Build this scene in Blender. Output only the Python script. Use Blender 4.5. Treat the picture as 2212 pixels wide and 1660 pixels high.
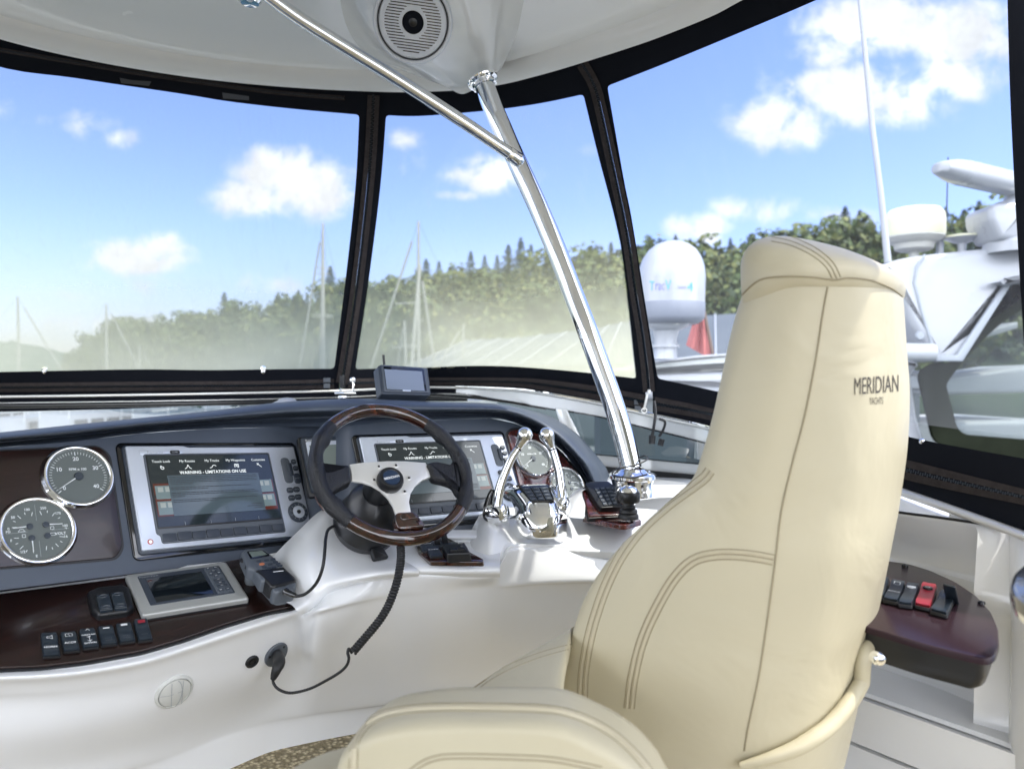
import bpy, bmesh, math, random
import numpy as np
from mathutils import Vector, Matrix
from mathutils.bvhtree import BVHTree
for o in list(bpy.data.objects): bpy.data.objects.remove(o)
SC = bpy.context.scene; COL = SC.collection
rnd = random.Random(7)
# ------------------------------------------------------------ camera, world, sun, exposure
F = 1600.0; PIT = math.atan(34/F); CZ = 0.90
cp, sp = math.cos(PIT), math.sin(PIT)
cd = bpy.data.cameras.new('camera'); cam = bpy.data.objects.new('camera', cd); COL.objects.link(cam)
cam.location = (0, 0, CZ); cam.rotation_euler = (math.pi/2-PIT, 0, 0)
cd.sensor_fit = 'HORIZONTAL'; cd.sensor_width = 36; cd.lens = 36*F/2212; cd.clip_start = .02; cd.clip_end = 6000
cd.dof.use_dof = True; cd.dof.focus_distance = 1.75; cd.dof.aperture_fstop = 3.3
SC.camera = cam
SC.view_settings.view_transform = 'Standard'; SC.view_settings.look = 'None'; SC.view_settings.gamma = 1
SC.view_settings.exposure = EXPO = 1.32
SUN_EL, SUN_AZ = math.radians(60), math.radians(95)      # azimuth clockwise from +Y
sd = bpy.data.lights.new('sun', 'SUN'); sd.energy = 2.0; sd.angle = math.radians(.6); sd.color = (1, .95, .87)
so = bpy.data.objects.new('sun', sd); COL.objects.link(so)
sdir = Vector((math.sin(SUN_AZ)*math.cos(SUN_EL), math.cos(SUN_AZ)*math.cos(SUN_EL), math.sin(SUN_EL)))
so.rotation_euler = sdir.to_track_quat('Z', 'Y').to_euler()

def NT(m): return m.node_tree.nodes, m.node_tree.links
def mth(n, l, op, a, b=None, c=None, clamp=False):
    m = n.new('ShaderNodeMath'); m.operation = op; m.use_clamp = clamp
    for i, x in enumerate((a, b, c)):
        if x is None: continue
        if isinstance(x, (int, float)): m.inputs[i].default_value = x
        else: l.new(x, m.inputs[i])
    return m.outputs[0]
def ramp(n, l, fac, stops):
    r = n.new('ShaderNodeValToRGB'); e = r.color_ramp.elements
    while len(e) < len(stops): e.new(.5)
    for i, (p, c) in enumerate(stops):
        e[i].position = p; e[i].color = (*c, 1) if len(c) == 3 else c
    l.new(fac, r.inputs[0]); return r.outputs[0]
def noise(n, l, vec, scale, detail=4, rough=.5, dist=0):
    t = n.new('ShaderNodeTexNoise'); t.inputs['Scale'].default_value = scale; t.inputs['Detail'].default_value = detail
    t.inputs['Roughness'].default_value = rough; t.inputs['Distortion'].default_value = dist
    if vec is not None: l.new(vec, t.inputs['Vector'])
    return t.outputs[0]
def mixc(n, l, fac, a, b, typ='MIX'):
    m = n.new('ShaderNodeMix'); m.data_type = 'RGBA'; m.blend_type = typ
    for s, x in ((m.inputs[0], fac), (m.inputs[6], a), (m.inputs[7], b)):
        if isinstance(x, (int, float)): s.default_value = x
        elif isinstance(x, tuple): s.default_value = (*x, 1)
        else: l.new(x, s)
    return m.outputs[2]
W = bpy.data.worlds.new('World'); SC.world = W; W.use_nodes = True
n, l = NT(W); n.clear()
sky = n.new('ShaderNodeTexSky'); sky.sky_type = 'NISHITA'; sky.sun_disc = False
sky.sun_elevation = SUN_EL; sky.sun_rotation = SUN_AZ; sky.air_density = 1.0; sky.dust_density = .6; sky.ozone_density = 2.0
tc = n.new('ShaderNodeTexCoord'); gen = tc.outputs['Generated']
sx = n.new('ShaderNodeSeparateXYZ'); l.new(gen, sx.inputs[0]); X_, Y_, Z_ = sx.outputs
ysafe = mth(n, l, 'MAXIMUM', Y_, .05)
gx = mth(n, l, 'DIVIDE', X_, ysafe); gz = mth(n, l, 'DIVIDE', Z_, ysafe)
cv = n.new('ShaderNodeCombineXYZ'); l.new(gx, cv.inputs[0]); l.new(gz, cv.inputs[1])
nz1 = noise(n, l, cv.outputs[0], 17, 9, .60, .35)
nz2 = noise(n, l, cv.outputs[0], 60, 6, .6)
def skydir(u, v):
    x = (u-1106)/F; y = cp - sp*(v-830)/F; z = -sp - cp*(v-830)/F
    return x/y, z/y
blobs = [(600,368,85,55,1),(665,405,110,55,1.05),(545,432,95,42,.9),(700,440,60,40,.6),(300,556,112,40,1.05),(345,545,60,42,1),(330,610,90,40,.45),
 (190,268,75,38,.55),(250,300,60,28,.5),(5,230,30,35,.5),(110,262,80,20,.3),(880,300,50,30,.62),(905,335,30,60,.35),(870,360,18,50,.35),(1055,378,95,38,.95),(990,420,45,14,.7),(1090,345,40,25,.5),(1265,325,35,25,.4),
 (1900,50,150,66,1.1),(2080,75,118,72,1.05),(1785,108,75,44,.75),(1870,205,180,60,1.1),(1700,262,108,56,1.0),(2070,168,100,50,.95),(1660,300,70,40,.5),(2190,60,60,60,.7),
 (1640,452,110,34,.75),(1510,492,75,38,.85),(1790,470,110,30,.6),(1380,330,50,25,.2),(250,700,260,26,.55),(600,610,120,32,.5),(680,590,60,30,.35),(100,640,200,18,.3)]
acc = None
for (u, v, ru, rv, a) in blobs:
    cx, cz = skydir(u, v)
    dx = mth(n, l, 'MULTIPLY', mth(n, l, 'SUBTRACT', gx, cx), F/ru)
    dz = mth(n, l, 'MULTIPLY', mth(n, l, 'SUBTRACT', gz, cz), F/rv)
    r2 = mth(n, l, 'ADD', mth(n, l, 'MULTIPLY', dx, dx), mth(n, l, 'MULTIPLY', dz, dz))
    g = mth(n, l, 'MULTIPLY', mth(n, l, 'EXPONENT', mth(n, l, 'MULTIPLY', r2, -.8)), a)
    acc = g if acc is None else mth(n, l, 'MAXIMUM', acc, g)
d1 = mth(n, l, 'MULTIPLY', mth(n, l, 'SUBTRACT', nz1, .5), 3.0)
d2 = mth(n, l, 'MULTIPLY', mth(n, l, 'SUBTRACT', nz2, .5), .5)
dens = mth(n, l, 'ADD', acc, mth(n, l, 'ADD', mth(n, l, 'MULTIPLY', d1, mth(n, l, 'MULTIPLY_ADD', acc, .8, .12)), mth(n, l, 'MULTIPLY', d2, acc)))
mask = n.new('ShaderNodeMapRange'); mask.interpolation_type = 'SMOOTHSTEP'; mask.inputs[1].default_value = .22; mask.inputs[2].default_value = .85
l.new(dens, mask.inputs[0])
front = n.new('ShaderNodeMapRange'); front.inputs[1].default_value = .3; front.inputs[2].default_value = .45; l.new(Y_, front.inputs[0])
nb = noise(n, l, gen, 2.6, 6, .6)
back = n.new('ShaderNodeMapRange'); back.interpolation_type = 'SMOOTHSTEP'; back.inputs[1].default_value = .40; back.inputs[2].default_value = .56; l.new(nb, back.inputs[0])
cm = n.new('ShaderNodeMix'); cm.data_type = 'FLOAT'
l.new(front.outputs[0], cm.inputs[0]); l.new(back.outputs[0], cm.inputs[2]); l.new(mask.outputs[0], cm.inputs[3])
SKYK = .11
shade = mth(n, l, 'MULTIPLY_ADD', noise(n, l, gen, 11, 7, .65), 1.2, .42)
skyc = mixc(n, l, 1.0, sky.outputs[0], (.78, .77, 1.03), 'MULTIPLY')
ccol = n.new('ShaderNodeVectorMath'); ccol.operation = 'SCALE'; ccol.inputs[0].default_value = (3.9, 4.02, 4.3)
bk2 = n.new('ShaderNodeMapRange'); bk2.inputs[1].default_value = .25; bk2.inputs[2].default_value = -.4; bk2.inputs[3].default_value = 1.0; bk2.inputs[4].default_value = 5.2; l.new(Y_, bk2.inputs[0])  # boosts unseen clouds behind the camera, added to brighten the interior
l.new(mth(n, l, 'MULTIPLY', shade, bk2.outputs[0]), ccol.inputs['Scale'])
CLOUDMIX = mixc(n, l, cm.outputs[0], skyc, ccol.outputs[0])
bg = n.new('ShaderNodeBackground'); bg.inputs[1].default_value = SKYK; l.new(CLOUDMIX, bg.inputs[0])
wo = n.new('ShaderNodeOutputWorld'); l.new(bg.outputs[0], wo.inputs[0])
# ------------------------------------------------------------ geometry helpers
def C2W(p): return Vector((p[0], p[1]*cp + p[2]*sp, -p[1]*sp + p[2]*cp + CZ))
def P(u, v, d): return C2W(((u-1106)/F*d, d, -(v-830)/F*d))
def RAY(u, v): return (P(u, v, 1) - cam.location).normalized()
def PZ(u, v, z):                       # point of the pixel's ray at height z
    r = RAY(u, v); return cam.location + r*((z-CZ)/r.z)
def DV(x, y, z): return Vector((x, y*cp+z*sp, -y*sp+z*cp))
def lerp(a, b, t): return a+(b-a)*t
def pl(x, pts):                         # piecewise linear
    if x <= pts[0][0]: return pts[0][1]
    for a, b in zip(pts, pts[1:]):
        if x <= b[0]: return lerp(a[1], b[1], (x-a[0])/(b[0]-a[0]))
    return pts[-1][1]
def cr(x, pts):                         # smooth (monotone-ish Catmull) interpolation
    xs = [p[0] for p in pts]; ys = [p[1] for p in pts]
    if x <= xs[0]: return ys[0]
    if x >= xs[-1]: return ys[-1]
    i = max(k for k in range(len(xs)) if xs[k] <= x)
    if i == len(xs)-1: return ys[-1]
    def sl(k):
        if k == 0: return (ys[1]-ys[0])/(xs[1]-xs[0])
        if k == len(xs)-1: return (ys[-1]-ys[-2])/(xs[-1]-xs[-2])
        a = (ys[k]-ys[k-1])/(xs[k]-xs[k-1]); b = (ys[k+1]-ys[k])/(xs[k+1]-xs[k])
        return 0 if a*b <= 0 else 2*a*b/(a+b)
    h = xs[i+1]-xs[i]; t = (x-xs[i])/h
    return (2*t**3-3*t*t+1)*ys[i]+(t**3-2*t*t+t)*h*sl(i)+(-2*t**3+3*t*t)*ys[i+1]+(t**3-t*t)*h*sl(i+1)
def spline(pts, k=8, closed=False):
    pts = [Vector(p) for p in pts]; N = len(pts); out = []
    for i in range(N if closed else N-1):
        g = lambda j: pts[j % N] if closed else pts[min(max(j, 0), N-1)]
        a, b, c, d = g(i-1), g(i), g(i+1), g(i+2)
        for s in range(k):
            t = s/k
            out.append(.5*((2*b)+(c-a)*t+(2*a-5*b+4*c-d)*t*t+(3*b-a-3*c+d)*t**3))
    if not closed: out.append(pts[-1].copy())
    return out
class Frame:
    def __init__(s, O, ex, ey, n=None):
        s.O = Vector(O); s.ex = Vector(ex).normalized(); s.ey = Vector(ey).normalized()
        s.n = Vector(n) if n is not None else s.ex.cross(s.ey).normalized()
        if n is None and s.n.dot(cam.location-s.O) < 0: s.n = -s.n
    def p(s, x, y, z=0): return s.O + s.ex*x + s.ey*y + s.n*z
    def hit(s, u, v, z=0):
        r = RAY(u, v); return cam.location + r*((s.O + s.n*z - cam.location).dot(s.n)/r.dot(s.n))
    def loc(s, u, v, z=0):
        q = s.hit(u, v, z) - s.O - s.n*z
        a, b, c = s.ex.dot(s.ex), s.ex.dot(s.ey), s.ey.dot(s.ey); e, f = q.dot(s.ex), q.dot(s.ey)
        D = a*c-b*b; return ((e*c-f*b)/D, (f*a-e*b)/D)
    def at(s, x, y, z=0, rot=0):
        c, w = math.cos(rot), math.sin(rot)
        return Frame(s.p(x, y, z), s.ex*c+s.ey*w, s.ey*c-s.ex*w, s.n)
    def pts(s, uv, z=0): return [s.loc(u, v, z) for u, v in uv]
def para(q, w=None, d0=None):           # rectangle in space seen as the quad TL,TR,BR,BL
    r = [np.array(P(u, v, 1)-cam.location) for u, v in q]
    s = np.linalg.solve(np.array([r[1], -r[2], r[3]]).T, r[0]); d = [1, *s]
    p = [Vector(r[i]*d[i]) for i in range(4)]
    k = (w/(p[1]-p[0]).length) if w else d0
    p = [x*k for x in p]; ex = p[1]-p[0]; ey = p[3]-p[0]
    f = Frame(cam.location+p[0], ex, ey); f.w = ex.length; f.h = ey.length
    return f
def zc(x0, y0, s):                      # zoom picture -> overview pixels
    return lambda x, y: ((x0+x/s)*.95965, (y0+y/s)*.95965)
z1 = zc(0, 880, 3.16); z2 = zc(0, 1230, 3.16); z3 = zc(520, 880, 3.6867); z4 = zc(1050, 900, 4.369); z5 = zc(540, 1200, 3.132)
zg = zc(0, 1040, 5.821); zt = zc(880, 1180, 3.6867); zs = zc(820, 0, 6.703); zn = zc(1850, 350, 2.371); zr = zc(1850, 950, 2.128)
zp = zc(600, 780, 4.424); zq = zc(1300, 780, 4.15); zm = zc(1100, 500, 2.767); zw = zc(1050, 100, 4.916); ze = zc(1200, 1100, 2.635)
def Z(f, pts): return [f(*p) for p in pts]

MATS = {}
class MB:
    def __init__(s): s.v = []; s.f = []; s.m = []; s.sm = []; s.mats = []; s.cur = 0
    def mat(s, m):
        if m not in s.mats: s.mats.append(m)
        s.cur = s.mats.index(m); return s
    def add(s, vs, fs, smooth=True):
        b = len(s.v); s.v += [Vector(x) for x in vs]
        for f in fs: s.f.append([b+i for i in f]); s.m.append(s.cur); s.sm.append(smooth)
        return s
    def rings(s, rings, closed=True, cap0=False, cap1=False):
        N = len(rings[0]); vs = [p for r in rings for p in r]; fs = []
        for i in range(len(rings)-1):
            for j in range(N if closed else N-1):
                k = (j+1) % N; fs.append([i*N+j, i*N+k, (i+1)*N+k, (i+1)*N+j])
        if cap0: fs.append(list(range(N))[::-1])
        if cap1: fs.append([(len(rings)-1)*N+j for j in range(N)])
        return s.add(vs, fs)
    def tube(s, pts, r, res=10, caps=True, flat=1, closed=False):
        pts = [Vector(p) for p in pts]; N = len(pts); R = r if hasattr(r, '__len__') else [r]*N
        T = []
        for i in range(N):
            a = pts[(i-1) % N if closed else max(i-1, 0)]; b = pts[(i+1) % N if closed else min(i+1, N-1)]
            T.append((b-a).normalized() if (b-a).length > 1e-9 else Vector((0, 0, 1)))
        up = T[0].orthogonal().normalized(); rings = []
        for i in range(N):
            up = (up - T[i]*up.dot(T[i])).normalized(); sd_ = T[i].cross(up)
            rings.append([pts[i]+(up*math.cos(2*math.pi*k/res)+sd_*math.sin(2*math.pi*k/res)*flat)*R[i] for k in range(res)])
        if closed: rings.append(rings[0]); return s.rings(rings)
        return s.rings(rings, True, caps, caps)
    def prism(s, fr, out, z0, z1, bev=0, segs=3):
        out = [Vector((x, y)) for x, y in out]; N = len(out)
        ar = sum(out[i].x*out[(i+1) % N].y-out[(i+1) % N].x*out[i].y for i in range(N))
        sg = 1 if ar > 0 else -1; nr = []
        for i in range(N):
            a = (out[i]-out[i-1]); b = (out[(i+1) % N]-out[i])
            if a.length < 1e-9: a = b
            if b.length < 1e-9: b = a
            a.normalize(); b.normalize()
            na = Vector((a.y, -a.x))*sg; nb_ = Vector((b.y, -b.x))*sg; m = (na+nb_)
            m = m/max(m.length_squared/2, .25) if m.length > 1e-6 else na
            nr.append(m)
        rings = [[fr.p(p.x, p.y, z0) for p in out]]
        if bev > 0:
            for k in range(segs+1):
                t = math.pi/2*k/segs; o = bev*(1-math.cos(t)); z = z1-bev+bev*math.sin(t)
                rings.append([fr.p(p.x-q.x*o, p.y-q.y*o, z) for p, q in zip(out, nr)])
        else: rings.append([fr.p(p.x, p.y, z1) for p in out])
        return s.rings(rings, True, True, True)
    def rbox(s, fr, x0, y0, x1, y1, z0, z1, r=.002, bev=.001, segs=3):
        return s.prism(fr, rrect(x0, y0, x1, y1, r), z0, z1, bev, segs)
    def lathe(s, fr, prof, x=0, y=0, res=40, sx=1, sy=1, a0=0, a1=2*math.pi):
        full = abs(a1-a0-2*math.pi) < 1e-6
        rings = [[fr.p(x+r*sx*math.cos(a0+(a1-a0)*k/res), y+r*sy*math.sin(a0+(a1-a0)*k/res), z) for k in range(res if full else res+1)] for r, z in prof]
        return s.rings(rings, full)
    def disk(s, fr, x, y, r, z, res=32):
        return s.add([fr.p(x+r*math.cos(2*math.pi*k/res), y+r*math.sin(2*math.pi*k/res), z) for k in range(res)], [list(range(res))], False)
    def poly(s, fr, pts, z): return s.add([fr.p(x, y, z) for x, y in pts], [list(range(len(pts)))], False)
    def line(s, fr, a, b, w, z):
        a, b = Vector(a), Vector(b); d = (b-a).normalized(); q = Vector((-d.y, d.x))*w/2
        return s.poly(fr, [a-q, b-q, b+q, a+q], z)
    def path(s, fr, pts, w, z):
        for a, b in zip(pts, pts[1:]): s.line(fr, a, b, w, z)
        return s
    def text(s, fr, txt, x, y, size, z, rot=0, align='CENTER', sx=1, bold=0):
        me = textmesh(txt, align, bold); c, w = math.cos(rot), math.sin(rot)
        vs = []
        for v in me[0]:
            a, b = v[0]*size*sx, -v[1]*size; vs.append(fr.p(x+a*c-b*w, y+a*w+b*c, z))
        return s.add(vs, me[1], False)
    def build(s, name, parent=None, root=None, mat=None, sharp=38, label=None, fix=True):
        me = bpy.data.meshes.new(name); org = Vector((0, 0, 0))
        r = parent
        while r is not None and r.parent is not None: r = r.parent
        if r is not None: org = Vector(r.location)
        elif root is not None: org = Vector(root)
        me.from_pydata([tuple(v-org) for v in s.v], [], s.f)
        for m in (s.mats or [mat]): me.materials.append(m)
        if s.mats: me.polygons.foreach_set('material_index', s.m)
        if fix:
            bm = bmesh.new(); bm.from_mesh(me); bmesh.ops.recalc_face_normals(bm, faces=bm.faces); bm.to_mesh(me); bm.free()
        me.polygons.foreach_set('use_smooth', s.sm); me.set_sharp_from_angle(angle=math.radians(sharp))
        me.update()
        o = bpy.data.objects.new(name, me); COL.objects.link(o); o.parent = parent
        if parent is None: o.location = org
        if label: o['label'] = label
        return o
_tc = {}
def textmesh(txt, align='CENTER', bold=0):
    k = (txt, align, bold)
    if k not in _tc:
        c = bpy.data.curves.new('t', 'FONT'); c.body = txt; c.align_x = align; c.align_y = 'CENTER'; c.size = 1; c.offset = bold; c.resolution_u = 3
        o = bpy.data.objects.new('t', c); COL.objects.link(o)
        dg = bpy.context.evaluated_depsgraph_get(); m = bpy.data.meshes.new_from_object(o.evaluated_get(dg))
        _tc[k] = ([tuple(v.co) for v in m.vertices], [list(p.vertices) for p in m.polygons])
        bpy.data.objects.remove(o); bpy.data.curves.remove(c); bpy.data.meshes.remove(m)
    return _tc[k]
def rrect(x0, y0, x1, y1, r, k=5):
    r = min(r, (x1-x0)/2*.999, (y1-y0)/2*.999); out = []
    for cx, cy, a in ((x1-r, y1-r, 0), (x0+r, y1-r, 90), (x0+r, y0+r, 180), (x1-r, y0+r, 270)):
        for i in range(k+1):
            t = math.radians(a+90*i/k); out.append((cx+r*math.cos(t), cy+r*math.sin(t)))
    return out
def rpoly(pts, r, k=4):                 # polygon with rounded corners
    pts = [Vector((x, y)) for x, y in pts]; N = len(pts); out = []
    for i in range(N):
        a, b, c = pts[i-1], pts[i], pts[(i+1) % N]
        d = min(r, (a-b).length*.45, (c-b).length*.45); p0 = b+(a-b).normalized()*d; p2 = b+(c-b).normalized()*d
        for s in range(k+1):
            t = s/k; out.append(tuple((1-t)**2*p0+2*t*(1-t)*b+t*t*p2))
    return out
def thing(name, label, cat, loc, group=None):
    o = bpy.data.objects.new(name, None); COL.objects.link(o); o.location = loc; o.empty_display_size = .02
    o['label'] = label; o['category'] = cat
    if group: o['group'] = group
    return o
def tag(o, label=None, cat=None, group=None, kind=None):
    for k, v in (('label', label), ('category', cat), ('group', group), ('kind', kind)):
        if v: o[k] = v
    return o
def surfgrid(rows, k=6, kc=6):          # smooth surface through a net of points
    rows = [spline(r, kc) for r in rows]; N = len(rows[0]); cols = [spline([r[j] for r in rows], k) for j in range(N)]
    M = len(cols[0]); return [[cols[j][i] for j in range(N)] for i in range(M)]
def bvh(*obs):
    vs, fs = [], []
    for o in obs:
        b = len(vs); mw = Matrix.Translation(o.location if o.parent is None else root_of(o).location)
        vs += [mw @ v.co for v in o.data.vertices]; fs += [[b+i for i in p.vertices] for p in o.data.polygons]
    return BVHTree.FromPolygons(vs, fs)
def root_of(o):
    while o.parent is not None: o = o.parent
    return o
def cast(t, u, v, off=0):
    r = RAY(u, v); h = t.ray_cast(cam.location, r)
    if h[0] is None: return None
    nn = h[1]; nn = nn if nn.dot(r) < 0 else -nn
    return h[0]+nn*off
def trace(t, uv, off=0, k=5, smooth=True):
    q = spline([(u, v, 0) for u, v in uv], k) if smooth else [Vector((u, v, 0)) for u, v in uv]
    return [c for c in (cast(t, p.x, p.y, off) for p in q) if c is not None]
# ------------------------------------------------------------ materials
def mk(name, col, rough=.5, metal=0, coat=0, bump=None, var=None, ior=1.5, spec=.5, sheen=0, coords='Object'):
    m = bpy.data.materials.new(name); m.use_nodes = True; n, l = NT(m); b = n['Principled BSDF']
    b.inputs['Base Color'].default_value = (*col, 1); b.inputs['Roughness'].default_value = rough; b.inputs['Metallic'].default_value = metal
    b.inputs['Coat Weight'].default_value = coat; b.inputs['Coat Roughness'].default_value = .04; b.inputs['IOR'].default_value = ior
    b.inputs['Specular IOR Level'].default_value = spec; b.inputs['Sheen Weight'].default_value = sheen
    t = n.new('ShaderNodeTexCoord'); vec = t.outputs[coords]
    if var:
        sc, amt = var; q = noise(n, l, vec, sc, 5, .6)
        c = ramp(n, l, q, [(.3, tuple(x*(1-amt) for x in col)), (.7, tuple(min(1, x*(1+amt)) for x in col))]); l.new(c, b.inputs['Base Color'])
        rr = n.new('ShaderNodeMapRange'); rr.inputs[3].default_value = rough*.8; rr.inputs[4].default_value = min(1, rough*1.25); l.new(q, rr.inputs[0]); l.new(rr.outputs[0], b.inputs['Roughness'])
    if bump:
        sc, st, dist = bump[:3]; q = noise(n, l, vec, sc, 3, .5)
        bp = n.new('ShaderNodeBump'); bp.inputs['Strength'].default_value = st; bp.inputs['Distance'].default_value = dist; l.new(q, bp.inputs['Height']); l.new(bp.outputs[0], b.inputs['Normal'])
        if coat: l.new(bp.outputs[0], b.inputs['Coat Normal'])
    MATS[name] = m; return m
def S(r, g, b): return tuple(((x/255+.055)/1.055)**2.4 if x > 10 else x/255/12.92 for x in (r, g, b))
gel = mk('white_gelcoat', (.80, .815, .825), .22, 0, .6, (3, .25, .004), (1.5, .03))
gel_top = mk('hardtop_gelcoat', (.87, .875, .87), .25, 0, .5, (2.5, .35, .006), (1.2, .03))
plas = mk('dash_plastic', (.058, .074, .102), .42, 0, 0, (420, .25, .0006), (8, .08))
blackp = mk('black_plastic', (.008, .009, .011), .35, 0, 0, (300, .1, .0003))
blackg = mk('gloss_black', (.004, .005, .007), .08, 0, .5)
rubber = mk('black_rubber', (.012, .013, .015), .5)
greyp = mk('grey_plastic', (.09, .105, .125), .42, 0, 0, (300, .1, .0003))
midgrey = mk('button_plastic', (.035, .045, .062), .4)
switchp = mk('switch_plastic', (.018, .027, .038), .32, 0, .2)
silver = mk('silver_bezel', (.60, .65, .73), .30, .3, .1, None, (6, .04))
silver2 = mk('champagne_bezel', (.36, .37, .36), .35, .3, .1)
chrome = mk('chrome', (.93, .94, .95), .035, 1, 0, None, None)
steel = mk('polished_steel', (.78, .81, .85), .06, 1)
alu = mk('satin_aluminium', (.78, .78, .76), .34, .55, 0, (60, .1, .0003))
framew = mk('windscreen_frame', (.78, .8, .8), .22, .35, .4)
canvas = mk('navy_canvas', (.0035, .005, .010), .75, 0, 0, (900, .4, .0006), None, 1.4, .25)
tape = mk('zipper_tape', (.042, .036, .036), .85, 0, 0, (500, .5, .0008), (60, .25), 1.4, .2)
teeth = mk('zipper_teeth', (.012, .02, .03), .35)
white = mk('white_marking', (.8, .82, .83), .5)
dimw = mk('dim_marking', (.35, .38, .4), .5)
red = mk('red_plastic', (.32, .02, .035), .3, 0, .3)
orange = mk('orange_button', (.5, .17, .08), .4)
whitepaint = mk('boat_white', (.38, .395, .43), .28, 0, .4, None, (1.2, .07))
cream_fg = mk('aged_cream_plastic', (.72, .70, .52), .4, 0, 0, None, (5, .05))
gauge_f = mk('gauge_face', (.125, .14, .135), .5)
screenb = mk('screen_black', (.006, .009, .012), .06, 0, .3)
flag_r = mk('red_flag_cloth', (.42, .12, .11), .9)
ventw = mk('vent_white', (.60, .61, .58), .4)
granite = mk('dark_speckled_stone', (.02, .022, .028), .12, 0, .5, None, (400, .8))
def leather(name, col, rough, cell, st, dist=.0006, wr=None):
    m = mk(name, col, rough); n, l = NT(m); b = n['Principled BSDF']; t = n.new('ShaderNodeTexCoord')
    v = n.new('ShaderNodeTexVoronoi'); v.inputs['Scale'].default_value = cell; l.new(t.outputs['Object'], v.inputs['Vector'])
    bp = n.new('ShaderNodeBump'); bp.inputs['Strength'].default_value = st; bp.inputs['Distance'].default_value = dist; l.new(v.outputs['Distance'], bp.inputs['Height'])
    if wr:
        q = noise(n, l, t.outputs['Object'], wr[0], 3, .5, .6); b2 = n.new('ShaderNodeBump'); b2.inputs['Strength'].default_value = wr[1]; b2.inputs['Distance'].default_value = wr[2]
        l.new(q, b2.inputs['Height']); l.new(bp.outputs[0], b2.inputs['Normal']); l.new(b2.outputs[0], b.inputs['Normal'])
        c = ramp(n, l, noise(n, l, t.outputs['Object'], 3, 4), [(.3, tuple(x*.94 for x in col)), (.7, col)]); l.new(c, b.inputs['Base Color'])
    else: l.new(bp.outputs[0], b.inputs['Normal'])
    return m
perf = leather('perforated_black_leather', (.006, .007, .010), .26, 420, 1.0, -.0014)
cream = leather('cream_vinyl', (.52, .475, .34), .38, 900, .15, .0005, (7, .5, .012))
cream.node_tree.nodes['Principled BSDF'].inputs['Specular IOR Level'].default_value = .28
creaml = leather('seat_piping', (.49, .44, .31), .4, 900, .12, .0004)
stitch = mk('stitched_seam', (.30, .26, .17), .7)
def wood(name, c0, c1, c2, sc, rough=.12, stretch=(1, 1, 1), coat=1):
    m = mk(name, c1, rough, 0, coat); n, l = NT(m); b = n['Principled BSDF']; t = n.new('ShaderNodeTexCoord')
    mp = n.new('ShaderNodeMapping'); mp.inputs['Scale'].default_value = stretch; mp.inputs['Rotation'].default_value = (.3, .2, .8); l.new(t.outputs['Object'], mp.inputs[0])
    q = noise(n, l, mp.outputs[0], sc, 7, .65, 1.2); l.new(ramp(n, l, q, [(.32, c0), (.5, c1), (.68, c2)]), b.inputs['Base Color'])
    return m
rosewood = wood('dark_rosewood', (.010, .005, .004), (.016, .007, .006), (.026, .010, .008), 14, .26, (1, 1, 9), .12)
redwood = wood('red_mahogany', (.035, .008, .007), (.07, .016, .014), (.11, .03, .022), 10, .1, (1, 6, 1))
burl = wood('burl_walnut', (.004, .002, .002), (.020, .006, .004), (.085, .022, .009), 55, .1, (1, 1, 1))
def m_carpet():
    m = mk('tan_carpet', (.3, .25, .16), .95); n, l = NT(m); b = n['Principled BSDF']; t = n.new('ShaderNodeTexCoord')
    v = n.new('ShaderNodeTexVoronoi'); v.inputs['Scale'].default_value = 95; l.new(t.outputs['Object'], v.inputs['Vector'])
    c = ramp(n, l, v.outputs['Distance'], [(.1, (.66, .57, .38)), (.6, (.24, .20, .12))]); l.new(c, b.inputs['Base Color'])
    bp = n.new('ShaderNodeBump'); bp.inputs['Distance'].default_value = -.008; l.new(v.outputs['Distance'], bp.inputs['Height']); l.new(bp.outputs[0], b.inputs['Normal']); return m
carpet = m_carpet()
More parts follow.
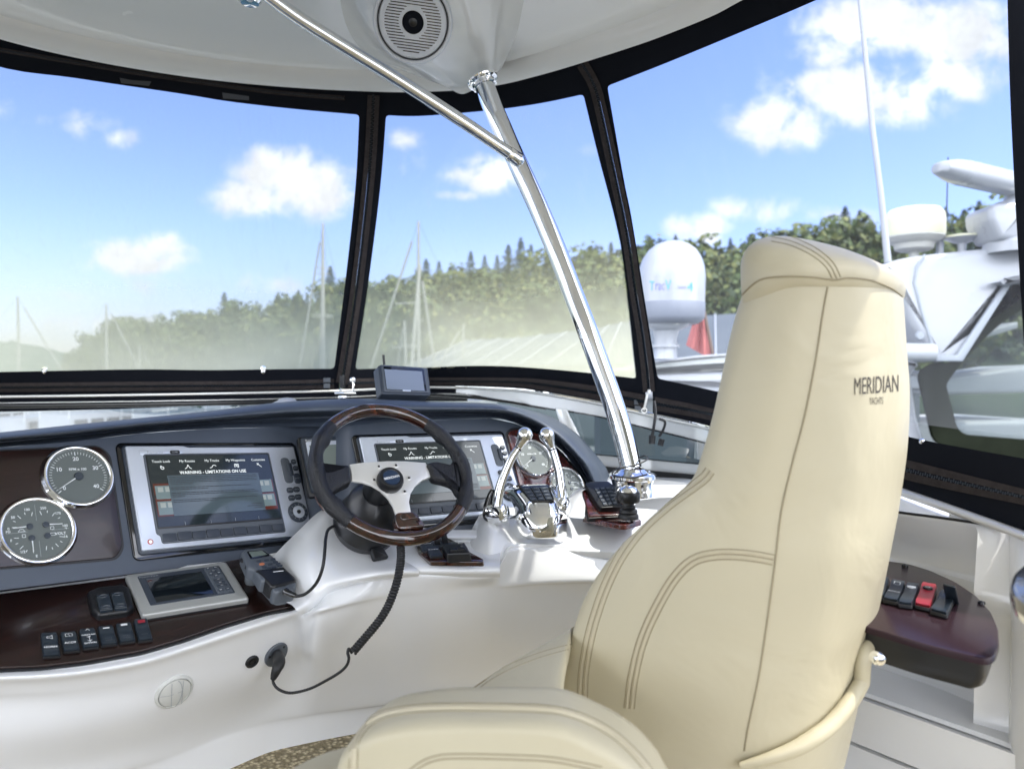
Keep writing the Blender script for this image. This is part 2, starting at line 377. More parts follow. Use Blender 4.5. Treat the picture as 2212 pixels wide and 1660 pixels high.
def m_glass(name, tint, gl=.12, haze=None, scr=0):
    # thin sheet: clear transmission, a Fresnel reflection and, for aged vinyl, a milky scatter that is part of the sheet
    m = bpy.data.materials.new(name); m.use_nodes = True; n, l = NT(m); n.clear()
    out = n.new('ShaderNodeOutputMaterial'); tr = n.new('ShaderNodeBsdfTransparent'); tr.inputs[0].default_value = (*tint, 1)
    g = n.new('ShaderNodeBsdfGlossy'); g.inputs['Roughness'].default_value = .03
    lw = n.new('ShaderNodeLayerWeight'); lw.inputs[0].default_value = gl
    mx = n.new('ShaderNodeMixShader'); l.new(mth(n, l, 'MULTIPLY', lw.outputs['Fresnel'], .5 if not haze else .07), mx.inputs[0])
    base = tr.outputs[0]; t = n.new('ShaderNodeTexCoord')
    if haze:
        col, z0, z1_, amt = haze
        df = n.new('ShaderNodeBsdfDiffuse'); df.inputs[0].default_value = (*col, 1); tl = n.new('ShaderNodeBsdfTranslucent'); tl.inputs[0].default_value = (*col, 1)
        md = n.new('ShaderNodeMixShader'); md.inputs[0].default_value = .88; l.new(df.outputs[0], md.inputs[1]); l.new(tl.outputs[0], md.inputs[2])
        pg_ = n.new('ShaderNodeNewGeometry'); s_ = n.new('ShaderNodeSeparateXYZ'); l.new(pg_.outputs['Position'], s_.inputs[0])
        mr = n.new('ShaderNodeMapRange'); mr.interpolation_type = 'SMOOTHSTEP'; mr.inputs[1].default_value = z1_; mr.inputs[2].default_value = z0; l.new(s_.outputs[2], mr.inputs[0])
        mp = n.new('ShaderNodeMapping'); mp.inputs['Scale'].default_value = (1, 1, 2.5); l.new(t.outputs['Object'], mp.inputs[0])
        q = noise(n, l, mp.outputs[0], 1.6, 4, .5)
        fac = mth(n, l, 'MULTIPLY', mth(n, l, 'MULTIPLY_ADD', mr.outputs[0], amt, .015 if amt > .5 else .004), mth(n, l, 'MULTIPLY_ADD', q, .9, .55), clamp=True)
        ms = n.new('ShaderNodeMapping'); ms.inputs['Scale'].default_value = (14, 14, .7); l.new(pg_.outputs['Position'], ms.inputs[0])
        fac = mth(n, l, 'ADD', fac, mth(n, l, 'MULTIPLY', mth(n, l, 'POWER', noise(n, l, ms.outputs[0], 2.0, 6, .7), 7), .9 if amt > .2 else .35), clamp=True)
        mh = n.new('ShaderNodeMixShader'); l.new(fac, mh.inputs[0]); l.new(tr.outputs[0], mh.inputs[1]); l.new(md.outputs[0], mh.inputs[2]); base = mh.outputs[0]
    if scr:
        bp = n.new('ShaderNodeBump'); bp.inputs['Distance'].default_value = .01; bp.inputs['Strength'].default_value = .4; l.new(noise(n, l, t.outputs['Object'], 3.5, 2), bp.inputs['Height']); l.new(bp.outputs[0], g.inputs['Normal'])
    l.new(base, mx.inputs[1]); l.new(g.outputs[0], mx.inputs[2]); l.new(mx.outputs[0], out.inputs[0]); return m
VZ0 = 0.86
vinyl = m_glass('aged_clear_vinyl', (.97, .98, .96), .08, ((.62, .63, .46), .84, 1.48, .78), 1)
vinyl_r = m_glass('clear_vinyl', (.95, .97, .97), .08, ((.8, .84, .9), .5, 1.7, .07), 1)
wglass = m_glass('windscreen_glass', (.80, .86, .86), .2)
wglass2 = m_glass('smoked_windscreen_glass', (.30, .36, .38), .42)
gglass = m_glass('gauge_glass', (.95, .97, .97), .25)
dglass = m_glass('neighbour_window_vinyl', (.62, .68, .70), .22, ((.6, .63, .65), -5, 5, .30), 1)
def m_lcd():
    m = mk('reflective_lcd', (.18, .22, .20), .12, 0, .3); return m
lcd = m_lcd()
def m_emit(name, col, st, rough=.1):
    m = mk(name, tuple(x*.3 for x in col), rough, 0, .3); b = m.node_tree.nodes['Principled BSDF']
    b.inputs['Emission Color'].default_value = (*col, 1); b.inputs['Emission Strength'].default_value = st; return m
scr_dark = m_emit('lit_screen_black', (.02, .03, .035), .25)
scr_pop = m_emit('lit_screen_popup', (.10, .14, .165), .20)
scr_wood = m_emit('lit_screen_wood', (.10, .025, .015), .35)
scr_btn = m_emit('lit_screen_tile', (.16, .22, .23), .3)
scr_icn = m_emit('lit_screen_icon', (.30, .34, .33), .35)
scr_txt = m_emit('lit_screen_text', (.7, .75, .75), .5)
scr_blk = mk('screen_text_dark', (.01, .015, .02), .3)
led = m_emit('red_led', (.5, .03, .05), .25)
def m_leaf(name, c0, c1, c2):
    m = bpy.data.materials.new(name); m.use_nodes = True; n, l = NT(m); b = n['Principled BSDF']; b.inputs['Roughness'].default_value = .7
    g = n.new('ShaderNodeNewGeometry'); t = n.new('ShaderNodeTexCoord')
    q = noise(n, l, t.outputs['Object'], .16, 3); r = mth(n, l, 'ADD', mth(n, l, 'MULTIPLY', g.outputs['Random Per Island'], .5), mth(n, l, 'MULTIPLY', q, .5))
    l.new(ramp(n, l, r, [(.25, c0), (.5, c1), (.75, c2)]), b.inputs['Base Color']); return m
leaf_d = m_leaf('deciduous_foliage', (.022, .040, .010), (.055, .085, .018), (.12, .13, .028))
leaf_c = m_leaf('conifer_foliage', (.010, .026, .016), (.018, .042, .022), (.03, .065, .03))
bark = mk('bark', (.06, .045, .03), .9)
soil = mk('hill_undergrowth', (.035, .055, .02), .95, 0, 0, None, (.05, .3))
farhill = mk('far_wooded_hill', (.045, .075, .05), .95, 0, 0, (.06, .6, 4), (.03, .35))
roofm = mk('grey_metal_roof', (.075, .09, .105), .6, 0, 0, None, (.4, .12))
def m_water():
    m = mk('harbour_water', (.012, .03, .032), .08, 0, 0, (1.2, .5, .05)); return m
water = m_water()
# ------------------------------------------------------------ setting: water, hills, deck floor
SEA = -4.0
def struct(name, mb, mat): return tag(mb.build(name, None, (0, 0, 0), mat), None, None, None, 'structure')
m = MB(); m.add([(-3000, -3000, SEA), (3000, -3000, SEA), (3000, 3000, SEA), (-3000, 3000, SEA)], [[0, 1, 2, 3]]); struct('water', m, water)
m = MB()
m.prism(Frame((0, 0, 0), (1, 0, 0), (0, 1, 0), (0, 0, 1)), [(-3, -3.4), (1.9, -3.4), (1.9, 2.6), (-3, 2.6)], -.06, 0)
struct('carpeted_deck', m, carpet)
# ------------------------------------------------------------ hardtop
VR = [(-900, -250), (-400, -60), (-150, 35), (0, 85), (150, 122), (299, 150), (449, 172), (599, 187), (749, 196), (873, 199.5), (980, 196), (1072, 185), (1183, 158), (1267, 133), (1388, 94), (1440, 75), (1560, 25), (1605, 0), (1900, -125), (2200, -262)]
ZR = .93
vrim = lambda u: cr(u, VR)
rim = [PZ(u, vrim(u), CZ+ZR) for u in list(range(-900, 2201, 50))]
a, b = rim[0], rim[-1]
loop = [Vector((-2.3, -2.2, CZ+ZR)), Vector((-2.35, -1, CZ+ZR)), Vector((-2.25, .1, CZ+ZR))] + rim + [Vector((b.x+.12, .2, CZ+ZR)), Vector((b.x+.15, -1, CZ+ZR)), Vector((b.x+.1, -2.2, CZ+ZR))]
loop = spline(loop, 3)
C0 = Vector((-.2, -.4, 0))
def shrink(f, z, ins=0):
    out = []
    for p in loop:
        q = Vector((p.x-C0.x, p.y-C0.y, 0)); L = q.length; out.append(Vector((C0.x, C0.y, 0))+q*((f*L-ins)/L)+Vector((0, 0, CZ+z)))
    return out
ht = thing('hardtop', 'white glossy moulded hardtop roof overhead with a thin rolled lip around its front edge', 'boat roof', (0, 0, CZ+1))
m = MB().mat(gel_top)
m.rings([shrink(1, ZR+.06, -.03), shrink(1, ZR+.008, -.012), shrink(1, ZR, 0), shrink(1, ZR+.004, .012), shrink(1, ZR+.022, .05), shrink(1, ZR+.045, .062), shrink(1, ZR+.06, .10), shrink(1, ZR+.075, .22), shrink(1, ZR+.088, .40), shrink(1, ZR+.09, .44), shrink(1, ZR+.104, .455), shrink(1, ZR+.108, .5),
         shrink(.6, ZR+.125), shrink(.3, ZR+.135), shrink(.02, ZR+.14)], True, False, True)
m.rings([shrink(1, ZR+.06, -.03), shrink(.98, ZR+.16), shrink(.5, ZR+.24), shrink(.02, ZR+.26)], True, False, True)
m.build('roof_shell', ht, fix=False)
def zz(u, v, z): return PZ(u, v, CZ+z)
rows = [[(690,-230,1.06),(800,-230,1.06),(892,-230,1.06),(980,-230,1.06),(1060,-230,1.06),(1180,-230,1.06)],
        [(700,-80,1.05),(800,-70,.985),(892,-65,.945),(980,-65,.94),(1070,-65,.975),(1170,-75,1.05)],
        [(725,50,1.035),(800,50,.962),(892,50,.915),(980,50,.905),(1065,50,.93),(1125,50,1.01)],
        [(790,122,1.0),(850,126,.935),(930,128,.898),(1000,128,.885),(1062,122,.895),(1100,112,.97)],
        [(822,133,.99),(885,152,.935),(950,174,.895),(1000,186,.862),(1055,164,.858),(1088,138,.93)],
        [(826,137,1.0),(900,163,.955),(965,187,.905),(1003,203,.858),(1052,172,.855),(1082,150,.93)],
        [(830,125,1.05),(920,150,1.05),(985,170,1.05),(1020,178,1.05),(1055,165,1.05),(1085,140,1.05)]]
g = surfgrid([[zz(*q) for q in r] for r in rows], 7, 7)
m = MB().mat(gel_top); m.rings(g, False); pod = m.build('post_fairing', ht, fix=False)
fb = bvh(pod)
# speaker
c = P(892, 48, 1.855); nr = -RAY(892, 48); nr = (nr + Vector((0, 0, -.12))).normalized()
fr = Frame(c, nr.cross(Vector((0, 0, 1)))*-1, nr.cross(nr.cross(Vector((0, 0, 1)))), nr)
if fr.ex.x < 0: fr.ex = -fr.ex
if fr.ey.z > 0: fr.ey = -fr.ey
fr = fr.at(0, 0, 0, math.radians(4))
sp_ = thing('speaker', 'round white marine loudspeaker with slotted grille and black centre cap in the roof', 'speaker', c)
spm = mk('speaker_grey_white', (.66, .70, .78), .4)
R0 = 75*1.885/1600
m = MB().mat(spm); m.lathe(fr, [(R0*1.13, -.07), (R0*1.13, -.006), (R0*1.09, 0), (R0*1.02, .001), (R0*1.0, -.001), (0, -.001)], res=72); m.build('surround', sp_)
m = MB().mat(midgrey); m.lathe(fr, [(R0*1.0, .0012), (R0*.995, .0035), (R0*.965, .0035), (R0*.96, .0012)], res=72); m.build('ring', sp_)
m = MB().mat(spm); m.lathe(fr, [(R0*.95, .001), (R0*.94, .004), (R0*.85, .007), (R0*.3, .008), (0.0, .008)], res=72)
m.mat(blackg)
for i in range(-10, 11):
    y = i*R0*.0765; hw = math.sqrt(max(0, (R0*.80)**2-y*y)); inner = R0*.40
    if hw < R0*.1: continue
    segs = [(-hw, hw)] if abs(y) > inner*.97 else [(-hw, -max(math.sqrt(inner**2-y*y), R0*.2)), (max(math.sqrt(inner**2-y*y), R0*.2), hw)]
    for x0, x1 in segs: m.rbox(fr, x0, y-R0*.011, x1, y+R0*.011, .0068, .0086, R0*.011, 0)
m.mat(dimw).text(fr, 'clarion', 0, R0*.9, R0*.10, .0052)
m.build('grille', sp_)
m = MB().mat(canvas); m.lathe(fr, [(R0*.305, .006), (R0*.30, .010), (R0*.27, .0105), (R0*.26, .009), (0, .009)], res=40); m.mat(blackp).lathe(fr, [(R0*.12, .009), (R0*.09, .0105), (0, .011)], res=24); m.build('tweeter_cap', sp_)
# ------------------------------------------------------------ roof posts
pc = [(1043,176,2.13),(1062,226,2.12),(1085,278,2.11),(1122,360,2.10),(1163,448,2.09),(1201,538,2.07),(1236,628,2.05),(1268,712,2.02),(1297,792,2.0),(1324,868,1.98),(1346,940,1.96),(1364,1012,1.94)]
post = thing('roof_post', 'thick curved polished steel post rising from the console to the roof fairing', 'post', P(1364, 1030, 1.94))
m = MB().mat(steel); ptp = spline([P(*q) for q in pc], 6); m.tube(ptp, .0285, 28); m.build('tube', post)
ax = (ptp[0]-ptp[3]).normalized(); e1 = ax.cross(Vector((0, 1, 0))).normalized(); ff = Frame(ptp[0]+ax*-.004, e1, ax.cross(e1), ax)
m = MB().mat(chrome); m.lathe(ff, [(.0295, -.014), (.034, -.012), (.034, 0), (.044, .003), (.046, .007), (.042, .010)], res=40)
for k in range(4): m.lathe(ff, [(.006, -.002), (.005, -.004), (0, -.0045)], .039*math.cos(k*1.57+.5), .039*math.sin(k*1.57+.5), 12)
m.build('top_flange', post)
ax = (ptp[-1]-ptp[-4]).normalized(); bc = P(1366, 1028, 1.94); fb_ = Frame(bc, (1, 0, 0), (0, 1, 0), (0, 0, 1))
m = MB().mat(chrome); m.lathe(fb_, [(.031, .02), (.036, .016), (.040, .012), (.058, .008), (.062, .004), (.062, -.004), (.056, -.008), (.052, -.022), (.055, -.034), (.055, -.05)], res=48)
for k in range(6): m.lathe(fb_, [(.006, .006), (.005, .011), (0, .012)], .05*math.cos(k*1.047+.4), .05*math.sin(k*1.047+.4), 12)
m.build('base_socket', post)
m = MB().mat(rubber); m.tube(spline([P(1328,1022,1.86),P(1345,1010,1.87),P(1372,1004,1.88),P(1395,994,1.9),P(1399,988,1.93),P(1388,985,1.97),P(1350,1005,1.98),P(1327,1016,1.93),P(1324,1026,1.88),P(1345,1030,1.865),P(1370,1031,1.865),P(1398,1024,1.87)], 6), .0022, 6)
tag(m.build('wire_loop', None, P(1350, 1020, 1.9)), 'thin black wire looped around the foot of the curved steel post', 'wire')
bc_ = [(556,-28,1.80),(624,24,1.83),(700,74,1.86),(848,165,1.93),(998,262,2.0),(1104,334,2.06),(1122,347,2.08)]
br = thing('roof_brace', 'slim straight polished steel brace slanting from the roof down to the curved post', 'brace', P(1110, 340, 2.06))
m = MB().mat(steel); m.tube(spline([P(*q) for q in bc_], 6), [.0172]*37, 22); m.build('tube', br)
a = P(1098, 330, 2.055); b = P(1120, 346, 2.075); d = (b-a).normalized()
m = MB().mat(chrome); m.tube([a, a+d*.003, a+d*.02, a+d*.035], [.0172, .0195, .0195, .021], 22); m.build('weld_collar', br)
fr = Frame(zz(540, -6, 1.02), (1, 0, 0), (0, 1, 0), (0, 0, -1))
m = MB().mat(chrome); m.lathe(fr, [(.03, 0), (.03, .012), (.024, .018), (0, .02)], res=28); m.tube([zz(540,-6,1.0), P(556,-28,1.80)], .013, 14); m.build('roof_bracket', br)
# ------------------------------------------------------------ canvas enclosure with clear vinyl panes
ZRAIL = [(-900,-.10),(-200,-.10),(0,-.10),(576,-.085),(740,-.08),(927,-.075),(1098,-.08),(1264,-.115),(1405,-.16),(1540,-.195),(1959,-.26),(2212,-.29),(2420,-.30)]
Y1 = [(-900,850),(-200,829),(0,827),(288,824),(576,822),(735,818),(927,815),(1098,815),(1264,830),(1405,855),(1540,882),(1959,993),(2212,1056),(2420,1108)]
Y2 = [(-900,872),(-200,849),(0,847),(288,844),(576,842),(735,838),(927,831),(1098,834),(1264,858),(1405,885),(1540,908),(1959,1036),(2212,1090),(2420,1135)]
Y3 = [(-900,880),(-200,856),(0,853.5),(288,850),(576,845),(735,841),(927,833.5),(1098,838),(1264,860.5),(1405,891),(1540,921),(1959,1057),(2212,1146),(2420,1225)]
Y6 = [(-900,925),(-200,893),(0,889),(271,882.5),(423,876),(569,873),(735,868),(860,868)]
y1 = lambda u: cr(u, Y1); y2 = lambda u: cr(u, Y2); y3 = lambda u: cr(u, Y3); y6 = lambda u: cr(u, Y6)
def dbot(u): return -cr(u, ZRAIL)*1600/(y3(u)-796)
def dtop(u): return (PZ(u, vrim(u), CZ+ZR)-cam.location).y
def dE(u, v):
    vt, vb = vrim(u), y3(u); t = (v-vt)/(vb-vt)
    return 1/lerp(1/dtop(u), 1/dbot(u), t)+.012
def E(u, v, o=0): return P(u, v, dE(u, v)+o)
def samp(pts, n):                        # resample a screen polyline smoothly
    q = spline([(a, b, 0) for a, b in pts], 12); L = [0]
    for a, b in zip(q, q[1:]): L.append(L[-1]+(b-a).length)
    out = []; j = 0
    for i in range(n):
        s = L[-1]*i/(n-1)
        while j < len(L)-2 and L[j+1] < s: j += 1
        out.append(q[j].lerp(q[j+1], (s-L[j])/max(L[j+1]-L[j], 1e-9)))
    return [(p.x, p.y) for p in out]
panels = {
 'A': dict(top=[(-800,-200),(-400,-18),(-190,77),(0,145),(150,167),(250,182),(400,204),(499,220),(640,236),(776,248)], right=[(776,248),(768,400),(748,590),(722,796)], bot=[(-800,822),(-400,811),(-190,806),(0,803),(288,797.5),(450,799),(600,797),(722,796)], left=[(-800,-200),(-800,822)],
   orr=[(809,190),(798,340),(783,480),(763,640),(740,790),(733,832)], ol=[(-870,-240),(-870,860)]),
 'B': dict(top=[(834,249),(900,251),(1000,244),(1096,234),(1180,221),(1260,204)], right=[(1260,204),(1292,335),(1330,480),(1349,584),(1375,817)], bot=[(767,797),(850,795),(923,793.5),(1010,790),(1098,791),(1200,798),(1281,806),(1375,817)], left=[(834,249),(822,400),(797,600),(767,797)],
   orr=[(1270,132),(1280,178),(1288,223),(1308,320),(1346,501),(1363,618),(1380,722),(1390,800),(1395,856)], ol=[(803,190),(802,340),(791,480),(772,640),(750,790),(742,832)]),
 'C': dict(top=[(1312,186),(1440,136),(1600,70),(1760,2),(1950,-84),(2176,-190)], right=[(2172,-190),(2180,150),(2190,380),(2198,518),(2209,700),(2226,940)], bot=[(1421,817),(1540,843),(1700,880),(1959,942),(2100,970),(2226,992)], left=[(1312,186),(1347,384),(1366,480),(1402,705),(1421,817)],
   orr=[(2290,-330),(2300,300),(2330,700),(2390,1100)], ol=[(1256,136),(1276,178),(1298,223),(1324,320),(1362,501),(1379,618),(1396,722),(1404,792),(1410,857)]),
}
LBL = {'A': ('left clear vinyl window panel with black canvas border and a zippered bottom edge', 'far left of the view'), 'B': ('middle clear vinyl window panel seen behind the curved steel post', ''), 'C': ('right clear vinyl window panel behind the cream seat with the neighbouring yacht beyond', '')}
NS = 44
zipmat = teeth
def zipper(mb, uv, hw, off, both=True):
    # two tapes with interlocking teeth, laid on the canvas along a screen polyline
    q = samp(uv, 40); L, C_, R_ = [], [], []
    for i, (u, v) in enumerate(q):
        a = Vector(q[max(i-1, 0)]); b = Vector(q[min(i+1, 39)]); t = (b-a).normalized(); nn = Vector((-t.y, t.x)); w = hw(u, v) if callable(hw) else hw
        L.append(E(u-nn.x*w, v-nn.y*w, off)); R_.append(E(u+nn.x*w, v+nn.y*w, off)); C_.append((E(u-nn.x*w*.22, v-nn.y*w*.22, off-.003), E(u+nn.x*w*.22, v+nn.y*w*.22, off-.003)))
    mb.mat(tape); mb.rings([L, [a for a, b in C_]], False); mb.rings([[b for a, b in C_], R_], False)
    mb.mat(canvas); mb.rings([[a+Vector((0, .003, 0)) for a, b in C_], [b+Vector((0, .003, 0)) for a, b in C_]], False)
    mb.mat(teeth)
    for i in range(39):
        a0, b0 = C_[i]; a1, b1 = C_[i+1]; ln = (a1-a0).length; nT = max(1, int(ln/.0052))
        for k in range(nT):
            t = k/nT; p = a0.lerp(a1, t); q2 = b0.lerp(b1, t); w_ = (q2-p); dd = (a1-a0).normalized()*.0021; s_ = .0 if k % 2 else .25
            A_, B_ = p+w_*s_, p+w_*(s_+.75); up = Vector((0, -.0022, 0))
            mb.add([A_-dd*.7, A_+dd*.7, B_+dd*.7, B_-dd*.7, A_-dd*.5+up, A_+dd*.5+up, B_+dd*.5+up, B_-dd*.5+up], [[4, 5, 6, 7], [0, 1, 5, 4], [1, 2, 6, 5], [2, 3, 7, 6], [3, 0, 4, 7]], False)
for key, pn in panels.items():
    inn = samp(pn['top'], NS)[:-1] + samp(pn['right'], NS)[:-1] + samp(pn['bot'][::-1], NS)[:-1] + samp(pn['left'][::-1], NS)[:-1]
    # soften the pane corners
    idx = [0, NS-1, 2*(NS-1), 3*(NS-1)]; N = len(inn)
    inn2 = [Vector(p) for p in inn]
    for i in idx:
        if key == 'A' and i in (0, 3*(NS-1)): continue
        c_ = inn2[i].copy(); a_ = Vector(inn[(i-1) % N]); b_ = Vector(inn[(i+1) % N]); a_ = c_+(a_-c_).normalized()*7; b_ = c_+(b_-c_).normalized()*7
        inn2[i] = (a_+b_+c_*2)/4
        inn2[(i-1) % N] = a_; inn2[(i+1) % N] = b_
    u0t, u1t = pn['ol'][0][0], pn['orr'][0][0]; u0b, u1b = pn['ol'][-1][0], pn['orr'][-1][0]
    ot = [(lerp(u0t, u1t, i/(NS-1)), 0) for i in range(NS)]; ot = [(u, vrim(u)-16) for u, _ in ot]
    ob = [(lerp(u0b, u1b, i/(NS-1)), 0) for i in range(NS)]; ob = [(u, y1(u)+1) for u, _ in ob]
    orr = samp(pn['orr'], NS); ol = samp(pn['ol'], NS); orr[0] = ot[-1]; orr[-1] = ob[-1]; ol[0] = ot[0]; ol[-1] = ob[0]
    out = ot[:-1]+orr[:-1]+ob[::-1][:-1]+ol[::-1][:-1]
    rg = lambda o: [[E(u, v, o) for u, v in out], [E(lerp(a[0], b.x, .5), lerp(a[1], b.y, .5), o) for a, b in zip(out, inn2)], [E(p.x, p.y, o) for p in inn2]]
    th = thing('enclosure_panel', LBL[key][0], 'window panel', E(lerp(u0b, u1b, .5), y1(lerp(u0b, u1b, .5))))
    m = MB().mat(canvas); oo = .005 if key == 'B' else 0; A_, B_ = rg(oo), rg(.004+oo); m.rings(A_); m.rings(B_); m.rings([A_[2], B_[2]]); m.rings([A_[0], B_[0]]); m.build('canvas_border', th, fix=False, sharp=60)
    gt = samp(pn['top'], 20); gb = samp(pn['bot'], 20); rr = []
    for k in range(15):
        t = k/14; row = []
        lft = samp(pn['left'], 15)[k]; rgt = samp(pn['right'], 15)[k]
        for j in range(20):
            s_ = j/19; a_ = Vector(gt[j]).lerp(Vector(gb[j]), t)
            base0 = Vector(gt[0]).lerp(Vector(gb[0]), t); base1 = Vector(gt[-1]).lerp(Vector(gb[-1]), t)
            a_ += (Vector(lft)-base0)*(1-s_)+(Vector(rgt)-base1)*s_
            ex = 1.0
            row.append(E(a_.x+(s_-.5)*10, a_.y+(t-.5)*8, .006+.010*math.sin(j*1.1+k*.5)*math.sin(math.pi*s_)*math.sin(math.pi*t)))
        rr.append(row)
    m = MB().mat(vinyl if key != 'C' else vinyl_r); m.rings(rr, False); m.build('vinyl_pane', th, fix=False)
    if key == 'A':
        for u, v in ((96,800),(569,800)):
            m = MB().mat(chrome); f_ = Frame(E(u, v+2, -.003), (1, 0, 0), (0, 0, -1)); m.lathe(f_, [(.0075, 0), (.0075, .003), (.004, .006), (0, .0065)], res=14); m.lathe(f_, [(.010, -.004), (.010, 0), (.0, .001)], 0, -.011, 14); m.build('snap_button', th)
    if key == 'C':
        m = MB().mat(chrome); f_ = Frame(E(1991, 953, -.003), (1, 0, 0), (0, 0, -1)); m.lathe(f_, [(.0062, 0), (.0062, .003), (.004, .006), (0, .0065)], res=14); m.build('snap_button', th)
    # bottom zipper and the canvas skirt under it
    lo, hi = u0b-6, u1b+6
    if key == 'A': lo, hi = -850, 722
    if key == 'B': lo, hi = 752, 1392
    if key == 'C': lo, hi = 1413, 2400
    us = [lerp(lo, hi, i/30) for i in range(31)]
    m = MB(); zipper(m, [(u, (y1(u)+y2(u))/2) for u in us[::3]], lambda u, v: (y2(u)-y1(u))/2, -.003)
    m.build('bottom_zipper', th, fix=False)
    us2 = [lerp(u0b, u1b, i/30) for i in range(31)]
    m = MB().mat(canvas); m.rings([[E(u, y1(u)-1, .003) for u in us2], [E(u, (y1(u)+y3(u))/2, .003) for u in us2], [E(u, y3(u)+2, .003) for u in us2]], False)
    m.build('canvas_skirt', th, fix=False)
    if key == 'A':
        for uv in (((258,168),(282,173),(327,176),(322,186),(262,180)), ((480,200),(538,208),(538,217),(482,213))):
            m = MB().mat(midgrey); m.add([E(u, v, -.004) for u, v in uv], [list(range(len(uv)))], False); m.build('velcro_tab', th)
        m = MB(); zipper(m, [(-200,75),(0,108),(150,133),(299,158),(449,180),(599,200),(745,212)], 5, -.003); m.build('top_zipper', th, fix=False)
for nm, uv, w, lab in (('zipper', [(807,206),(800,340),(787,480),(768,640),(745,790),(738,828)], 13, 'vertical zipper between the left and middle vinyl windows, tilting right towards its top'),
                       ('zipper', [(1257,138),(1281,178),(1294.6,223),(1316,320),(1354,501),(1371,618),(1388,722),(1397,792),(1402,846)], 13, 'vertical zipper between the middle and right vinyl windows, beside the curved post')):
    t_ = thing(nm, lab, 'zipper', E(*uv[-1]))
    m = MB(); zipper(m, uv, w, -.006); m.build('zipper_tape', t_, fix=False)
    e = uv[-1]; f_ = Frame(E(e[0], e[1], -.012), (1, 0, 0), (0, 0, -1))
    m = MB().mat(alu); m.rbox(f_, -.006, -.008, .006, .008, 0, .006, .003, .002)
    s2 = 1 if w and e[0] > 1000 else .3
    dx = -.012 if e[0] > 1000 else 0
    m.prism(f_.at(dx*.5, .012, .003), rpoly([(-.004, -.006), (.004, -.006), (.003+dx, .045*s2+.01), (-.005+dx, .045*s2+.01)], .003), 0, .002, .0006)
    if e[0] > 1000: m.lathe(f_, [(.009, .003), (.011, .006), (.009, .006), (.0065, .006), (.0065, .003)], dx*1.5, .066, 20)
    m.build('slider_pull', t_)
# zipper end stops
for u, v, w_ in ((1378, 876, 12), (706, 828, 10)):
    f_ = Frame(E(u, v, -.008), (1, 0, 0), (0, 0, -1)); m = MB().mat(greyp); m.rbox(f_, -.014, -.022, .014, -.004, 0, .003, .002, .001); m.rbox(f_, -.012, 0, .012, .018, 0, .003, .002, .001)
    tag(m.build('zipper_end_stop', None, f_.O), 'grey end stop of the bottom zipper next to the %s window seam' % ('right' if u > 1000 else 'left'), 'zipper stop')
# ------------------------------------------------------------ windscreen under the enclosure
ws = thing('windscreen', 'low curved windscreen with polished rail and glass panes running under the vinyl windows', 'windscreen', P(1000, 900, 3))
def band(mb, us, f0, f1, o=0, th=.01, z=None):
    a0 = [P(u, f0(u), dbot(u)+o) for u in us]; a1 = [P(u, f1(u), dbot(u)+o) for u in us]; b0 = [P(u, f0(u), dbot(u)+o+th) for u in us]; b1 = [P(u, f1(u), dbot(u)+o+th) for u in us]
    mb.rings([a0, a1], False); mb.rings([b0, b1], False); mb.rings([a0, b0], False); mb.rings([a1, b1], False)
us = [lerp(-850, 1010, i/70) for i in range(71)]
RW = [(-200,3.2),(900,2.6),(1000,2.7),(1264,4.5),(1405,5),(1540,5.5),(1959,9),(2420,12)]
m = MB().mat(alu); q = [lerp(-850, 2420, i/130) for i in range(131)]
m.tube([P(u, y3(u)+cr(u, RW), dbot(u)-.004) for u in q], [cr(u, RW)*dbot(u)/1600 for u in q], 10); m.build('rail', ws)
m = MB().mat(canvas); band(m, us, lambda u: y3(u)+5, lambda u: min(y6(u), y3(u)+36) if u < 640 else y6(u)-2, .012, .01)
m.mat(blackp); m.tube([P(u, y3(u)+24, dbot(u)+.0) for u in us], .008, 8); m.build('gasket', ws)
m = MB().mat(alu); m.tube([P(u, y3(u)+16.5, dbot(u)+.002) for u in us], .0016, 6); m.build('trim_line', ws)
YF = [(925,842),(1010,850),(1056,858),(1201,883),(1264,892),(1409,926),(1520,954),(1700,1005),(1900,1060)]
yf = lambda u: cr(u, YF)
uf = [lerp(985, 1600, i/40) for i in range(41)]
m = MB().mat(framew); band(m, uf, lambda u: y3(u)+cr(u, RW)*1.6, yf, .01, .02); m.mat(chrome)
m.tube([P(u, y3(u)+cr(u, RW)*.6-1, dbot(u)-.016) for u in uf], .004, 8); m.build('top_frame', ws)
m = MB().mat(blackg); band(m, uf, yf, lambda u: yf(u)+3.5, .004, .012)
m.tube([P(u, v, 3.0) for u, v in ((930,852),(985,855),(1040,860),(1100,868),(1180,882))], .006, 8)
m.build('seal', ws)
m = MB().mat(framew); dS_ = dbot(1250)+.02
f_ = Frame(P(1240, 930, dS_), (1, 0, 0), (0, 0, -1)); m.prism(f_, f_.pts([(1199,880),(1224,884),(1272,980),(1262,1010),(1240,1010)]), 0, .02, .004); 
ug = [lerp(1225, 1620, i/20) for i in range(21)]
yg = lambda u: pl(u, [(1225,976),(1270,981),(1386,992),(1497,1002),(1620,1014)])
band(m, ug, yg, lambda u: yg(u)+22, .0, .03); m.build('lower_frame', ws)
m = MB().mat(rubber); band(m, ug, lambda u: yg(u)+22, lambda u: yg(u)+44, -.02, .05); band(m, ug, lambda u: yg(u)-3, lambda u: yg(u)-.5, -.004, .03); m.build('lower_seal', ws)
m = MB().mat(wglass); ul = [lerp(-850, 1215, i/70) for i in range(71)]
m.rings([[P(u, y3(u)+18, dbot(u)+.02) for u in ul], [P(u, y3(u)+60, dbot(u)+.12) for u in ul], [P(u, y3(u)+130, dbot(u)+.3) for u in ul]], False); m.build('clear_pane', ws, fix=False)
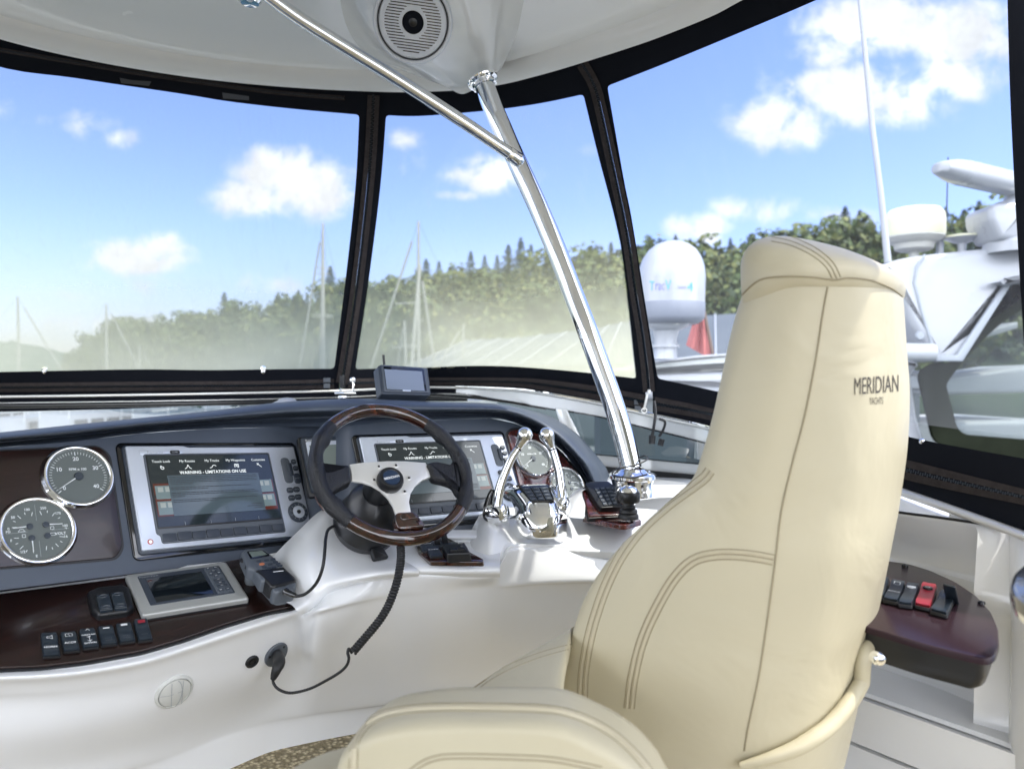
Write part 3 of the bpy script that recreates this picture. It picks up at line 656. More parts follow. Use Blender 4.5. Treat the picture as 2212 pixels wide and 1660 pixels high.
m = MB().mat(wglass2); ur = [lerp(1226, 1620, i/20) for i in range(21)]
m.rings([[P(u, yf(u)+1, dbot(u)+.014) for u in ur], [P(u, yg(u)+2, dbot(u)+.03) for u in ur]], False); m.build('smoked_pane', ws, fix=False)
fc = thing('front_coaming', 'low white front coaming wall under the windscreen glass behind the helm console', 'coaming', P(300, 1040, 2.8))
uw = [lerp(-850, 1215, i/60) for i in range(61)]; tp_ = [P(u, y3(u)+128, dbot(u)+.29) for u in uw]
m = MB().mat(gel); m.rings([[p+Vector((0, .06, 0)) for p in tp_], tp_, [p+Vector((0, -.03, -.02)) for p in tp_], [Vector((p.x, p.y-.04, 0)) for p in tp_]], False); m.build('wall', fc, fix=False, sharp=60)
# hinge clamp hardware under the left zipper
hc = thing('rail_clamp', 'small steel and black clamp on the rail beneath the left zipper', 'clamp', P(748, 850, 2.8))
f_ = Frame(P(748, 848, 2.80), (1, 0, 0), (0, 0, -1)); S_ = 2.8/1600
m = MB().mat(chrome); m.rbox(f_, -24*S_, -2*S_, 22*S_, 3*S_, 0, .012, .003, .002); m.rbox(f_, -16*S_, 6*S_, 2*S_, 14*S_, 0, .012, .003, .002); m.tube([f_.p(15*S_, -26*S_, .01), f_.p(18*S_, -18*S_, .014), f_.p(16*S_, -4*S_, .012)], .004, 8); m.lathe(f_, [(.011, .008), (.009, .013), (0, .014)], 15*S_, -28*S_, 16); m.build('hinge', hc)
m = MB().mat(blackp); m.rbox(f_, -12*S_, -38*S_, -2*S_, -10*S_, 0, .02, .004, .003); m.lathe(f_, [(.005, .02), (.005, .024), (0, .025)], -7*S_, -12*S_, 12); m.build('latch', hc)
# strap ends hanging at the right zipper
t_ = thing('hanging_cord', 'short black cords with round ends hanging on the rail beneath the right zipper', 'cord', P(1415, 900, 2.5))
m = MB().mat(rubber); m.tube(spline([P(1413,866,2.5),P(1416,890,2.48),P(1413,918,2.46),P(1409,940,2.46)], 5), .005, 8); m.tube([P(1409,940,2.46), P(1408,958,2.46)], .011, 12)
m.tube(spline([P(1424,904,2.46),P(1436,910,2.46),P(1434,925,2.46),P(1424,942,2.47)], 5), .0045, 8); m.tube([P(1430,948,2.5), P(1426,962,2.5)], .010, 12); m.build('cord', t_)
# ------------------------------------------------------------ helm dash
PL = para([(265.7,967.5),(627.9,965.5),(670.6,1155.7),(302.2,1193.1)], .42)
PR = para([(772.3,948.6),(1079,939.5),(1129.3,1107.9),(813,1136)], .42)
PV = para([(268.8,1258.7),(487.4,1229),(537.5,1309.5),(306.7,1347.4)], .205)
def dpl(f, u, v, z=0): return (f.hit(u, v, z)-cam.location).dot(DV(0, 1, 0))
def sm(x): x = min(max(x, 0), 1); return x*x*(3-2*x)
def dface(u, v):
    t = sm((u-640)/140.0); a = dpl(PL, min(u, 800), v); b = dpl(PR, max(u, 640), v)
    return 1/lerp(1/a, 1/b, t)
VT = [(-150,941),(0,934.7),(152,919),(300,904),(449,890),(499,882),(603,869),(672,866),(733,862.7),(822,863),(928,868.5),(1007,871),(1075,872.5),(1095,876),(1150,891),(1194,914),(1227,938),(1271,987),(1295,1015),(1303,1046)]
# the hood follows a screen curve given by parameter s; (u,v) of lip and of the cove foot
HL = [(-600,990),(-380,966),(-150,946),(0,934.7),(152,919),(300,904),(449,889),(603,870),(733,862.7),(822,863),(928,868),(1007,870),(1075,873),(1120,881),(1160,896),(1194,914),(1227,938),(1250,962),(1271,987),(1290,1012),(1302,1046)]
HF = [(-600,1048),(-380,1016),(-150,984),(0,966),(152,954),(300,936),(449,926),(603,922),(733,920),(800,915),(900,909),(980,905),(1060,903),(1090,906),(1117,915),(1142,926),(1165,938),(1187,952),(1205,966),(1228,990),(1262,1046)]
console = thing('helm_console', 'white moulded helm console with a dark blue hooded instrument panel curving across the front', 'helm console', P(500, 1300, 1.6))
mid = lambda a, b, t: (lerp(a[0], b[0], t), lerp(a[1], b[1], t))
rows = []
dl = lambda u: dface(min(u, 1180), 930)
rows.append([P(h[0]+ (20 if h[0] > 1150 else 0), h[1]-1, dl(h[0])+.42) for h in HL])
rows.append([P(h[0]+ (6 if h[0] > 1150 else 0), h[1]-1.5, dl(h[0])+.12) for h in HL])
rows.append([P(*h, dl(h[0])+.0) for h in HL])
rows.append([P(*mid(h, f, .16), dl(h[0])-.05) for h, f in zip(HL, HF)])
rows.append([P(*mid(h, f, .40), dl(h[0])-.065) for h, f in zip(HL, HF)])
rows.append([P(*mid(h, f, .50), dl(h[0])-.03) for h, f in zip(HL, HF)])
rows.append([P(*mid(h, f, .62), dl(h[0])+.035) for h, f in zip(HL, HF)])
rows.append([P(*mid(h, f, .86), lerp(dl(h[0])+.035, dface(*f), .7)) for h, f in zip(HL, HF)])
rows.append([P(*f, dface(*f)) for f in HF])
m = MB().mat(plas); m.rings(surfgrid(rows, 6, 6), False); m.build('dash_hood', console, fix=False, sharp=70)
VB = [(-600,1352),(-380,1322),(-150,1292),(0,1274),(152,1255),(304,1236),(516,1213.5),(640,1190),(760,1165),(900,1150),(1000,1143),(1060,1138),(1180,1128)]
VFt = [(-600,1048),(-380,1016),(-150,984),(0,966),(152,954),(300,936),(449,926),(603,922),(733,920),(800,915),(900,909),(980,905),(1060,903),(1117,915),(1165,938),(1205,966),(1228,990),(1262,1046)]
nu = 120; us = [lerp(-600, 1262, i/nu) for i in range(nu+1)]; rows = []
for k in range(13):
    t = k/12; row = []
    for u in us:
        a = pl(u, VFt); b = cr(u, VB) if u < 1180 else 1128; b = max(b, a+1); v = lerp(a, b, t); row.append(P(u, v, dface(u, v)+.0))
    rows.append(row)
rows.append([P(u, (cr(u, VB) if u < 1180 else 1128)+3, dface(u, cr(u, VB))+.02) for u in us])
rows.append([P(u, (cr(u, VB) if u < 1180 else 1128)+5, dface(u, cr(u, VB))+.10) for u in us])
m = MB().mat(plas); m.rings(rows, False); m.build('instrument_fascia', console, fix=False, sharp=60)
# small cove ridge round the fascia above the displays
m = MB().mat(plas)
# ---- white moulding
EE = [(-600,1538),(-420,1510),(-260,1486),(-150,1470),(0,1461),(91,1457),(182,1448),(304,1427),(395,1400),(486,1370),(577,1340),(640,1319),(680,1300),(702,1275),(730,1264),(780,1252),(843,1242),(900,1241),(980,1242),(1045,1243),(1070,1236),(1085,1212),(1105,1190),(1157,1187),(1230,1190),(1300,1192),(1420,1200),(1560,1212)]
def dedge(u, v):
    if u < 650: return dpl(PV, u, v, -.004)
    return pl(u, [(650, dpl(PV, 650, 1318, -.004)), (705, 1.59), (843, 1.62), (1045, 1.66), (1085, 1.70), (1157, 1.76), (1300, 1.84), (1560, 1.95)])
TOE = [(-600,1900),(-420,1840),(-260,1790),(0,1735),(200,1690),(349,1648),(455,1606),(577,1566),(672,1549),(763,1537),(900,1520),(1100,1500),(1400,1480),(1560,1470)]
CAR = [(-600,1965),(-420,1905),(-260,1850),(0,1800),(200,1750),(349,1712),(501,1657),(577,1624),(672,1601),(763,1583),(900,1560),(1100,1535),(1400,1510),(1560,1500)]
rows = [[] for _ in range(12)]
for (u, v) in EE:
    d = dedge(u, v); tv, cv_ = cr(u, TOE), cr(u, CAR); q = P(u, v, d)
    zt_, zc_ = .05, 0.0
    B = PZ(u, tv, zt_+.03); Cc = PZ(u, cv_, .0)
    bk = Vector((0, .03, .0))
    a = P(u, v-14, dedge(u, v-14)+.012) if u < 690 or u > 1100 else P(u, v-16, d+.025)
    rows[0].append(a+Vector((0, .06, -.02))); rows[1].append(a)
    rows[2].append(P(u, v-4, d+.002)); rows[3].append(P(u, v+5, d-.004)); rows[4].append(P(u, v+18, d+.010)); rows[5].append(P(u, v+36, d+.022))
    H = P(u, v+60, d+.035)
    rows[6].append(H); rows[7].append(H.lerp(B, .3)+Vector((0, -.01, 0))); rows[8].append(H.lerp(B, .72)+Vector((0, .01, 0))); rows[9].append(B+Vector((0, .004, .012)))
    rows[10].append(B.lerp(Cc, .45)+Vector((0, -.0, .022))); rows[11].append(Cc+Vector((0, 0, -.01)))
SME = [(-260,1486),(0,1461),(182,1448),(395,1400),(577,1345),(705,1302),(843,1272),(1045,1256),(1157,1244),(1300,1240),(1560,1250)]
SMD = lambda u: pl(u, [(650, 1.50), (843, 1.63), (1045, 1.69), (1157, 1.74), (1300, 1.80), (1560, 1.92)])
for i, (u, v) in enumerate(EE):
    if u < 640: continue
    vs_ = max(cr(u, SME), v+10); w = sm((u-640)/60); d = SMD(u)
    for k, (dv_, dd) in ((4, (8, .0)), (5, (22, .012)), (6, (46, .028))):
        rows[k][i] = rows[k][i].lerp(P(u, vs_+dv_, d+dd), w)
    H = rows[6][i]; B = rows[9][i]; rows[7][i] = H.lerp(B, .3); rows[8][i] = H.lerp(B, .72)
m = MB().mat(gel); m.rings(surfgrid(rows, 5, 5), False); shell = m.build('console_front', console, fix=False, sharp=80)
# shelf under the wood switch panel and the light strip above it
m = MB().mat(gel)
top = [(-600,1360),(-200,1300),(0,1277),(152,1258),(304,1239),(516,1216),(620,1196),(700,1180)]; bot = [(-600,1532),(-200,1476),(0,1452),(91,1448),(182,1440),(304,1418),(395,1391),(486,1361),(577,1332),(660,1308),(700,1290)]
uu = [lerp(-600, 700, i/56) for i in range(57)]
m.rings([[P(u, cr(u, top)-8, dpl(PV, u, cr(u, top)-8, -.004)) for u in uu], [P(u, lerp(cr(u, top), cr(u, bot), .5), dpl(PV, u, lerp(cr(u, top), cr(u, bot), .5), -.004)) for u in uu], [P(u, cr(u, bot), dpl(PV, u, cr(u, bot), -.004)) for u in uu]], False)
m.build('switch_shelf', console, fix=False)
a_ = P(-600, 990, dl(-600)-.05); b_ = P(-600, 1352, dface(-600, 1352)); c_ = P(-600, 1538, dedge(-600, 1538)); e_ = PZ(-600, 1900, .03)
m = MB().mat(gel); m.add([a_, b_, c_, e_, Vector((e_.x-.25, e_.y+.75, 0)), a_+Vector((-.25, .42, -.02))], [[0, 1, 2, 3, 4, 5]], False); m.build('end_panel', console, fix=False)
# ---- wheel column pod (left flank, front, shelf to the right)
rows = [[(560,1230,1.72),(592,1198,1.76),(640,1150,1.80),(690,1104,1.88),(722,1096,1.92),(780,1098,1.93),(860,1110,1.94),(930,1130,1.95)],
        [(575,1262,1.66),(604,1226,1.68),(648,1176,1.71),(696,1120,1.81),(730,1112,1.86),(790,1115,1.87),(870,1130,1.88),(935,1150,1.88)],
        [(600,1290,1.62),(628,1256,1.62),(664,1210,1.63),(702,1160,1.73),(738,1150,1.77),(800,1155,1.78),(876,1168,1.79),(925,1180,1.80)],
        [(630,1306,1.585),(654,1286,1.58),(680,1252,1.58),(706,1218,1.62),(742,1206,1.65),(806,1205,1.66),(868,1205,1.67),(905,1206,1.69)],
        [(640,1318,1.57),(666,1304,1.565),(688,1284,1.565),(708,1262,1.565),(745,1250,1.565),(808,1238,1.575),(868,1232,1.59),(905,1231,1.62)],
        [(650,1328,1.58),(676,1316,1.58),(698,1300,1.58),(716,1280,1.585),(750,1266,1.59),(810,1254,1.60),(868,1247,1.61),(905,1245,1.63)]]
m = MB().mat(gel); m.rings(surfgrid([[P(*q) for q in r] for r in rows], 6, 6), False); m.build('column_pod', console, fix=False, sharp=80)
# shelf between the wheel pod and the throttle pod, with the pale strip behind it
PS = para([(905,1176),(1008,1176),(1046,1212),(935,1211)], .12, None)
PSd = dpl(PS, 935, 1211); kk = 1.64/PSd
PS = Frame(cam.location+(PS.O-cam.location)*kk, PS.ex, PS.ey)
rows = [[P(u, 1144, 1.80+.0*u) for u in (800,900,1000,1080)], [P(u, 1160, 1.76) for u in (800,900,1000,1080)], [P(u, 1168, 1.78) for u in (800,900,1000,1080)], [P(u, 1178, 1.75) for u in (800,900,1000,1080)], [P(u, 1210, 1.655) for u in (800,900,1000,1080)], [P(u, 1232, 1.62) for u in (800,900,1000,1080)], [P(u, 1246, 1.645) for u in (800,900,1000,1080)]]
m = MB().mat(gel); m.rings(surfgrid(rows, 5, 5), False); m.build('switch_ledge', console, fix=False, sharp=80)
# throttle pod
rows = [[(985,1205,1.78),(1010,1160,1.83),(1030,1122,1.88),(1042,1108,1.92),(1090,1096,1.98),(1200,1092,2.02),(1290,1092,2.06),(1420,1100,2.1)],
        [(1000,1225,1.70),(1022,1178,1.74),(1042,1134,1.79),(1056,1118,1.83),(1100,1116,1.90),(1200,1115,1.94),(1300,1115,1.97),(1420,1122,2.0)],
        [(1030,1240,1.67),(1046,1200,1.69),(1058,1160,1.72),(1072,1142,1.76),(1110,1148,1.82),(1200,1150,1.86),(1310,1152,1.88),(1420,1158,1.9)],
        [(1050,1244,1.665),(1064,1215,1.68),(1076,1182,1.71),(1090,1164,1.74),(1120,1172,1.77),(1200,1180,1.80),(1310,1183,1.83),(1420,1186,1.86)],
        [(1056,1248,1.675),(1074,1224,1.69),(1086,1196,1.71),(1100,1178,1.735),(1130,1185,1.755),(1200,1190,1.79),(1310,1193,1.82),(1420,1196,1.85)],
        [(1060,1258,1.70),(1080,1240,1.71),(1094,1214,1.73),(1108,1196,1.75),(1135,1198,1.77),(1200,1203,1.80),(1310,1206,1.83),(1420,1208,1.86)]]
m = MB().mat(gel); m.rings(surfgrid([[P(*q) for q in r] for r in rows], 6, 6), False); tpod = m.build('throttle_pod', console, fix=False, sharp=80)
# keypad pod (small white wedge right of the throttle)
rows = [[(1222,1105,1.90),(1226,1085,1.94),(1234,1066,1.99),(1256,1053,2.02),(1330,1048,2.06)],
        [(1230,1116,1.86),(1240,1088,1.90),(1250,1064,1.95),(1262,1052,1.985),(1335,1047,2.03)],
        [(1262,1119,1.84),(1264,1090,1.88),(1258,1068,1.925),(1268,1056,1.95),(1340,1052,2.0)]]
m = MB().mat(gel); m.rings(surfgrid([[P(*q) for q in r] for r in rows], 5, 5), False); m.build('keypad_pod', console, fix=False, sharp=80)
# filler deck behind the pods up to the windscreen foot
m = MB().mat(gel); m.rings([[P(u, v, 2.15) for u, v in ((1180,1110),(1300,1090),(1420,1075),(1560,1070))], [P(u, v, 2.3) for u, v in ((1180,1060),(1300,1052),(1420,1046),(1560,1050))], [P(u, v, 2.6) for u, v in ((1180,1030),(1300,1028),(1420,1030),(1560,1036))]], False)
m.rings([[P(u, v, 2.22) for u, v in ((1370,1130),(1420,1130),(1560,1130),(1700,1140))], [P(u, v, 2.26) for u, v in ((1370,1046),(1420,1046),(1560,1048),(1700,1050))], [P(u, v, 2.5) for u, v in ((1370,1038),(1420,1034),(1560,1034),(1700,1036))]], False)
m.build('console_deck', console, fix=False, sharp=50)
cb = bvh(shell)
# ---- wood gauge panel, left
gp = PL.at(0, 0, 0)
out = rpoly(PL.pts(Z(z1, [(-500,455),(0,430),(700,398),(770,460),(800,640),(868,1110),(820,1185),(300,1232),(40,1252),(-500,1300)])), .014)
m = MB().mat(rosewood); m.prism(PL, out, -.002, .004, .0015); m.build('gauge_wood_panel', console)
m = MB().mat(blackp); o2 = rpoly(PL.pts([(a+b, c+d) for (a, c), (b, d) in zip(Z(z1, [(-500,455),(0,430),(700,398),(770,460),(800,640),(868,1110),(820,1185),(300,1232),(40,1252),(-500,1300)]), [(0,-4),(0,-4),(0,-4),(5,-3),(5,0),(5,3),(4,5),(0,4),(0,4),(0,4)])]), .014); m.prism(PL, o2, -.004, .001); m.build('panel_gap', console)
# ---- lower wood switch panel
lw = Z(z2, [(-500,420),(0,348),(900,232),(1700,100),(1900,60),(2050,200),(2165,388),(2122,428),(1900,470),(1600,560),(1300,665),(1000,752),(600,824),(300,860),(20,872),(-500,900)])
m = MB().mat(rosewood); m.prism(PV, rpoly(PV.pts(lw), .01), -.002, .0055, .002); m.build('switch_wood_panel', console)
m = MB().mat(blackp); m.prism(PV, rpoly(PV.pts([(u+(.6 if v < 1290 else 1.5), v+(-1.2 if v < 1285 else 2.2)) for u, v in lw]), .01), -.004, .0012); m.build('switch_panel_seal', console)

def gauge(fr, x, y, R, H, name, label, group, face):
    g = thing(name, label, 'gauge', fr.p(x, y, 0), group); f = fr.at(x, y, 0)
    m = MB().mat(chrome); m.lathe(f, [(R*1.07, 0), (R*1.08, H*.35), (R*1.02, H*.75), (R*1.0, H), (R*.965, H*1.04), (R*.93, H*.98), (R*.905, H*.82), (R*.895, H*.4)], res=64)
    m.build('bezel', g)
    m = MB().mat(gauge_f); m.lathe(f, [(R*.9, H*.35), (0, H*.35)], res=48); face(m, f, R*.9, H*.35+.0006); m.build('dial', g)
    m = MB().mat(gglass); m.lathe(f, [(R*.905, H*.80), (0, H*.80)], res=40); m.build('glass', g, fix=False)
    return g
def tacho(needle, faint=False):
    def f(m, fr, R, z):
        mw = white
        A0, A1 = math.radians(140), math.radians(397)
        m.mat(mw)
        for i in range(41):
            a = lerp(A0, A1, i/40); big = i % 10 == 0; r0 = R*(.80 if big else .84)
            m.line(fr, (r0*math.cos(a), r0*math.sin(a)), (R*.93*math.cos(a), R*.93*math.sin(a)), R*(.03 if big else .016), z)
        for k, t in enumerate(('0', '10', '20', '30', '40')):
            a = lerp(A0, A1, k/4); m.text(fr, t, R*.66*math.cos(a), R*.66*math.sin(a), R*.2, z, bold=.02)
        m.text(fr, 'RPM x 100', 0, -R*.27, R*.13, z, bold=.02)
        a = needle; m.mat(white); m.poly(fr.at(0, 0, 0, a), [(R*.1, -R*.02), (R*.8, -R*.008), (R*.8, R*.008), (R*.1, R*.02)], z+.003)
        m.mat(midgrey); m.lathe(fr, [(R*.15, z), (R*.15, z+.003), (R*.13, z+.004), (0, z+.004)], res=24)
    return f
def multi(m, fr, R, z):
    m.mat(dimw)
    for a, b in (((0, -.9), (0, -.35)), ((-.9, .04), (-.3, .02)), ((.42, .02), (.93, .0)), ((0, .35), (0, .9))): m.line(fr, (a[0]*R, a[1]*R), (b[0]*R, b[1]*R), R*.012, z)
    m.mat(white); T = lambda t, x, y, s=.12: m.text(fr, t, x*R, y*R, s*R, z, bold=.02)
    T('0', -.82, -.12); T('50', -.66, -.5); T('100', -.24, -.74); T('250', .24, -.76); T('175', .66, -.55); T('100', .82, -.1); T('PSI', -.84, -.02, .11); T('F', -.78, .28); T('1/2', -.5, .68); T('E', -.12, .86); T('VOLT', .66, .16, .13); T('16', .80, .28); T('°F', .84, 0, .09)
    for cx, cy, a0, a1 in ((-.22, -.16, 180, 285), (.26, -.18, 255, 360), (-.2, .24, 90, 185), (.26, .2, 10, 100)):
        for k in range(5):
            a = math.radians(lerp(a0, a1, k/4)); r0, r1 = (.36, .5) if k % 2 == 0 else (.42, .5)
            m.mat(white).line(fr, ((cx+r0*math.cos(a))*R, (cy+r0*math.sin(a))*R), ((cx+r1*math.cos(a))*R, (cy+r1*math.sin(a))*R), R*.02, z)
        m.mat(midgrey).lathe(fr, [(R*.1, z), (R*.1, z+.002), (0, z+.0025)], cx*R, cy*R, 20)
    for cx, cy, a in ((-.22, -.16, 176), (.26, -.18, 2), (-.2, .24, 90)):
        m.mat(white).poly(fr.at(cx*R, cy*R, 0, math.radians(a)), [(R*.1, -R*.02), (R*.48, -R*.01), (R*.48, R*.01), (R*.1, R*.02)], z+.002)
    m.mat(white)
    def boxp(x, y, w, h): m.path(fr, [(x*R, y*R), ((x+w)*R, y*R), ((x+w)*R, (y+h)*R), (x*R, (y+h)*R), (x*R, y*R)], R*.014, z)
    boxp(.36, .12, .14, .08); boxp(-.46, .10, .09, .10); boxp(.38, -.1, .1, .1)
    m.path(fr, [(-.56*R, 0), (-.50*R, -.08*R), (-.42*R, -.08*R), (-.36*R, 0), (-.56*R, 0)], R*.014, z)
x, y = PL.loc(*z1(562, 600)); x2, y2_ = PL.loc(*z1(268, 985))
hz = .016
def gl_at(u, v): return PL.loc(u, v, hz)
x, y = gl_at(172.1, 1026.1); gauge(PL.at(0, 0, .004), x, y, .066, hz-.003, 'tachometer_gauge', 'chrome ringed tachometer reading zero, upper of the two gauges in the left wood panel', 'chrome ringed gauges', tacho(math.radians(146)))
x, y = gl_at(83.6, 1143.1); gauge(PL.at(0, 0, .004), x, y, .067, hz-.003, 'engine_gauge', 'chrome ringed four in one engine gauge, lower of the two in the left wood panel', 'chrome ringed gauges', multi)
# ---- chartplotters
def plotter(fr, f, label, popup, zz_, tag2):
    t = thing('chartplotter', label, 'chartplotter', fr.p(0, 0, 0), 'large chartplotters in the dash'); W_, H_ = fr.w, fr.h
    m = MB().mat(blackg); m.rbox(fr, -.016, -.012, W_+.014, H_+.018, -.002, .005, .014, .003); m.build('recess_gasket', t)
    m = MB().mat(midgrey); m.rbox(fr, -.006, -.004, W_+.006, H_+.008, .003, .010, .010, .003); m.build('case', t)
    m = MB().mat(silver); m.prism(fr, rpoly([(0, 0), (W_*.31, 0), (W_*.335, .004), (W_, .004), (W_, H_), (0, H_)], .004), .008, .016, .003)
    m.prism(fr, rrect(W_*.065, .010, W_*.295, .024, .007), .014, .0178, .0008); m.mat(blackp).rbox(fr, W_*.225, .0125, W_*.28, .0215, .017, .0188, .004, .0004)
    m.mat(dimw).text(fr, 'Raymarine', W_*.145, .017, .0085, .0182).text(fr, 'E140', W_*.252, .017, .006, .0192); m.build('bezel', t)
    sx0, sy0, sx1, sy1 = W_*.095, .026, W_*.805, H_*.80
    m = MB().mat(greyp); m.prism(fr, rpoly([(sx0-.006, sy0-.006), (sx1+.006, sy0-.006), (sx1+.006, H_*.955), (sx0+.003, H_*.955), (sx0+.002, H_*.88), (sx0-.006, H_*.86)], .006), .015, .0185, .002)
    m.mat(blackp).rbox(fr, sx0-.002, sy0-.002, sx1+.002, sy1+.004, .018, .0192, .003, .0005); m.build('screen_surround', t)
    w, h = sx1-sx0, sy1-sy0; zq_ = .0198; g = fr.at(sx0, sy0, 0)
    m = MB().mat(scr_dark); m.poly(g, [(0, 0), (w, 0), (w, h), (0, h)], zq_)
    m.mat(scr_wood); nst = 8
    for y0, y1_ in ((.40, .80), (.80, .86)): m.poly(g, [(.01*w, y0*h), (.99*w, y0*h), (.99*w, y1_*h), (.01*w, y1_*h)], zq_+.0003)
    m.mat(scr_dark).poly(g, [(.01*w, .56*h), (.99*w, .56*h), (.99*w, .60*h), (.01*w, .60*h)], zq_+.0005)
    m.mat(scr_txt); lab = ['Touch Lock', 'My Routes', 'My Tracks', 'My Waypoints', 'Customize']
    for k, s_ in enumerate(lab): m.text(g, s_, w*(.10+.2*k), h*.085, .0085, zq_+.0006)
    ic = lambda pts, k: m.path(g, [(w*(.10+.2*k)+a*.001, h*.17+b*.001) for a, b in pts], .0014, zq_+.0006)
    ic([(-3, -4), (-3, 2), (0, 5), (4, 3), (3, -1), (-1, -1), (-1, -4)], 0); ic([(-8, 5), (-3, 2), (0, -5), (4, 3), (8, 5)], 1); ic([(-8, 4), (-3, 3), (0, -2), (4, -3), (8, 0)], 2); ic([(-5, 4), (-5, -4), (5, -4), (5, 4), (2, 4)], 3); ic([(-3, -3), (3, 3)], 3); ic([(-3, 3), (3, -3)], 3); ic([(-6, -5), (-2, -2), (6, 5)], 4); ic([(-6, -1), (-2, -2), (-2, -6)], 4)
    m.text(g, 'WARNING - LIMITATIONS ON USE', w*.5, h*.255, .0105, zq_+.0006, bold=.02)
    m.mat(scr_btn)
    for bx, by in ((.02, .43), (.02, .65), (.84, .40), (.84, .62)): m.poly(g, [(bx*w, by*h), ((bx+.14)*w, by*h), ((bx+.14)*w, (by+.19)*h), (bx*w, (by+.19)*h)], zq_+.0007)
    m.mat(scr_icn)
    for bx, by in ((.02, .43), (.02, .65), (.84, .40), (.84, .62)):
        m.poly(g, [((bx+.02)*w, (by+.02)*h), ((bx+.06)*w, (by+.02)*h), ((bx+.06)*w, (by+.09)*h), ((bx+.02)*w, (by+.09)*h)], zq_+.0009)
        m.poly(g, [((bx+.075)*w, (by+.02)*h), ((bx+.115)*w, (by+.02)*h), ((bx+.115)*w, (by+.09)*h), ((bx+.075)*w, (by+.09)*h)], zq_+.0009)
    if popup:
        m.mat(scr_pop).poly(g, [(.125*w, .29*h), (.875*w, .29*h), (.875*w, .865*h), (.125*w, .865*h)], zq_+.0012); m.mat(scr_blk)
        R_ = random.Random(3)
        for k, L_ in enumerate((.97, .98, .95, .96, .22, 0, .90, .40, 0, .93, .97, .12, 0, .95, .50)):
            if not L_: continue
            yy = .315+k*.0255; x_ = .14
            while x_ < .14+.72*L_:
                ww = R_.uniform(.008, .04); m.line(g, (x_*w, yy*h), (min(x_+ww, .86)*w, yy*h), .0017, zq_+.0015); x_ += ww+.007
        for k, L_ in enumerate((.10, .14, .08)): m.line(g, ((.86-L_)*w, (.76+k*.03)*h), (.86*w, (.76+k*.03)*h), .0018, zq_+.0015)
    m.mat(dimw)
    for k in range(1, 5): m.line(g, (w*(.2*k), h*.95), (w*(.2*k), h*1.0), .0006, zq_+.0008)
    m.build('screen', t, fix=False)
    # soft keys
    kx0, kx1, ky0, ky1 = sx0+.004, sx1+.002, H_*.865, H_*.94; n_ = 9
    m = MB().mat(midgrey)
    for k in range(n_):
        a = lerp(kx0, kx1, k/n_); b = lerp(kx0, kx1, (k+1)/n_); m.rbox(fr, a+.001, ky0+(k % 2)*-.001, b-.001, ky1, .0175, .021+(k % 2)*.001, .003, .001)
    m.build('soft_keys', t)
    bx = lambda px: px*W_
    m = MB().mat(greyp); m.rbox(fr, W_*.885, H_*.145, W_*.945, H_*.43, .015, .0175, .010, .001); m.mat(midgrey).rbox(fr, W_*.925, H_*.205, W_*.95, H_*.355, .015, .022, .004, .002); m.build('card_door', t)
    for (a, b, c, d_, s_) in ((.958, .165, .992, .22, 'PAGE'), (.962, .24, .996, .295, 'ACTIVE'), (.955, .325, .995, .44, 'RANGE'), (.905, .48, .947, .54, 'WPTS'), (.95, .475, .992, .535, 'DATA'), (.905, .565, .947, .625, 'MENU'), (.95, .56, .992, .62, 'CANCEL')):
        o_ = -.022 if a < .95 or b > .45 else -.004
        m = MB().mat(midgrey); m.rbox(fr, (a+o_)*W_, b*H_, (c+o_)*W_, d_*H_, .015, .020, .0055, .0015); m.mat(dimw).text(fr, s_, ((a+c)/2+o_)*W_, (b+d_)/2*H_, .0045, .0203); m.build('key', t)
    cx, cy = W_*.925, H_*.755
    m = MB().mat(midgrey); m.lathe(fr, [(.0265, .015), (.0265, .020), (.024, .0225), (.0165, .0225), (.016, .019)], cx, cy, 36)
    m.mat(dimw)
    for k in range(12):
        a = k*math.pi/6+.2; m.line(fr, (cx+.017*math.cos(a), cy+.017*math.sin(a)), (cx+.0235*math.cos(a), cy+.0235*math.sin(a)), .0008, .0228)
    m.mat(silver).lathe(fr, [(.016, .019), (.0155, .0235), (.006, .0235), (.0055, .022)], cx, cy, 32); m.mat(blackp).lathe(fr, [(.005, .022), (.004, .026), (0, .0265)], cx, cy, 16); m.build('rotary_knob', t)
    m = MB().mat(led).lathe(fr, [(.006, .0155), (.006, .0175), (.004, .018)], W_*.045, H_*.925, 18); m.mat(scr_txt).lathe(fr, [(.004, .018), (.002, .0185), (0, .0185)], W_*.045, H_*.925, 14); m.build('power_light', t)
plotter(PL, None, 'large silver chartplotter left of the wheel showing a warning page on its lit screen', True, 0, 'L')
plotter(PR, None, 'large silver chartplotter behind the right half of the steering wheel', True, 0, 'R')
# ---- small instrument between the plotters
PC = Frame(P(652, 946, dface(700, 990)-.04), PL.ex*.35+PR.ex*.65, PL.ey+PR.ey)
h_ = lambda u, v, z=0: PC.loc(u, v, z)
t = thing('instrument_display', 'small grey autopilot display with a blank greenish screen behind the wheel rim', 'display', PC.O)
q = [h_(*p) for p in ((646,948),(751,944),(779,1060),(672,1066))]
m = MB().mat(blackp); m.prism(PC, rpoly([h_(*p) for p in ((642,944),(757,940),(786,1066),(668,1074))], .008), -.012, .001, .002); m.build('recess', t)
m = MB().mat(midgrey); m.prism(PC, rpoly(q, .008), 0, .012, .003); m.build('case', t)
m = MB().mat(silver); m.prism(PC, rpoly([h_(*p, .012) for p in ((660,954),(745,950),(765,1020),(674,1026))], .004), .011, .014, .001); m.mat(white).text(PC, 'Raymarine', *h_(673, 951, .012), .008, .0125); m.build('frame', t)
m = MB().mat(lcd); m.poly(PC, [h_(*p, .014) for p in ((668,962),(738,959),(750,1008),(678,1013))], .0145); m.build('screen', t)
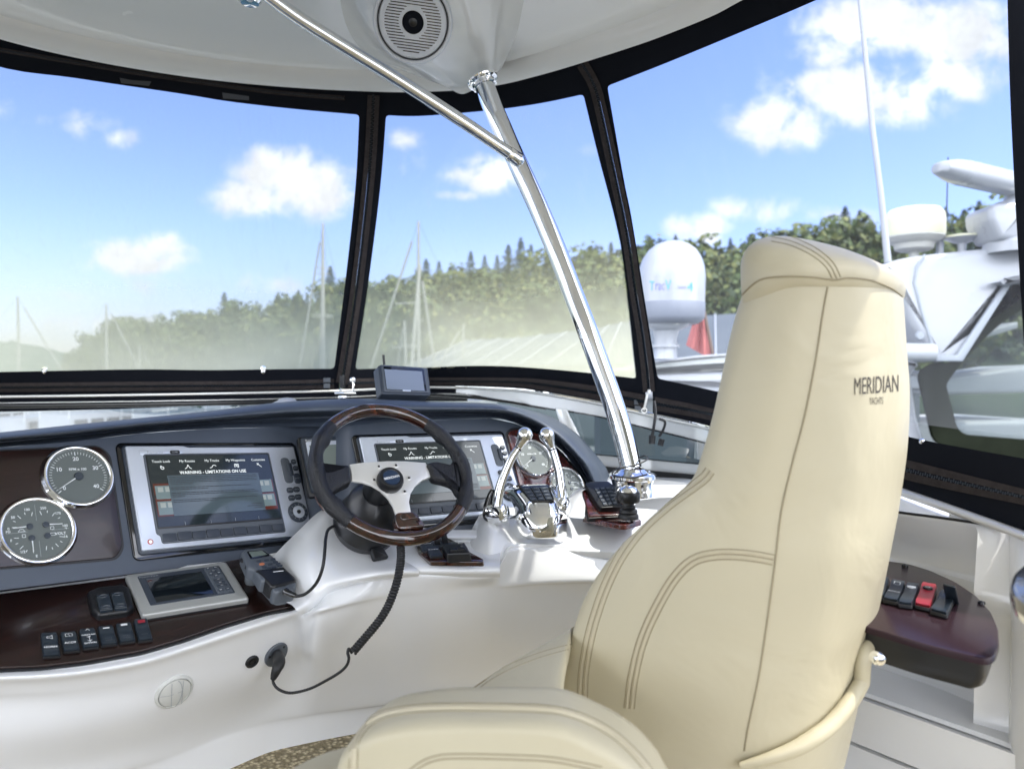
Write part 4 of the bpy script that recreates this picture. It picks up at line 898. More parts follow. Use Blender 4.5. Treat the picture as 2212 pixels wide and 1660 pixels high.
m = MB().mat(redwood); m.prism(PC, rpoly([h_(*p) for p in ((668,1040),(768,1040),(790,1150),(700,1106),(684,1085))], .01), 0, .004, .001); m.build('wood_trim', console)
# ---- right gauge panel
m = MB().mat(redwood)
o_ = Z(z4, [(395,340),(440,300),(560,290),(740,350),(880,500),(1000,620),(1120,760),(1190,860),(520,860)])
m.prism(PR, rpoly(PR.pts(o_), .012), -.004, .004, .0015); m.build('right_wood_panel', console)
m = MB().mat(blackp); m.prism(PR, rpoly(PR.pts([(a+b, c+d) for (a, c), (b, d) in zip(o_, [(-4,-2),(-3,-5),(0,-5),(3,-5),(4,-4),(4,-4),(4,-3),(4,2),(-3,2)])]), .012), -.006, .001); m.build('right_panel_gap', console)
PG = PR.at(0, 0, 0)
xx, yy = PR.loc(*z4(668, 562), .018)
# the right gauges are turned a little more to the helm
gx_, gy_ = Frame(PR.p(xx, yy, 0), PR.ex, PR.ey), 0
gf = Frame(PR.p(xx, yy, .004), PR.ex, PR.ey)
gauge(gf, 0, 0, .057, .016, 'tachometer_gauge', 'chrome ringed tachometer behind the throttle levers on the right', 'chrome ringed gauges', tacho(math.radians(150)))
xx, yy = PR.loc(*z4(1000, 830), .018); gf = Frame(PR.p(xx, yy, .004), PR.ex, PR.ey)
gauge(gf, 0, 0, .055, .016, 'engine_gauge', 'chrome ringed gauge half hidden low behind the right throttle lever', 'chrome ringed gauges', multi)
# ------------------------------------------------------------ steering wheel
wc = P(850.5, 1015.9, 1.667); wn = DV(.395, -.649, .651).normalized()
f0 = Frame(wc, wn.cross(Vector((0, 0, 1))), wn.cross(wn.cross(Vector((0, 0, 1)))), wn)
if f0.ex.x < 0: f0.ex = -f0.ex
if f0.ey.z > 0: f0.ey = -f0.ey
bx_, by_ = f0.loc(*z3(1500, 1150)); SW = f0.at(0, 0, 0, math.atan2(by_, bx_)-math.pi/2)
sw = thing('steering_wheel', 'steering wheel with burl wood and perforated black leather rim, silver spokes and round black hub', 'steering wheel', wc)
RW_ = .174; rt = .0155
ang = lambda u, v: math.atan2(*SW.loc(u, v)[::-1])
a1, a2, a3, a4 = ang(*z3(825, 290)), ang(*z3(1618, 285)), ang(*z3(1905, 985)), ang(*z3(1010, 1060))
def arc(a, b, N, mod):
    if b < a: b += 2*math.pi
    rings = []
    for i in range(N+1):
        t = lerp(a, b, i/N); ra, rb, cc = mod(t, i/N)
        rings.append([SW.p(*( (cc+ra*math.cos(q))*math.cos(t), (cc+ra*math.cos(q))*math.sin(t) ), rb*math.sin(q)) for q in [2*math.pi*k/18 for k in range(18)]])
    return rings
def leath(t, s):
    e = min(1, s/.05, (1-s)/.05); g = 1+.10*math.sin(s*math.pi*5)*math.sin(s*math.pi) + .18*(math.exp(-((s-.18)/.05)**2)+math.exp(-((s-.82)/.05)**2))
    return rt*(1.06+.02*e)*g, rt*1.10*(1+.5*(g-1)), RW_-rt*.25*(g-1)
plain = lambda t, s: (rt, rt*1.02, RW_)
for nm, A, B in (('rim_wood', a1, a2), ('rim_wood', a3, a4)):
    m = MB().mat(burl); m.rings(arc(A, B, 40, plain), True, True, True); m.build(nm, sw)
for A, B in ((a2, a3), (a4, a1)):
    m = MB().mat(perf); m.rings(arc(A, B, 48, leath), True, True, True); m.build('rim_leather', sw)
for a in (a1, a2, a3, a4): m = MB().mat(blackp); m.rings(arc(a-.006, a+.006, 2, lambda t, s: (rt*1.02, rt*1.06, RW_))); m.build('rim_seam', sw)
zpl = -.004
spk = Z(z3, [(985,606),(1100,590),(1300,578),(1450,580),(1615,592),(1640,640),(1668,706),(1590,735),(1530,785),(1490,850),(1478,920),(1495,1010),(1370,1020),(1345,950),(1300,880),(1240,820),(1170,778),(1090,752),(1003,742),(1000,680)])
m = MB().mat(alu); m.prism(SW, SW.pts(spk, zpl+.004), zpl-.002, zpl+.004, .0012); m.build('spoke_plate', sw)
def blob(uv, z0, z1_, b, mat, nm, lab=None):
    m = MB().mat(mat); m.prism(SW, rpoly(SW.pts(uv, z1_), .012, 5), z0, z1_, b, 5); return m.build(nm, sw, sharp=80)
blob(Z(z3, [(990,602),(930,600),(870,618),(822,650),(775,640),(752,560),(700,600),(700,800),(760,900),(835,900),(850,830),(905,795),(1003,748),(1002,680)]), -.012, .009, .009, perf, 'spoke_leather')
blob(Z(z3, [(1622,590),(1700,572),(1790,590),(1835,600),(1845,560),(1890,600),(1920,760),(1915,860),(1880,830),(1850,770),(1780,745),(1672,722),(1655,650)]), -.012, .009, .009, perf, 'spoke_leather')
blob(Z(z3, [(1372,1000),(1530,990),(1615,1105),(1600,1130),(1390,1145),(1360,1060)]), -.012, .010, .006, burl, 'spoke_block')
blob(Z(z3, [(1400,1010),(1515,1000),(1560,1055),(1415,1070)]), .0, .0115, .003, burl, 'spoke_inset')
hx, hy = SW.loc(*z3(1332, 716), .02); k_ = .0295
m = MB().mat(blackp); m.lathe(SW, [(k_*.95, -.002), (k_*1.02, .008), (k_*1.0, .016), (k_*.90, .0215), (k_*.72, .022), (k_*.66, .0205), (0, .0205)], hx, hy, 56); m.build('hub_ring', sw)
blued = mk('hub_blue', (.012, .03, .07), .3); m = MB().mat(blued); m.lathe(SW, [(k_*.66, .0207), (k_*.64, .0217), (0, .0217)], hx, hy, 40)
m.mat(white).text(SW.at(hx, hy, 0, -.16), 'MERIDIAN', 0, .0008, .0082, .0221, bold=.02); m.build('hub_badge', sw)
for p in ((1226,625),(1368,615),(1475,720),(1440,832),(1293,838),(1188,735)):
    m = MB(); x, y = SW.loc(*z3(*p), zpl+.004); m.mat(alu).lathe(SW, [(.0065, zpl+.0035), (.0065, zpl+.0052), (.005, zpl+.0057), (.0045, zpl+.005)], x, y, 18); m.mat(blackg).lathe(SW, [(.0026, zpl+.0052), (0, zpl+.0052)], x, y, 12); m.build('screw', sw)
# column behind the wheel
col = thing('steering_column', 'matt black tilt steering column with a wide round boot and a small lever under the wheel', 'steering column', SW.p(hx, hy, -.15))
CF = Frame(SW.O, f0.ex, f0.ey, wn)
cx0, cy0 = CF.loc(*z3(1240, 800), -.04)
m = MB().mat(blackp); m.lathe(CF, [(0, -.006), (.036, -.006), (.037, -.02), (.037, -.075)], cx0+.0, cy0, 48); 
cx1, cy1 = CF.loc(*z3(1165, 960), -.10); 
def lath2(cs, mat, nm, par):
    m = MB().mat(mat); m.rings([[CF.p(x+r*math.cos(2*math.pi*k/56), y+r*math.sin(2*math.pi*k/56), z) for k in range(56)] for (x, y), r, z in cs], True, True, False); return m.build(nm, par)
m.build('upper_sleeve', col)
cc = [(CF.loc(*z3(u, v), z), r, z) for u, v, r, z in ((1215,850,.034,-.055),(1200,905,.055,-.075),(1185,950,.062,-.09),(1165,1005,.066,-.108),(1140,1050,.072,-.12),(1130,1080,.076,-.13),(1115,1110,.076,-.15),(1112,1120,.074,-.17),(1110,1130,.074,-.24))]
lath2(cc, blackp, 'boot', col)
lv = CF.at(*CF.loc(*z3(1215, 1345), -.13), -.13)
m = MB().mat(blackp); q = [lv.loc(*z3(*p)) for p in ((1150,1325),(1250,1310),(1300,1395),(1180,1420))]; m.prism(lv, rpoly(q, .004), -.004, .012, .003); q = [lv.loc(*z3(*p)) for p in ((1170,1240),(1240,1230),(1262,1330),(1180,1340))]; m.prism(lv, rpoly(q, .003), -.03, .006, .003); m.build('tilt_lever', col)
# ------------------------------------------------------------ rocker switches on the lower left panel
def on(fr, zf, pts): return fr.pts(Z(zf, pts))
def rocker(fr, uv, name, label, marks, mat=switchp, group='black rocker switches on the lower left panel', h=.013, par=None):
    q = fr.pts(uv); c = sum((Vector(p) for p in q), Vector((0, 0)))/4
    t = thing(name, label, 'switch', fr.p(c.x, c.y, 0), group)
    ex = (Vector(q[1])-Vector(q[0])+Vector(q[2])-Vector(q[3]))/2; ey = (Vector(q[3])-Vector(q[0])+Vector(q[2])-Vector(q[1]))/2
    g = Frame(fr.p(c.x, c.y, 0), fr.ex*ex.x+fr.ey*ex.y, fr.ex*ey.x+fr.ey*ey.y, fr.n); w, hh = ex.length, ey.length
    m = MB().mat(blackp); m.rbox(g, -w*.5, -hh*.47, w*.5, hh*.5, .003, h*.55, .003, .001); m.build('housing', t)
    m = MB().mat(mat); N = 10; rr = []
    for i in range(N+1):
        y = lerp(-hh*.48, hh*.48, i/N); s = i/N; z = h*(.72+.38*abs(s-.45)*1.2)+(.0015 if s < .3 else 0); e = .0012 if i in (0, N) else 0; zz2 = z-e*1.5
        row = [g.p(-w*.47+e, y, .004), g.p(-w*.47+e, y, zz2-.002), g.p(-w*.43+e, y, zz2), g.p(0, y, zz2-.0006), g.p(w*.43-e, y, zz2), g.p(w*.47-e, y, zz2-.002), g.p(w*.47-e, y, .004)]
        rr.append(row)
    m.rings(rr, False, True, True); m.add([p for p in rr[0]], [list(range(7))]); m.add([p for p in rr[-1]], [list(range(7))])
    for f in (marks or []): f(m, g, w, hh, h)
    m.build('rocker', t, sharp=50); return t
def tx(s, y, size, mat=white):
    return lambda m, g, w, hh, h: m.mat(mat).text(g, s, 0, y*hh, size, h*(.72+.38*abs(y+.5-.45)*1.2)+.0014+(.0015 if y < -.2 else 0), bold=.03)
def icon(pts, y, mat=white, lw=.0009):
    return lambda m, g, w, hh, h: m.mat(mat).path(g, [(a*w, (y+b)*hh) for a, b in pts], lw, h*(.72+.38*abs(y+.5-.45)*1.2)+.0026)
def rect(y, hh_, w_, mat):
    return lambda m, g, w, hh, h: m.mat(mat).poly(g, [(-w_*w, (y-hh_)*hh), (w_*w, (y-hh_)*hh), (w_*w, (y+hh_)*hh), (-w_*w, (y+hh_)*hh)], h*1.0+.0012)
horn = icon([(-.15, -.03), (.0, -.03), (.15, -.08), (.15, .08), (.0, .03), (-.15, .03), (-.15, -.03)], -.24)
acc = icon([(-.2, -.07), (.2, -.07), (.2, .07), (-.2, .07), (-.2, -.07)], -.26); acx = icon([(-.06, -.04), (.06, .04)], -.26)
anch = icon([(0, -.16), (0, .12), (-.14, .05), (0, .14), (.14, .05), (0, .12)], .12)
anch2 = icon([(-.12, -.02), (0, -.12), (.12, -.02)], -.3)
qs = [[(282,645),(412,640),(432,798),(305,812)], [(420,640),(545,632),(572,760),(452,775)], [(555,618),(678,608),(708,735),(590,752)], [(688,600),(808,590),(838,712),(722,730)], [(815,578),(935,568),(965,692),(852,712)], [(942,548),(1050,538),(1085,682),(985,700)]]
mk_ = [[horn, tx('HORN', .16, .0072)], [acc, acx, tx('ACCY', .12, .0070)], [anch2, tx('WINDLASS', -.14, .0048), tx('UP', -.04, .005), anch, tx('DOWN', .34, .0058)], [rect(-.30, .03, .2, white), tx('. . . .', .2, .006, dimw), tx('. . . .', .32, .006, dimw)], [rect(-.32, .05, .2, white), tx('. . . .', .2, .006, dimw), tx('. . . .', .32, .006, dimw)], [rect(-.30, .07, .25, red), icon([(-.3, 0), (.3, 0)], .05, midgrey), tx('. . . .', .25, .006, dimw)]]
lb = ['rocker switch marked HORN, leftmost in the row on the lower left wood panel', 'rocker switch marked ACCY, between the HORN switch and the windlass anchor switch', 'rocker switch marked with an anchor and UP and DOWN on the lower left panel', 'black rocker switch with a thin white bar, just right of the anchor switch', 'black rocker switch with a white lamp, second from the right end of its row', 'black rocker switch with a dark red window, topmost at the right end of the row']
PVf = PV.at(0, 0, .003)
for q, mkk, ll in zip(qs, mk_, lb): rocker(PVf, Z(z2, q), 'rocker_switch', ll, mkk)
# twin rocker trim tab control
t = thing('trim_tab_control', 'black twin rocker trim tab control beside the small display on the lower left panel', 'switch', PV.p(.03, .04))
m = MB().mat(blackp); q = on(PV, z2, [(615,375),(700,338),(880,322),(925,345),(952,480),(905,515),(700,545),(648,500)]); m.prism(PV, rpoly(q, .006), .004, .022, .009, 5); m.text(PV, 'Bennett', *PV.loc(*z2(825, 478), .022), .008, .0224, rot=-.12); m.build('housing', t, sharp=60)
for q in ([(682,350),(775,338),(805,448),(712,462)], [(785,334),(875,326),(905,438),(815,447)]):
    a = PV.pts(Z(z2, q), .024); m = MB().mat(switchp); m.prism(PV, rpoly(a, .003), .018, .0275, .002)
    c = sum((Vector(p) for p in a), Vector((0, 0)))/4
    for dy in (-.35, .35):
        ey = (Vector(a[3])-Vector(a[0]))*dy; m.lathe(PV, [(.0065, .0275), (.0055, .0285), (.004, .0268), (0, .0268)], c.x+ey.x, c.y+ey.y, 20, 1.4, .8)
    m.build('rocker', t)
# small engine display
t = thing('engine_display', 'small tilted silver framed engine display with a blank dark screen and key pad', 'display', PV.O)
W_, H_ = PV.w, PV.h
m = MB().mat(blackp); m.rbox(PV, .003, .003, W_+.0, H_+.0, .004, .010, .004, .001); m.build('gasket', t)
m = MB().mat(silver2); m.rbox(PV, 0, 0, W_, H_, .010, .022, .006, .006, 5); m.build('bezel', t)
p_ = lambda x, y: (W_*x, H_*y)
m = MB().mat(midgrey); a, b = p_(.10, .10), p_(.90, .83); m.rbox(PV, *a, *b, .020, .0232, .004, .001); m.mat(dimw).text(PV, 'PowerView', *p_(.20, .145), .008, .0235, rot=0)
m.build('face', t)
m = MB().mat(screenb); a, b = p_(.16, .20), p_(.70, .78); m.rbox(PV, *a, *b, .023, .0236, .001, .0002); m.build('screen', t)
m = MB().mat(greyp); a, b = p_(.735, .12), p_(.885, .80); m.rbox(PV, *a, *b, .023, .0240, .003, .0005)
m.mat(midgrey)
for (x0, y0, x1, y1_) in ((.75, .14, .795, .19), (.825, .14, .87, .19), (.785, .22, .835, .27), (.75, .28, .79, .34), (.83, .28, .87, .34), (.785, .35, .835, .40), (.76, .45, .86, .50), (.76, .53, .86, .58), (.76, .61, .86, .66), (.75, .71, .80, .76), (.82, .71, .87, .76)):
    a, b = p_(x0, y0), p_(x1, y1_); m.rbox(PV, *a, *b, .0235, .0262, .002, .0008)
m.mat(white)
for (x, y) in ((.773, .165), (.848, .165), (.81, .245), (.77, .31), (.85, .31), (.81, .375), (.81, .475), (.81, .555), (.81, .635), (.775, .735), (.845, .735)): a = p_(x, y); m.line(PV, (a[0]-.0025, a[1]), (a[0]+.0025, a[1]), .0011, .0265)
m.build('keys', t)
# ------------------------------------------------------------ radio handset in its cradle
hf = Frame(P(580, 1228, 1.60), DV(.62, -.25, -.52), DV(.30, -.45, -.62))
a = [P(*z5(25, 140), 1.64), P(*z5(185, 130), 1.68), P(*z5(400, 330), 1.585), P(*z5(225, 385), 1.545)]
exv = ((a[1]-a[0])+(a[2]-a[3])); eyv = ((a[3]-a[0])+(a[2]-a[1])); HF_ = Frame((a[0]+a[1]+a[2]+a[3])/4, exv, eyv)
hs = thing('radio_handset', 'grey and black corded radio handset with keypad lying in its cradle', 'radio handset', HF_.O)
HZ = 0.0
def hp(pts, z=0): return HF_.pts(Z(z5, pts), z)
m = MB().mat(greyp); m.prism(HF_, rpoly(hp([(8,130),(35,105),(150,93),(185,110),(300,215),(320,240),(250,330),(150,330),(100,250),(55,235)]), .006), -.028, .0, .007, 4); m.build('body', hs, sharp=70)
m = MB().mat(blackp); m.prism(HF_, rpoly(hp([(105,255),(150,245),(285,238),(310,230),(395,305),(402,330),(245,372),(215,365)], .001), .006), -.030, .0015, .007, 4); m.build('grip', hs, sharp=70)
m = MB().mat(greyp); m.prism(HF_, rpoly(hp([(222,372),(300,335),(402,330),(398,362),(385,388),(250,410),(228,398)], -.004), .006), -.034, -.004, .007, 4); m.build('foot', hs, sharp=70)
m = MB().mat(blackg); m.prism(HF_, rpoly(hp([(48,125),(160,113),(212,148),(205,158),(78,180)], .001), .004), -.002, .001, .0008); m.mat(lcd).poly(HF_, hp([(62,130),(155,121),(196,148),(88,168)], .0013), .0014); m.build('display', hs)
m = MB()
for x, y, mt in ((133,197,midgrey),(187,190,midgrey),(232,184,midgrey),(155,217,orange),(212,219,midgrey),(250,203,midgrey),(270,216,midgrey),(172,238,midgrey),(205,247,midgrey),(240,240,midgrey),(282,228,midgrey)):
    q = HF_.loc(*z5(x, y)); m.mat(mt).lathe(HF_, [(.0052, -.001), (.0048, .002), (0, .0026)], *q, 16, 1.2, .85)
m.build('keys', hs)
m = MB().mat(white); q0, q1 = HF_.loc(*z5(235, 270), .0018), HF_.loc(*z5(308, 262), .0018); m.line(HF_, q0, q1, .0035, .0018)
m.build('trim_stripe', hs); m = MB(); m.mat(blackp).lathe(HF_.at(*HF_.loc(*z5(62, 243), -.012), -.012), [(.009, 0), (.008, .006), (0, .007)], res=18); m.build('side_button', hs); m = MB().mat(blackp); m.lathe(HF_.at(*HF_.loc(*z5(20, 195), -.012), -.012), [(.007, 0), (.006, .005), (0, .006)], res=18); m.build('side_button', hs)
ct = thing('handset_cradle', 'light grey plastic cradle holding the corded radio handset', 'cradle', P(*z5(250, 480), 1.6))
m = MB().mat(greyp); g_ = HF_.at(0, 0, -.03)
cradm = mk('cradle_grey', (.16, .18, .2), .45)
m = MB().mat(cradm); g_ = PV
cr1 = PV.pts(Z(z5, [(120,395),(165,375),(270,430),(385,445),(370,500),(255,525),(215,500)])); m.prism(PV, rpoly(cr1, .008), .002, .030, .008, 4)
cr2 = PV.pts(Z(z5, [(28,350),(50,300),(110,290),(125,350),(105,385),(40,380)])); m.prism(PV, rpoly(cr2, .008), .002, .032, .008, 4)
cr3 = PV.pts(Z(z5, [(95,330),(140,320),(240,410),(200,440)])); m.prism(PV, rpoly(cr3, .006), .002, .02, .006, 4); m.build('cradle', ct, sharp=70)
tag(ct.children[0]) if ct.children else None
# cables
cable = lambda pts, r, nm, lab, cat, k=8: tag(None) if False else None
plug = thing('handset_lead', 'thin black lead curving from the radio handset up behind the steering wheel', 'cable', P(*z5(420, 440), 1.56))
m = MB().mat(rubber); q = [P(*z5(*p), d) for p, d in (((320,408),1.545),((345,420),1.54),((370,430),1.535),((400,440),1.53),((450,430),1.525),((500,395),1.52),((545,340),1.51),((575,270),1.50),((592,190),1.505),((600,100),1.53),((606,30),1.57),((625,-30),1.63),((680,-60),1.70))]
m.tube(spline(q, 8), .0034, 10); m.build('cable', plug)
m = MB().mat(blackg); m.tube([q[0], q[0].lerp(q[1], .6), q[1], q[2], q[3]], [.008, .008, .0065, .0065, .004], 14); m.build('connector', plug)
# coil cord
cordP = [(1125,-20,1.60),(1130,60,1.585),(1136,150,1.565),(1128,240,1.545),(1108,340,1.53),(1078,430,1.52),(1040,520,1.515),(985,610,1.51),(920,690,1.505),(860,760,1.50),(800,830,1.50)]
cl = spline([P(*z5(a, b), d) for a, b, d in cordP], 40); cc_ = []; Lc = [0]
for a, b in zip(cl, cl[1:]): Lc.append(Lc[-1]+(b-a).length)
turns = 47; N = turns*14; up = Vector((1, 0, 0)); hel = []
for i in range(N+1):
    s = Lc[-1]*i/N; j = min(max(k for k in range(0, len(Lc)-1) if Lc[k] <= s+1e-9), len(cl)-2); p = cl[j].lerp(cl[j+1], (s-Lc[j])/max(Lc[j+1]-Lc[j], 1e-9)); T = (cl[j+1]-cl[j]).normalized()
    up = (up-T*up.dot(T)).normalized(); sd_ = T.cross(up); th = 2*math.pi*turns*i/N; hel.append(p+(up*math.cos(th)+sd_*math.sin(th))*.0062)
tail = [(790,842,1.50),(768,812,1.497),(760,840,1.495),(768,880,1.495),(752,930,1.497),(700,980,1.50),(600,1040,1.51),(500,1090,1.52),(400,1118,1.53),(330,1120,1.535),(270,1095,1.54),(240,1060,1.545),(232,1030,1.55)]
cc2 = thing('coiled_cord', 'black coiled cord hanging from under the wheel to a plug in the white console', 'cord', P(*z5(1000, 560), 1.5))
m = MB().mat(rubber); m.tube(hel, .0031, 8); m.build('coil', cc2)
m = MB().mat(rubber); m.tube(spline([P(*z5(a, b), d) for a, b, d in tail], 8), .0030, 10); m.build('straight_lead', cc2)
sk = cast(cb, *z5(255, 850)); 
def surf_frame(u, v):
    r = RAY(u, v); h = cb.ray_cast(cam.location, r); nn = h[1] if h[1].dot(r) < 0 else -h[1]
    ex = Vector((0, 0, 1)).cross(nn).normalized(); ex = ex if ex.x > 0 else -ex
    ey = nn.cross(ex); ey = ey if ey.z < 0 else -ey
    return Frame(h[0], ex, ey, nn)
sf = surf_frame(*z5(255, 850)); dsk = (sf.O-cam.location).dot(DV(0, 1, 0))
m = MB().mat(rubber); q = [sf.O-sf.n*.0, P(*z5(268, 865), dsk-.02), P(*z5(278, 905), dsk-.045), P(*z5(262, 950), dsk-.06), P(*z5(243, 1000), lerp(dsk-.06, 1.55, .6)), P(*z5(232, 1030), 1.55)]
m.tube(spline(q, 6), [lerp(.0125, .0125, i/30) if i < 16 else lerp(.0125, .005, (i-15)/15) for i in range(31)], 16)
m.build('plug', cc2)
so_ = thing('cord_socket', 'round grey screw mounted socket on the white console taking the coiled cord plug', 'socket', sf.O)
def ell(zf, c, rx, ry, off):           # circle of a flat fitting found from its screen size
    return None
m = MB().mat(greyp); m.lathe(sf, [(.028, -.004), (.028, .003), (.026, .005), (.012, .006), (.012, .009), (0, .009)], res=40); m.mat(blackp)
for a in (1.2, 3.3, 5.4): m.lathe(sf, [(.003, .0055), (.0028, .0065), (0, .007)], .021*math.cos(a), .021*math.sin(a), 12)
m.build('flange', so_)
sf = surf_frame(*z5(84, 900)); m = MB().mat(rubber); m.lathe(sf, [(.0145, -.003), (.0145, .003), (.012, .005), (.008, .004), (.008, .001), (.004, .001), (.004, .004), (0, .004)], res=28)
tag(m.build('rubber_jack', None, sf.O), 'small round black rubber jack left of the coiled cord socket', 'jack')
sf = surf_frame(*z2(1238, 1025)); vt_ = thing('air_vent', 'round white swivel air vent set in the lower white console', 'air vent', sf.O)
m = MB().mat(ventw); m.lathe(sf, [(.037, -.004), (.037, .002), (.035, .005), (.032, .0065), (.031, .005)], res=48); m.build('ring', vt_)
m = MB().mat(ventw); m.lathe(sf, [(.030, .002), (.030, .006), (.02, .009), (0, .010)], res=40); m.mat(dimw)
m.path(sf, [(.032*math.cos(a)*.5-.004, .032*math.sin(a)) for a in [lerp(-1.2, 1.2, k/8) for k in range(9)]], .0012, .0100); m.path(sf, [(-.03, -.004), (-.012, 0), (.012, -.002)], .0010, .0098); m.line(sf, (-.010, -.028), (-.006, .028), .0012, .0102); m.line(sf, (.012, -.028), (.014, .028), .001, .0102); m.build('louvre', vt_)
# ------------------------------------------------------------ switch cluster right of the wheel
q = [PS.loc(*zt(*p)) for p in ((190,150),(440,110),(560,170),(600,215),(775,310),(765,332),(325,325),(230,250))]
ps = thing('switch_plate', 'dark burl trimmed plate carrying switches to the right of the steering column', 'switch plate', PS.O)
m = MB().mat(burl); m.prism(PS, rpoly(q, .005), -.004, .006, .002); m.build('plate', ps)
PSf = PS.at(0, 0, .004)
rocker(PSf, [zt(238,172), zt(330,165), (zt(365,235)), zt(275,245)], 'rocker_switch', 'upper grey rocker switch on the dark plate right of the wheel column', [tx('BLOWER', -.1, .006)], midgrey, 'rocker switches right of the wheel')
rocker(PSf, [zt(298,218), zt(390,212), (zt(430,285)), zt(335,292)], 'rocker_switch', 'lower grey rocker switch marked BLOWER on the plate right of the wheel column', [tx('BLOWER', -.1, .006)], midgrey, 'rocker switches right of the wheel')
t = thing('spotlight_control', 'black box control with two small raised keys beside the rocker switches', 'switch', PS.p(.05, .03))
m = MB().mat(blackp); a = [PS.loc(*zt(*p), .012) for p in ((425,215),(620,195),(668,280),(470,290))]; m.prism(PS, rpoly(a, .004), .004, .026, .004); m.build('box', t)
for q in ([(480,203),(548,198),(558,218),(490,222)], [(552,196),(612,192),(624,212),(560,217)]): m = MB().mat(blackp); m.prism(PS, rpoly([PS.loc(*zt(*p), .028) for p in q], .001), .024, .031, .001); m.build('key', t)
t = thing('small_joystick', 'small black oval control with an upright key at the back of the switch plate', 'control', PS.p(.05, .0))
q = PS.loc(*zt(430, 165), .01); m = MB().mat(midgrey); m.lathe(PS, [(.022, .004), (.022, .008), (.018, .011), (0, .011)], *q, 32, 1.5, .9); m.build('base', t)
m = MB().mat(blackp)
for p, hh in (((385,160),.014),((450,150),.026)): q = PS.loc(*zt(*p), .012); m.rbox(PS, q[0]-.007, q[1]-.005, q[0]+.007, q[1]+.005, .010, .01+hh, .002, .002)
m.build('key', t)
# ------------------------------------------------------------ twin lever throttle
TP = lambda x, y, d: P(*z4(x, y), d)
tb = thing('engine_throttle', 'chrome twin lever engine throttle with ball tops and a keypad on its housing', 'throttle', TP(760, 1330, 1.80))
# body block: lower chrome box with a raised sloping keypad head
m = MB().mat(chrome)
def boxq(mb, fr_, bk, k=3):             # solid from front loop to back loop
    mb.rings([fr_, bk], True, True, True)
fr_ = spline([TP(*p) for p in ((440,1165,1.80),(500,1120,1.785),(600,1165,1.77),(760,1160,1.77),(900,1135,1.79),(965,1150,1.80),(972,1240,1.80),(965,1335,1.80),(900,1355,1.79),(760,1362,1.775),(590,1370,1.77),(500,1362,1.785),(440,1345,1.80))], 3, True)
bk = [p+DV(-.0, .13, .035) for p in fr_]; md = [p+DV(0, .008, .004) for p in fr_]; c_ = sum(fr_, Vector())/len(fr_)
m.rings([[p.lerp(c_, .06)-DV(0, .004, 0) for p in fr_], fr_, md, bk], True, True, True); m = MB().mat(chrome)
GH = [[(430,1150,1.84),(520,1120,1.79),(640,1118,1.772),(760,1118,1.768),(880,1115,1.778),(985,1125,1.83)],[(425,1175,1.835),(518,1160,1.785),(640,1163,1.765),(760,1162,1.760),(885,1155,1.772),(988,1160,1.825)],[(432,1260,1.83),(522,1262,1.782),(640,1268,1.758),(760,1266,1.752),(885,1255,1.766),(986,1245,1.82)],[(436,1330,1.83),(524,1352,1.785),(640,1362,1.765),(760,1360,1.762),(885,1350,1.775),(984,1330,1.82)],[(440,1345,1.84),(528,1364,1.80),(640,1372,1.785),(760,1368,1.78),(885,1358,1.79),(980,1340,1.83)]]
m.rings(surfgrid([[TP(*q) for q in r] for r in GH], 6, 6), False); m.build('base_housing', tb, fix=False, sharp=60)
m = MB().mat(chrome); fr_ = spline([TP(*p) for p in ((600,1160,1.775),(505,980,1.80),(470,900,1.83),(385,870,1.86),(400,850,1.88),(520,842,1.89),(790,838,1.89),(840,880,1.87),(925,1010,1.82),(955,1110,1.80),(900,1140,1.785),(760,1165,1.77))], 3, True)
bk = [p+DV(0, .07, -.03) for p in fr_]; c_ = sum(fr_, Vector())/len(fr_)
m.rings([[p.lerp(c_, .10)-DV(0, .010, -.012) for p in fr_], [p.lerp(c_, .03)-DV(0, .006, -.007) for p in fr_], fr_, bk], True, True, True); m = MB().mat(chrome)
GH = [[(360,900,1.95),(420,850,1.93),(540,832,1.915),(680,828,1.91),(800,828,1.92),(880,850,1.96)],[(400,930,1.90),(450,890,1.87),(560,868,1.855),(700,862,1.85),(820,870,1.86),(890,910,1.92)],[(450,1010,1.87),(500,985,1.835),(600,965,1.815),(720,960,1.81),(850,965,1.82),(925,1000,1.88)],[(480,1100,1.85),(540,1085,1.81),(630,1075,1.785),(740,1075,1.78),(870,1072,1.79),(955,1090,1.85)],[(470,1160,1.85),(540,1160,1.80),(640,1165,1.772),(750,1165,1.768),(880,1158,1.778),(980,1160,1.84)]]
m.rings(surfgrid([[TP(*q) for q in r] for r in GH], 6, 6), False); m.build('head_housing', tb, fix=False, sharp=60)
KP = Frame(TP(527, 868, 1.845), TP(800, 850, 1.85)-TP(527, 868, 1.845), TP(640, 1000, 1.80)-TP(527, 868, 1.845))
def keypad(parent, KP, zf, base_pts, grid, base_mat, h0=.004):
    m = MB().mat(base_mat); m.prism(KP, rpoly(KP.pts(Z(zf, base_pts)), .006), -.02, h0, .002); m.build('keypad_base', parent)
    m = MB()
    for q in grid: m.mat(midgrey).prism(KP, rpoly(KP.pts(Z(zf, q), h0), .0015), h0-.001, h0+.0025, .0006); c = sum((Vector(p) for p in KP.pts(Z(zf, q), h0)), Vector((0, 0)))/4; m.mat(dimw).line(KP, (c.x-.004, c.y), (c.x+.004, c.y), .001, h0+.0027)
    m.build('keypad_keys', parent)
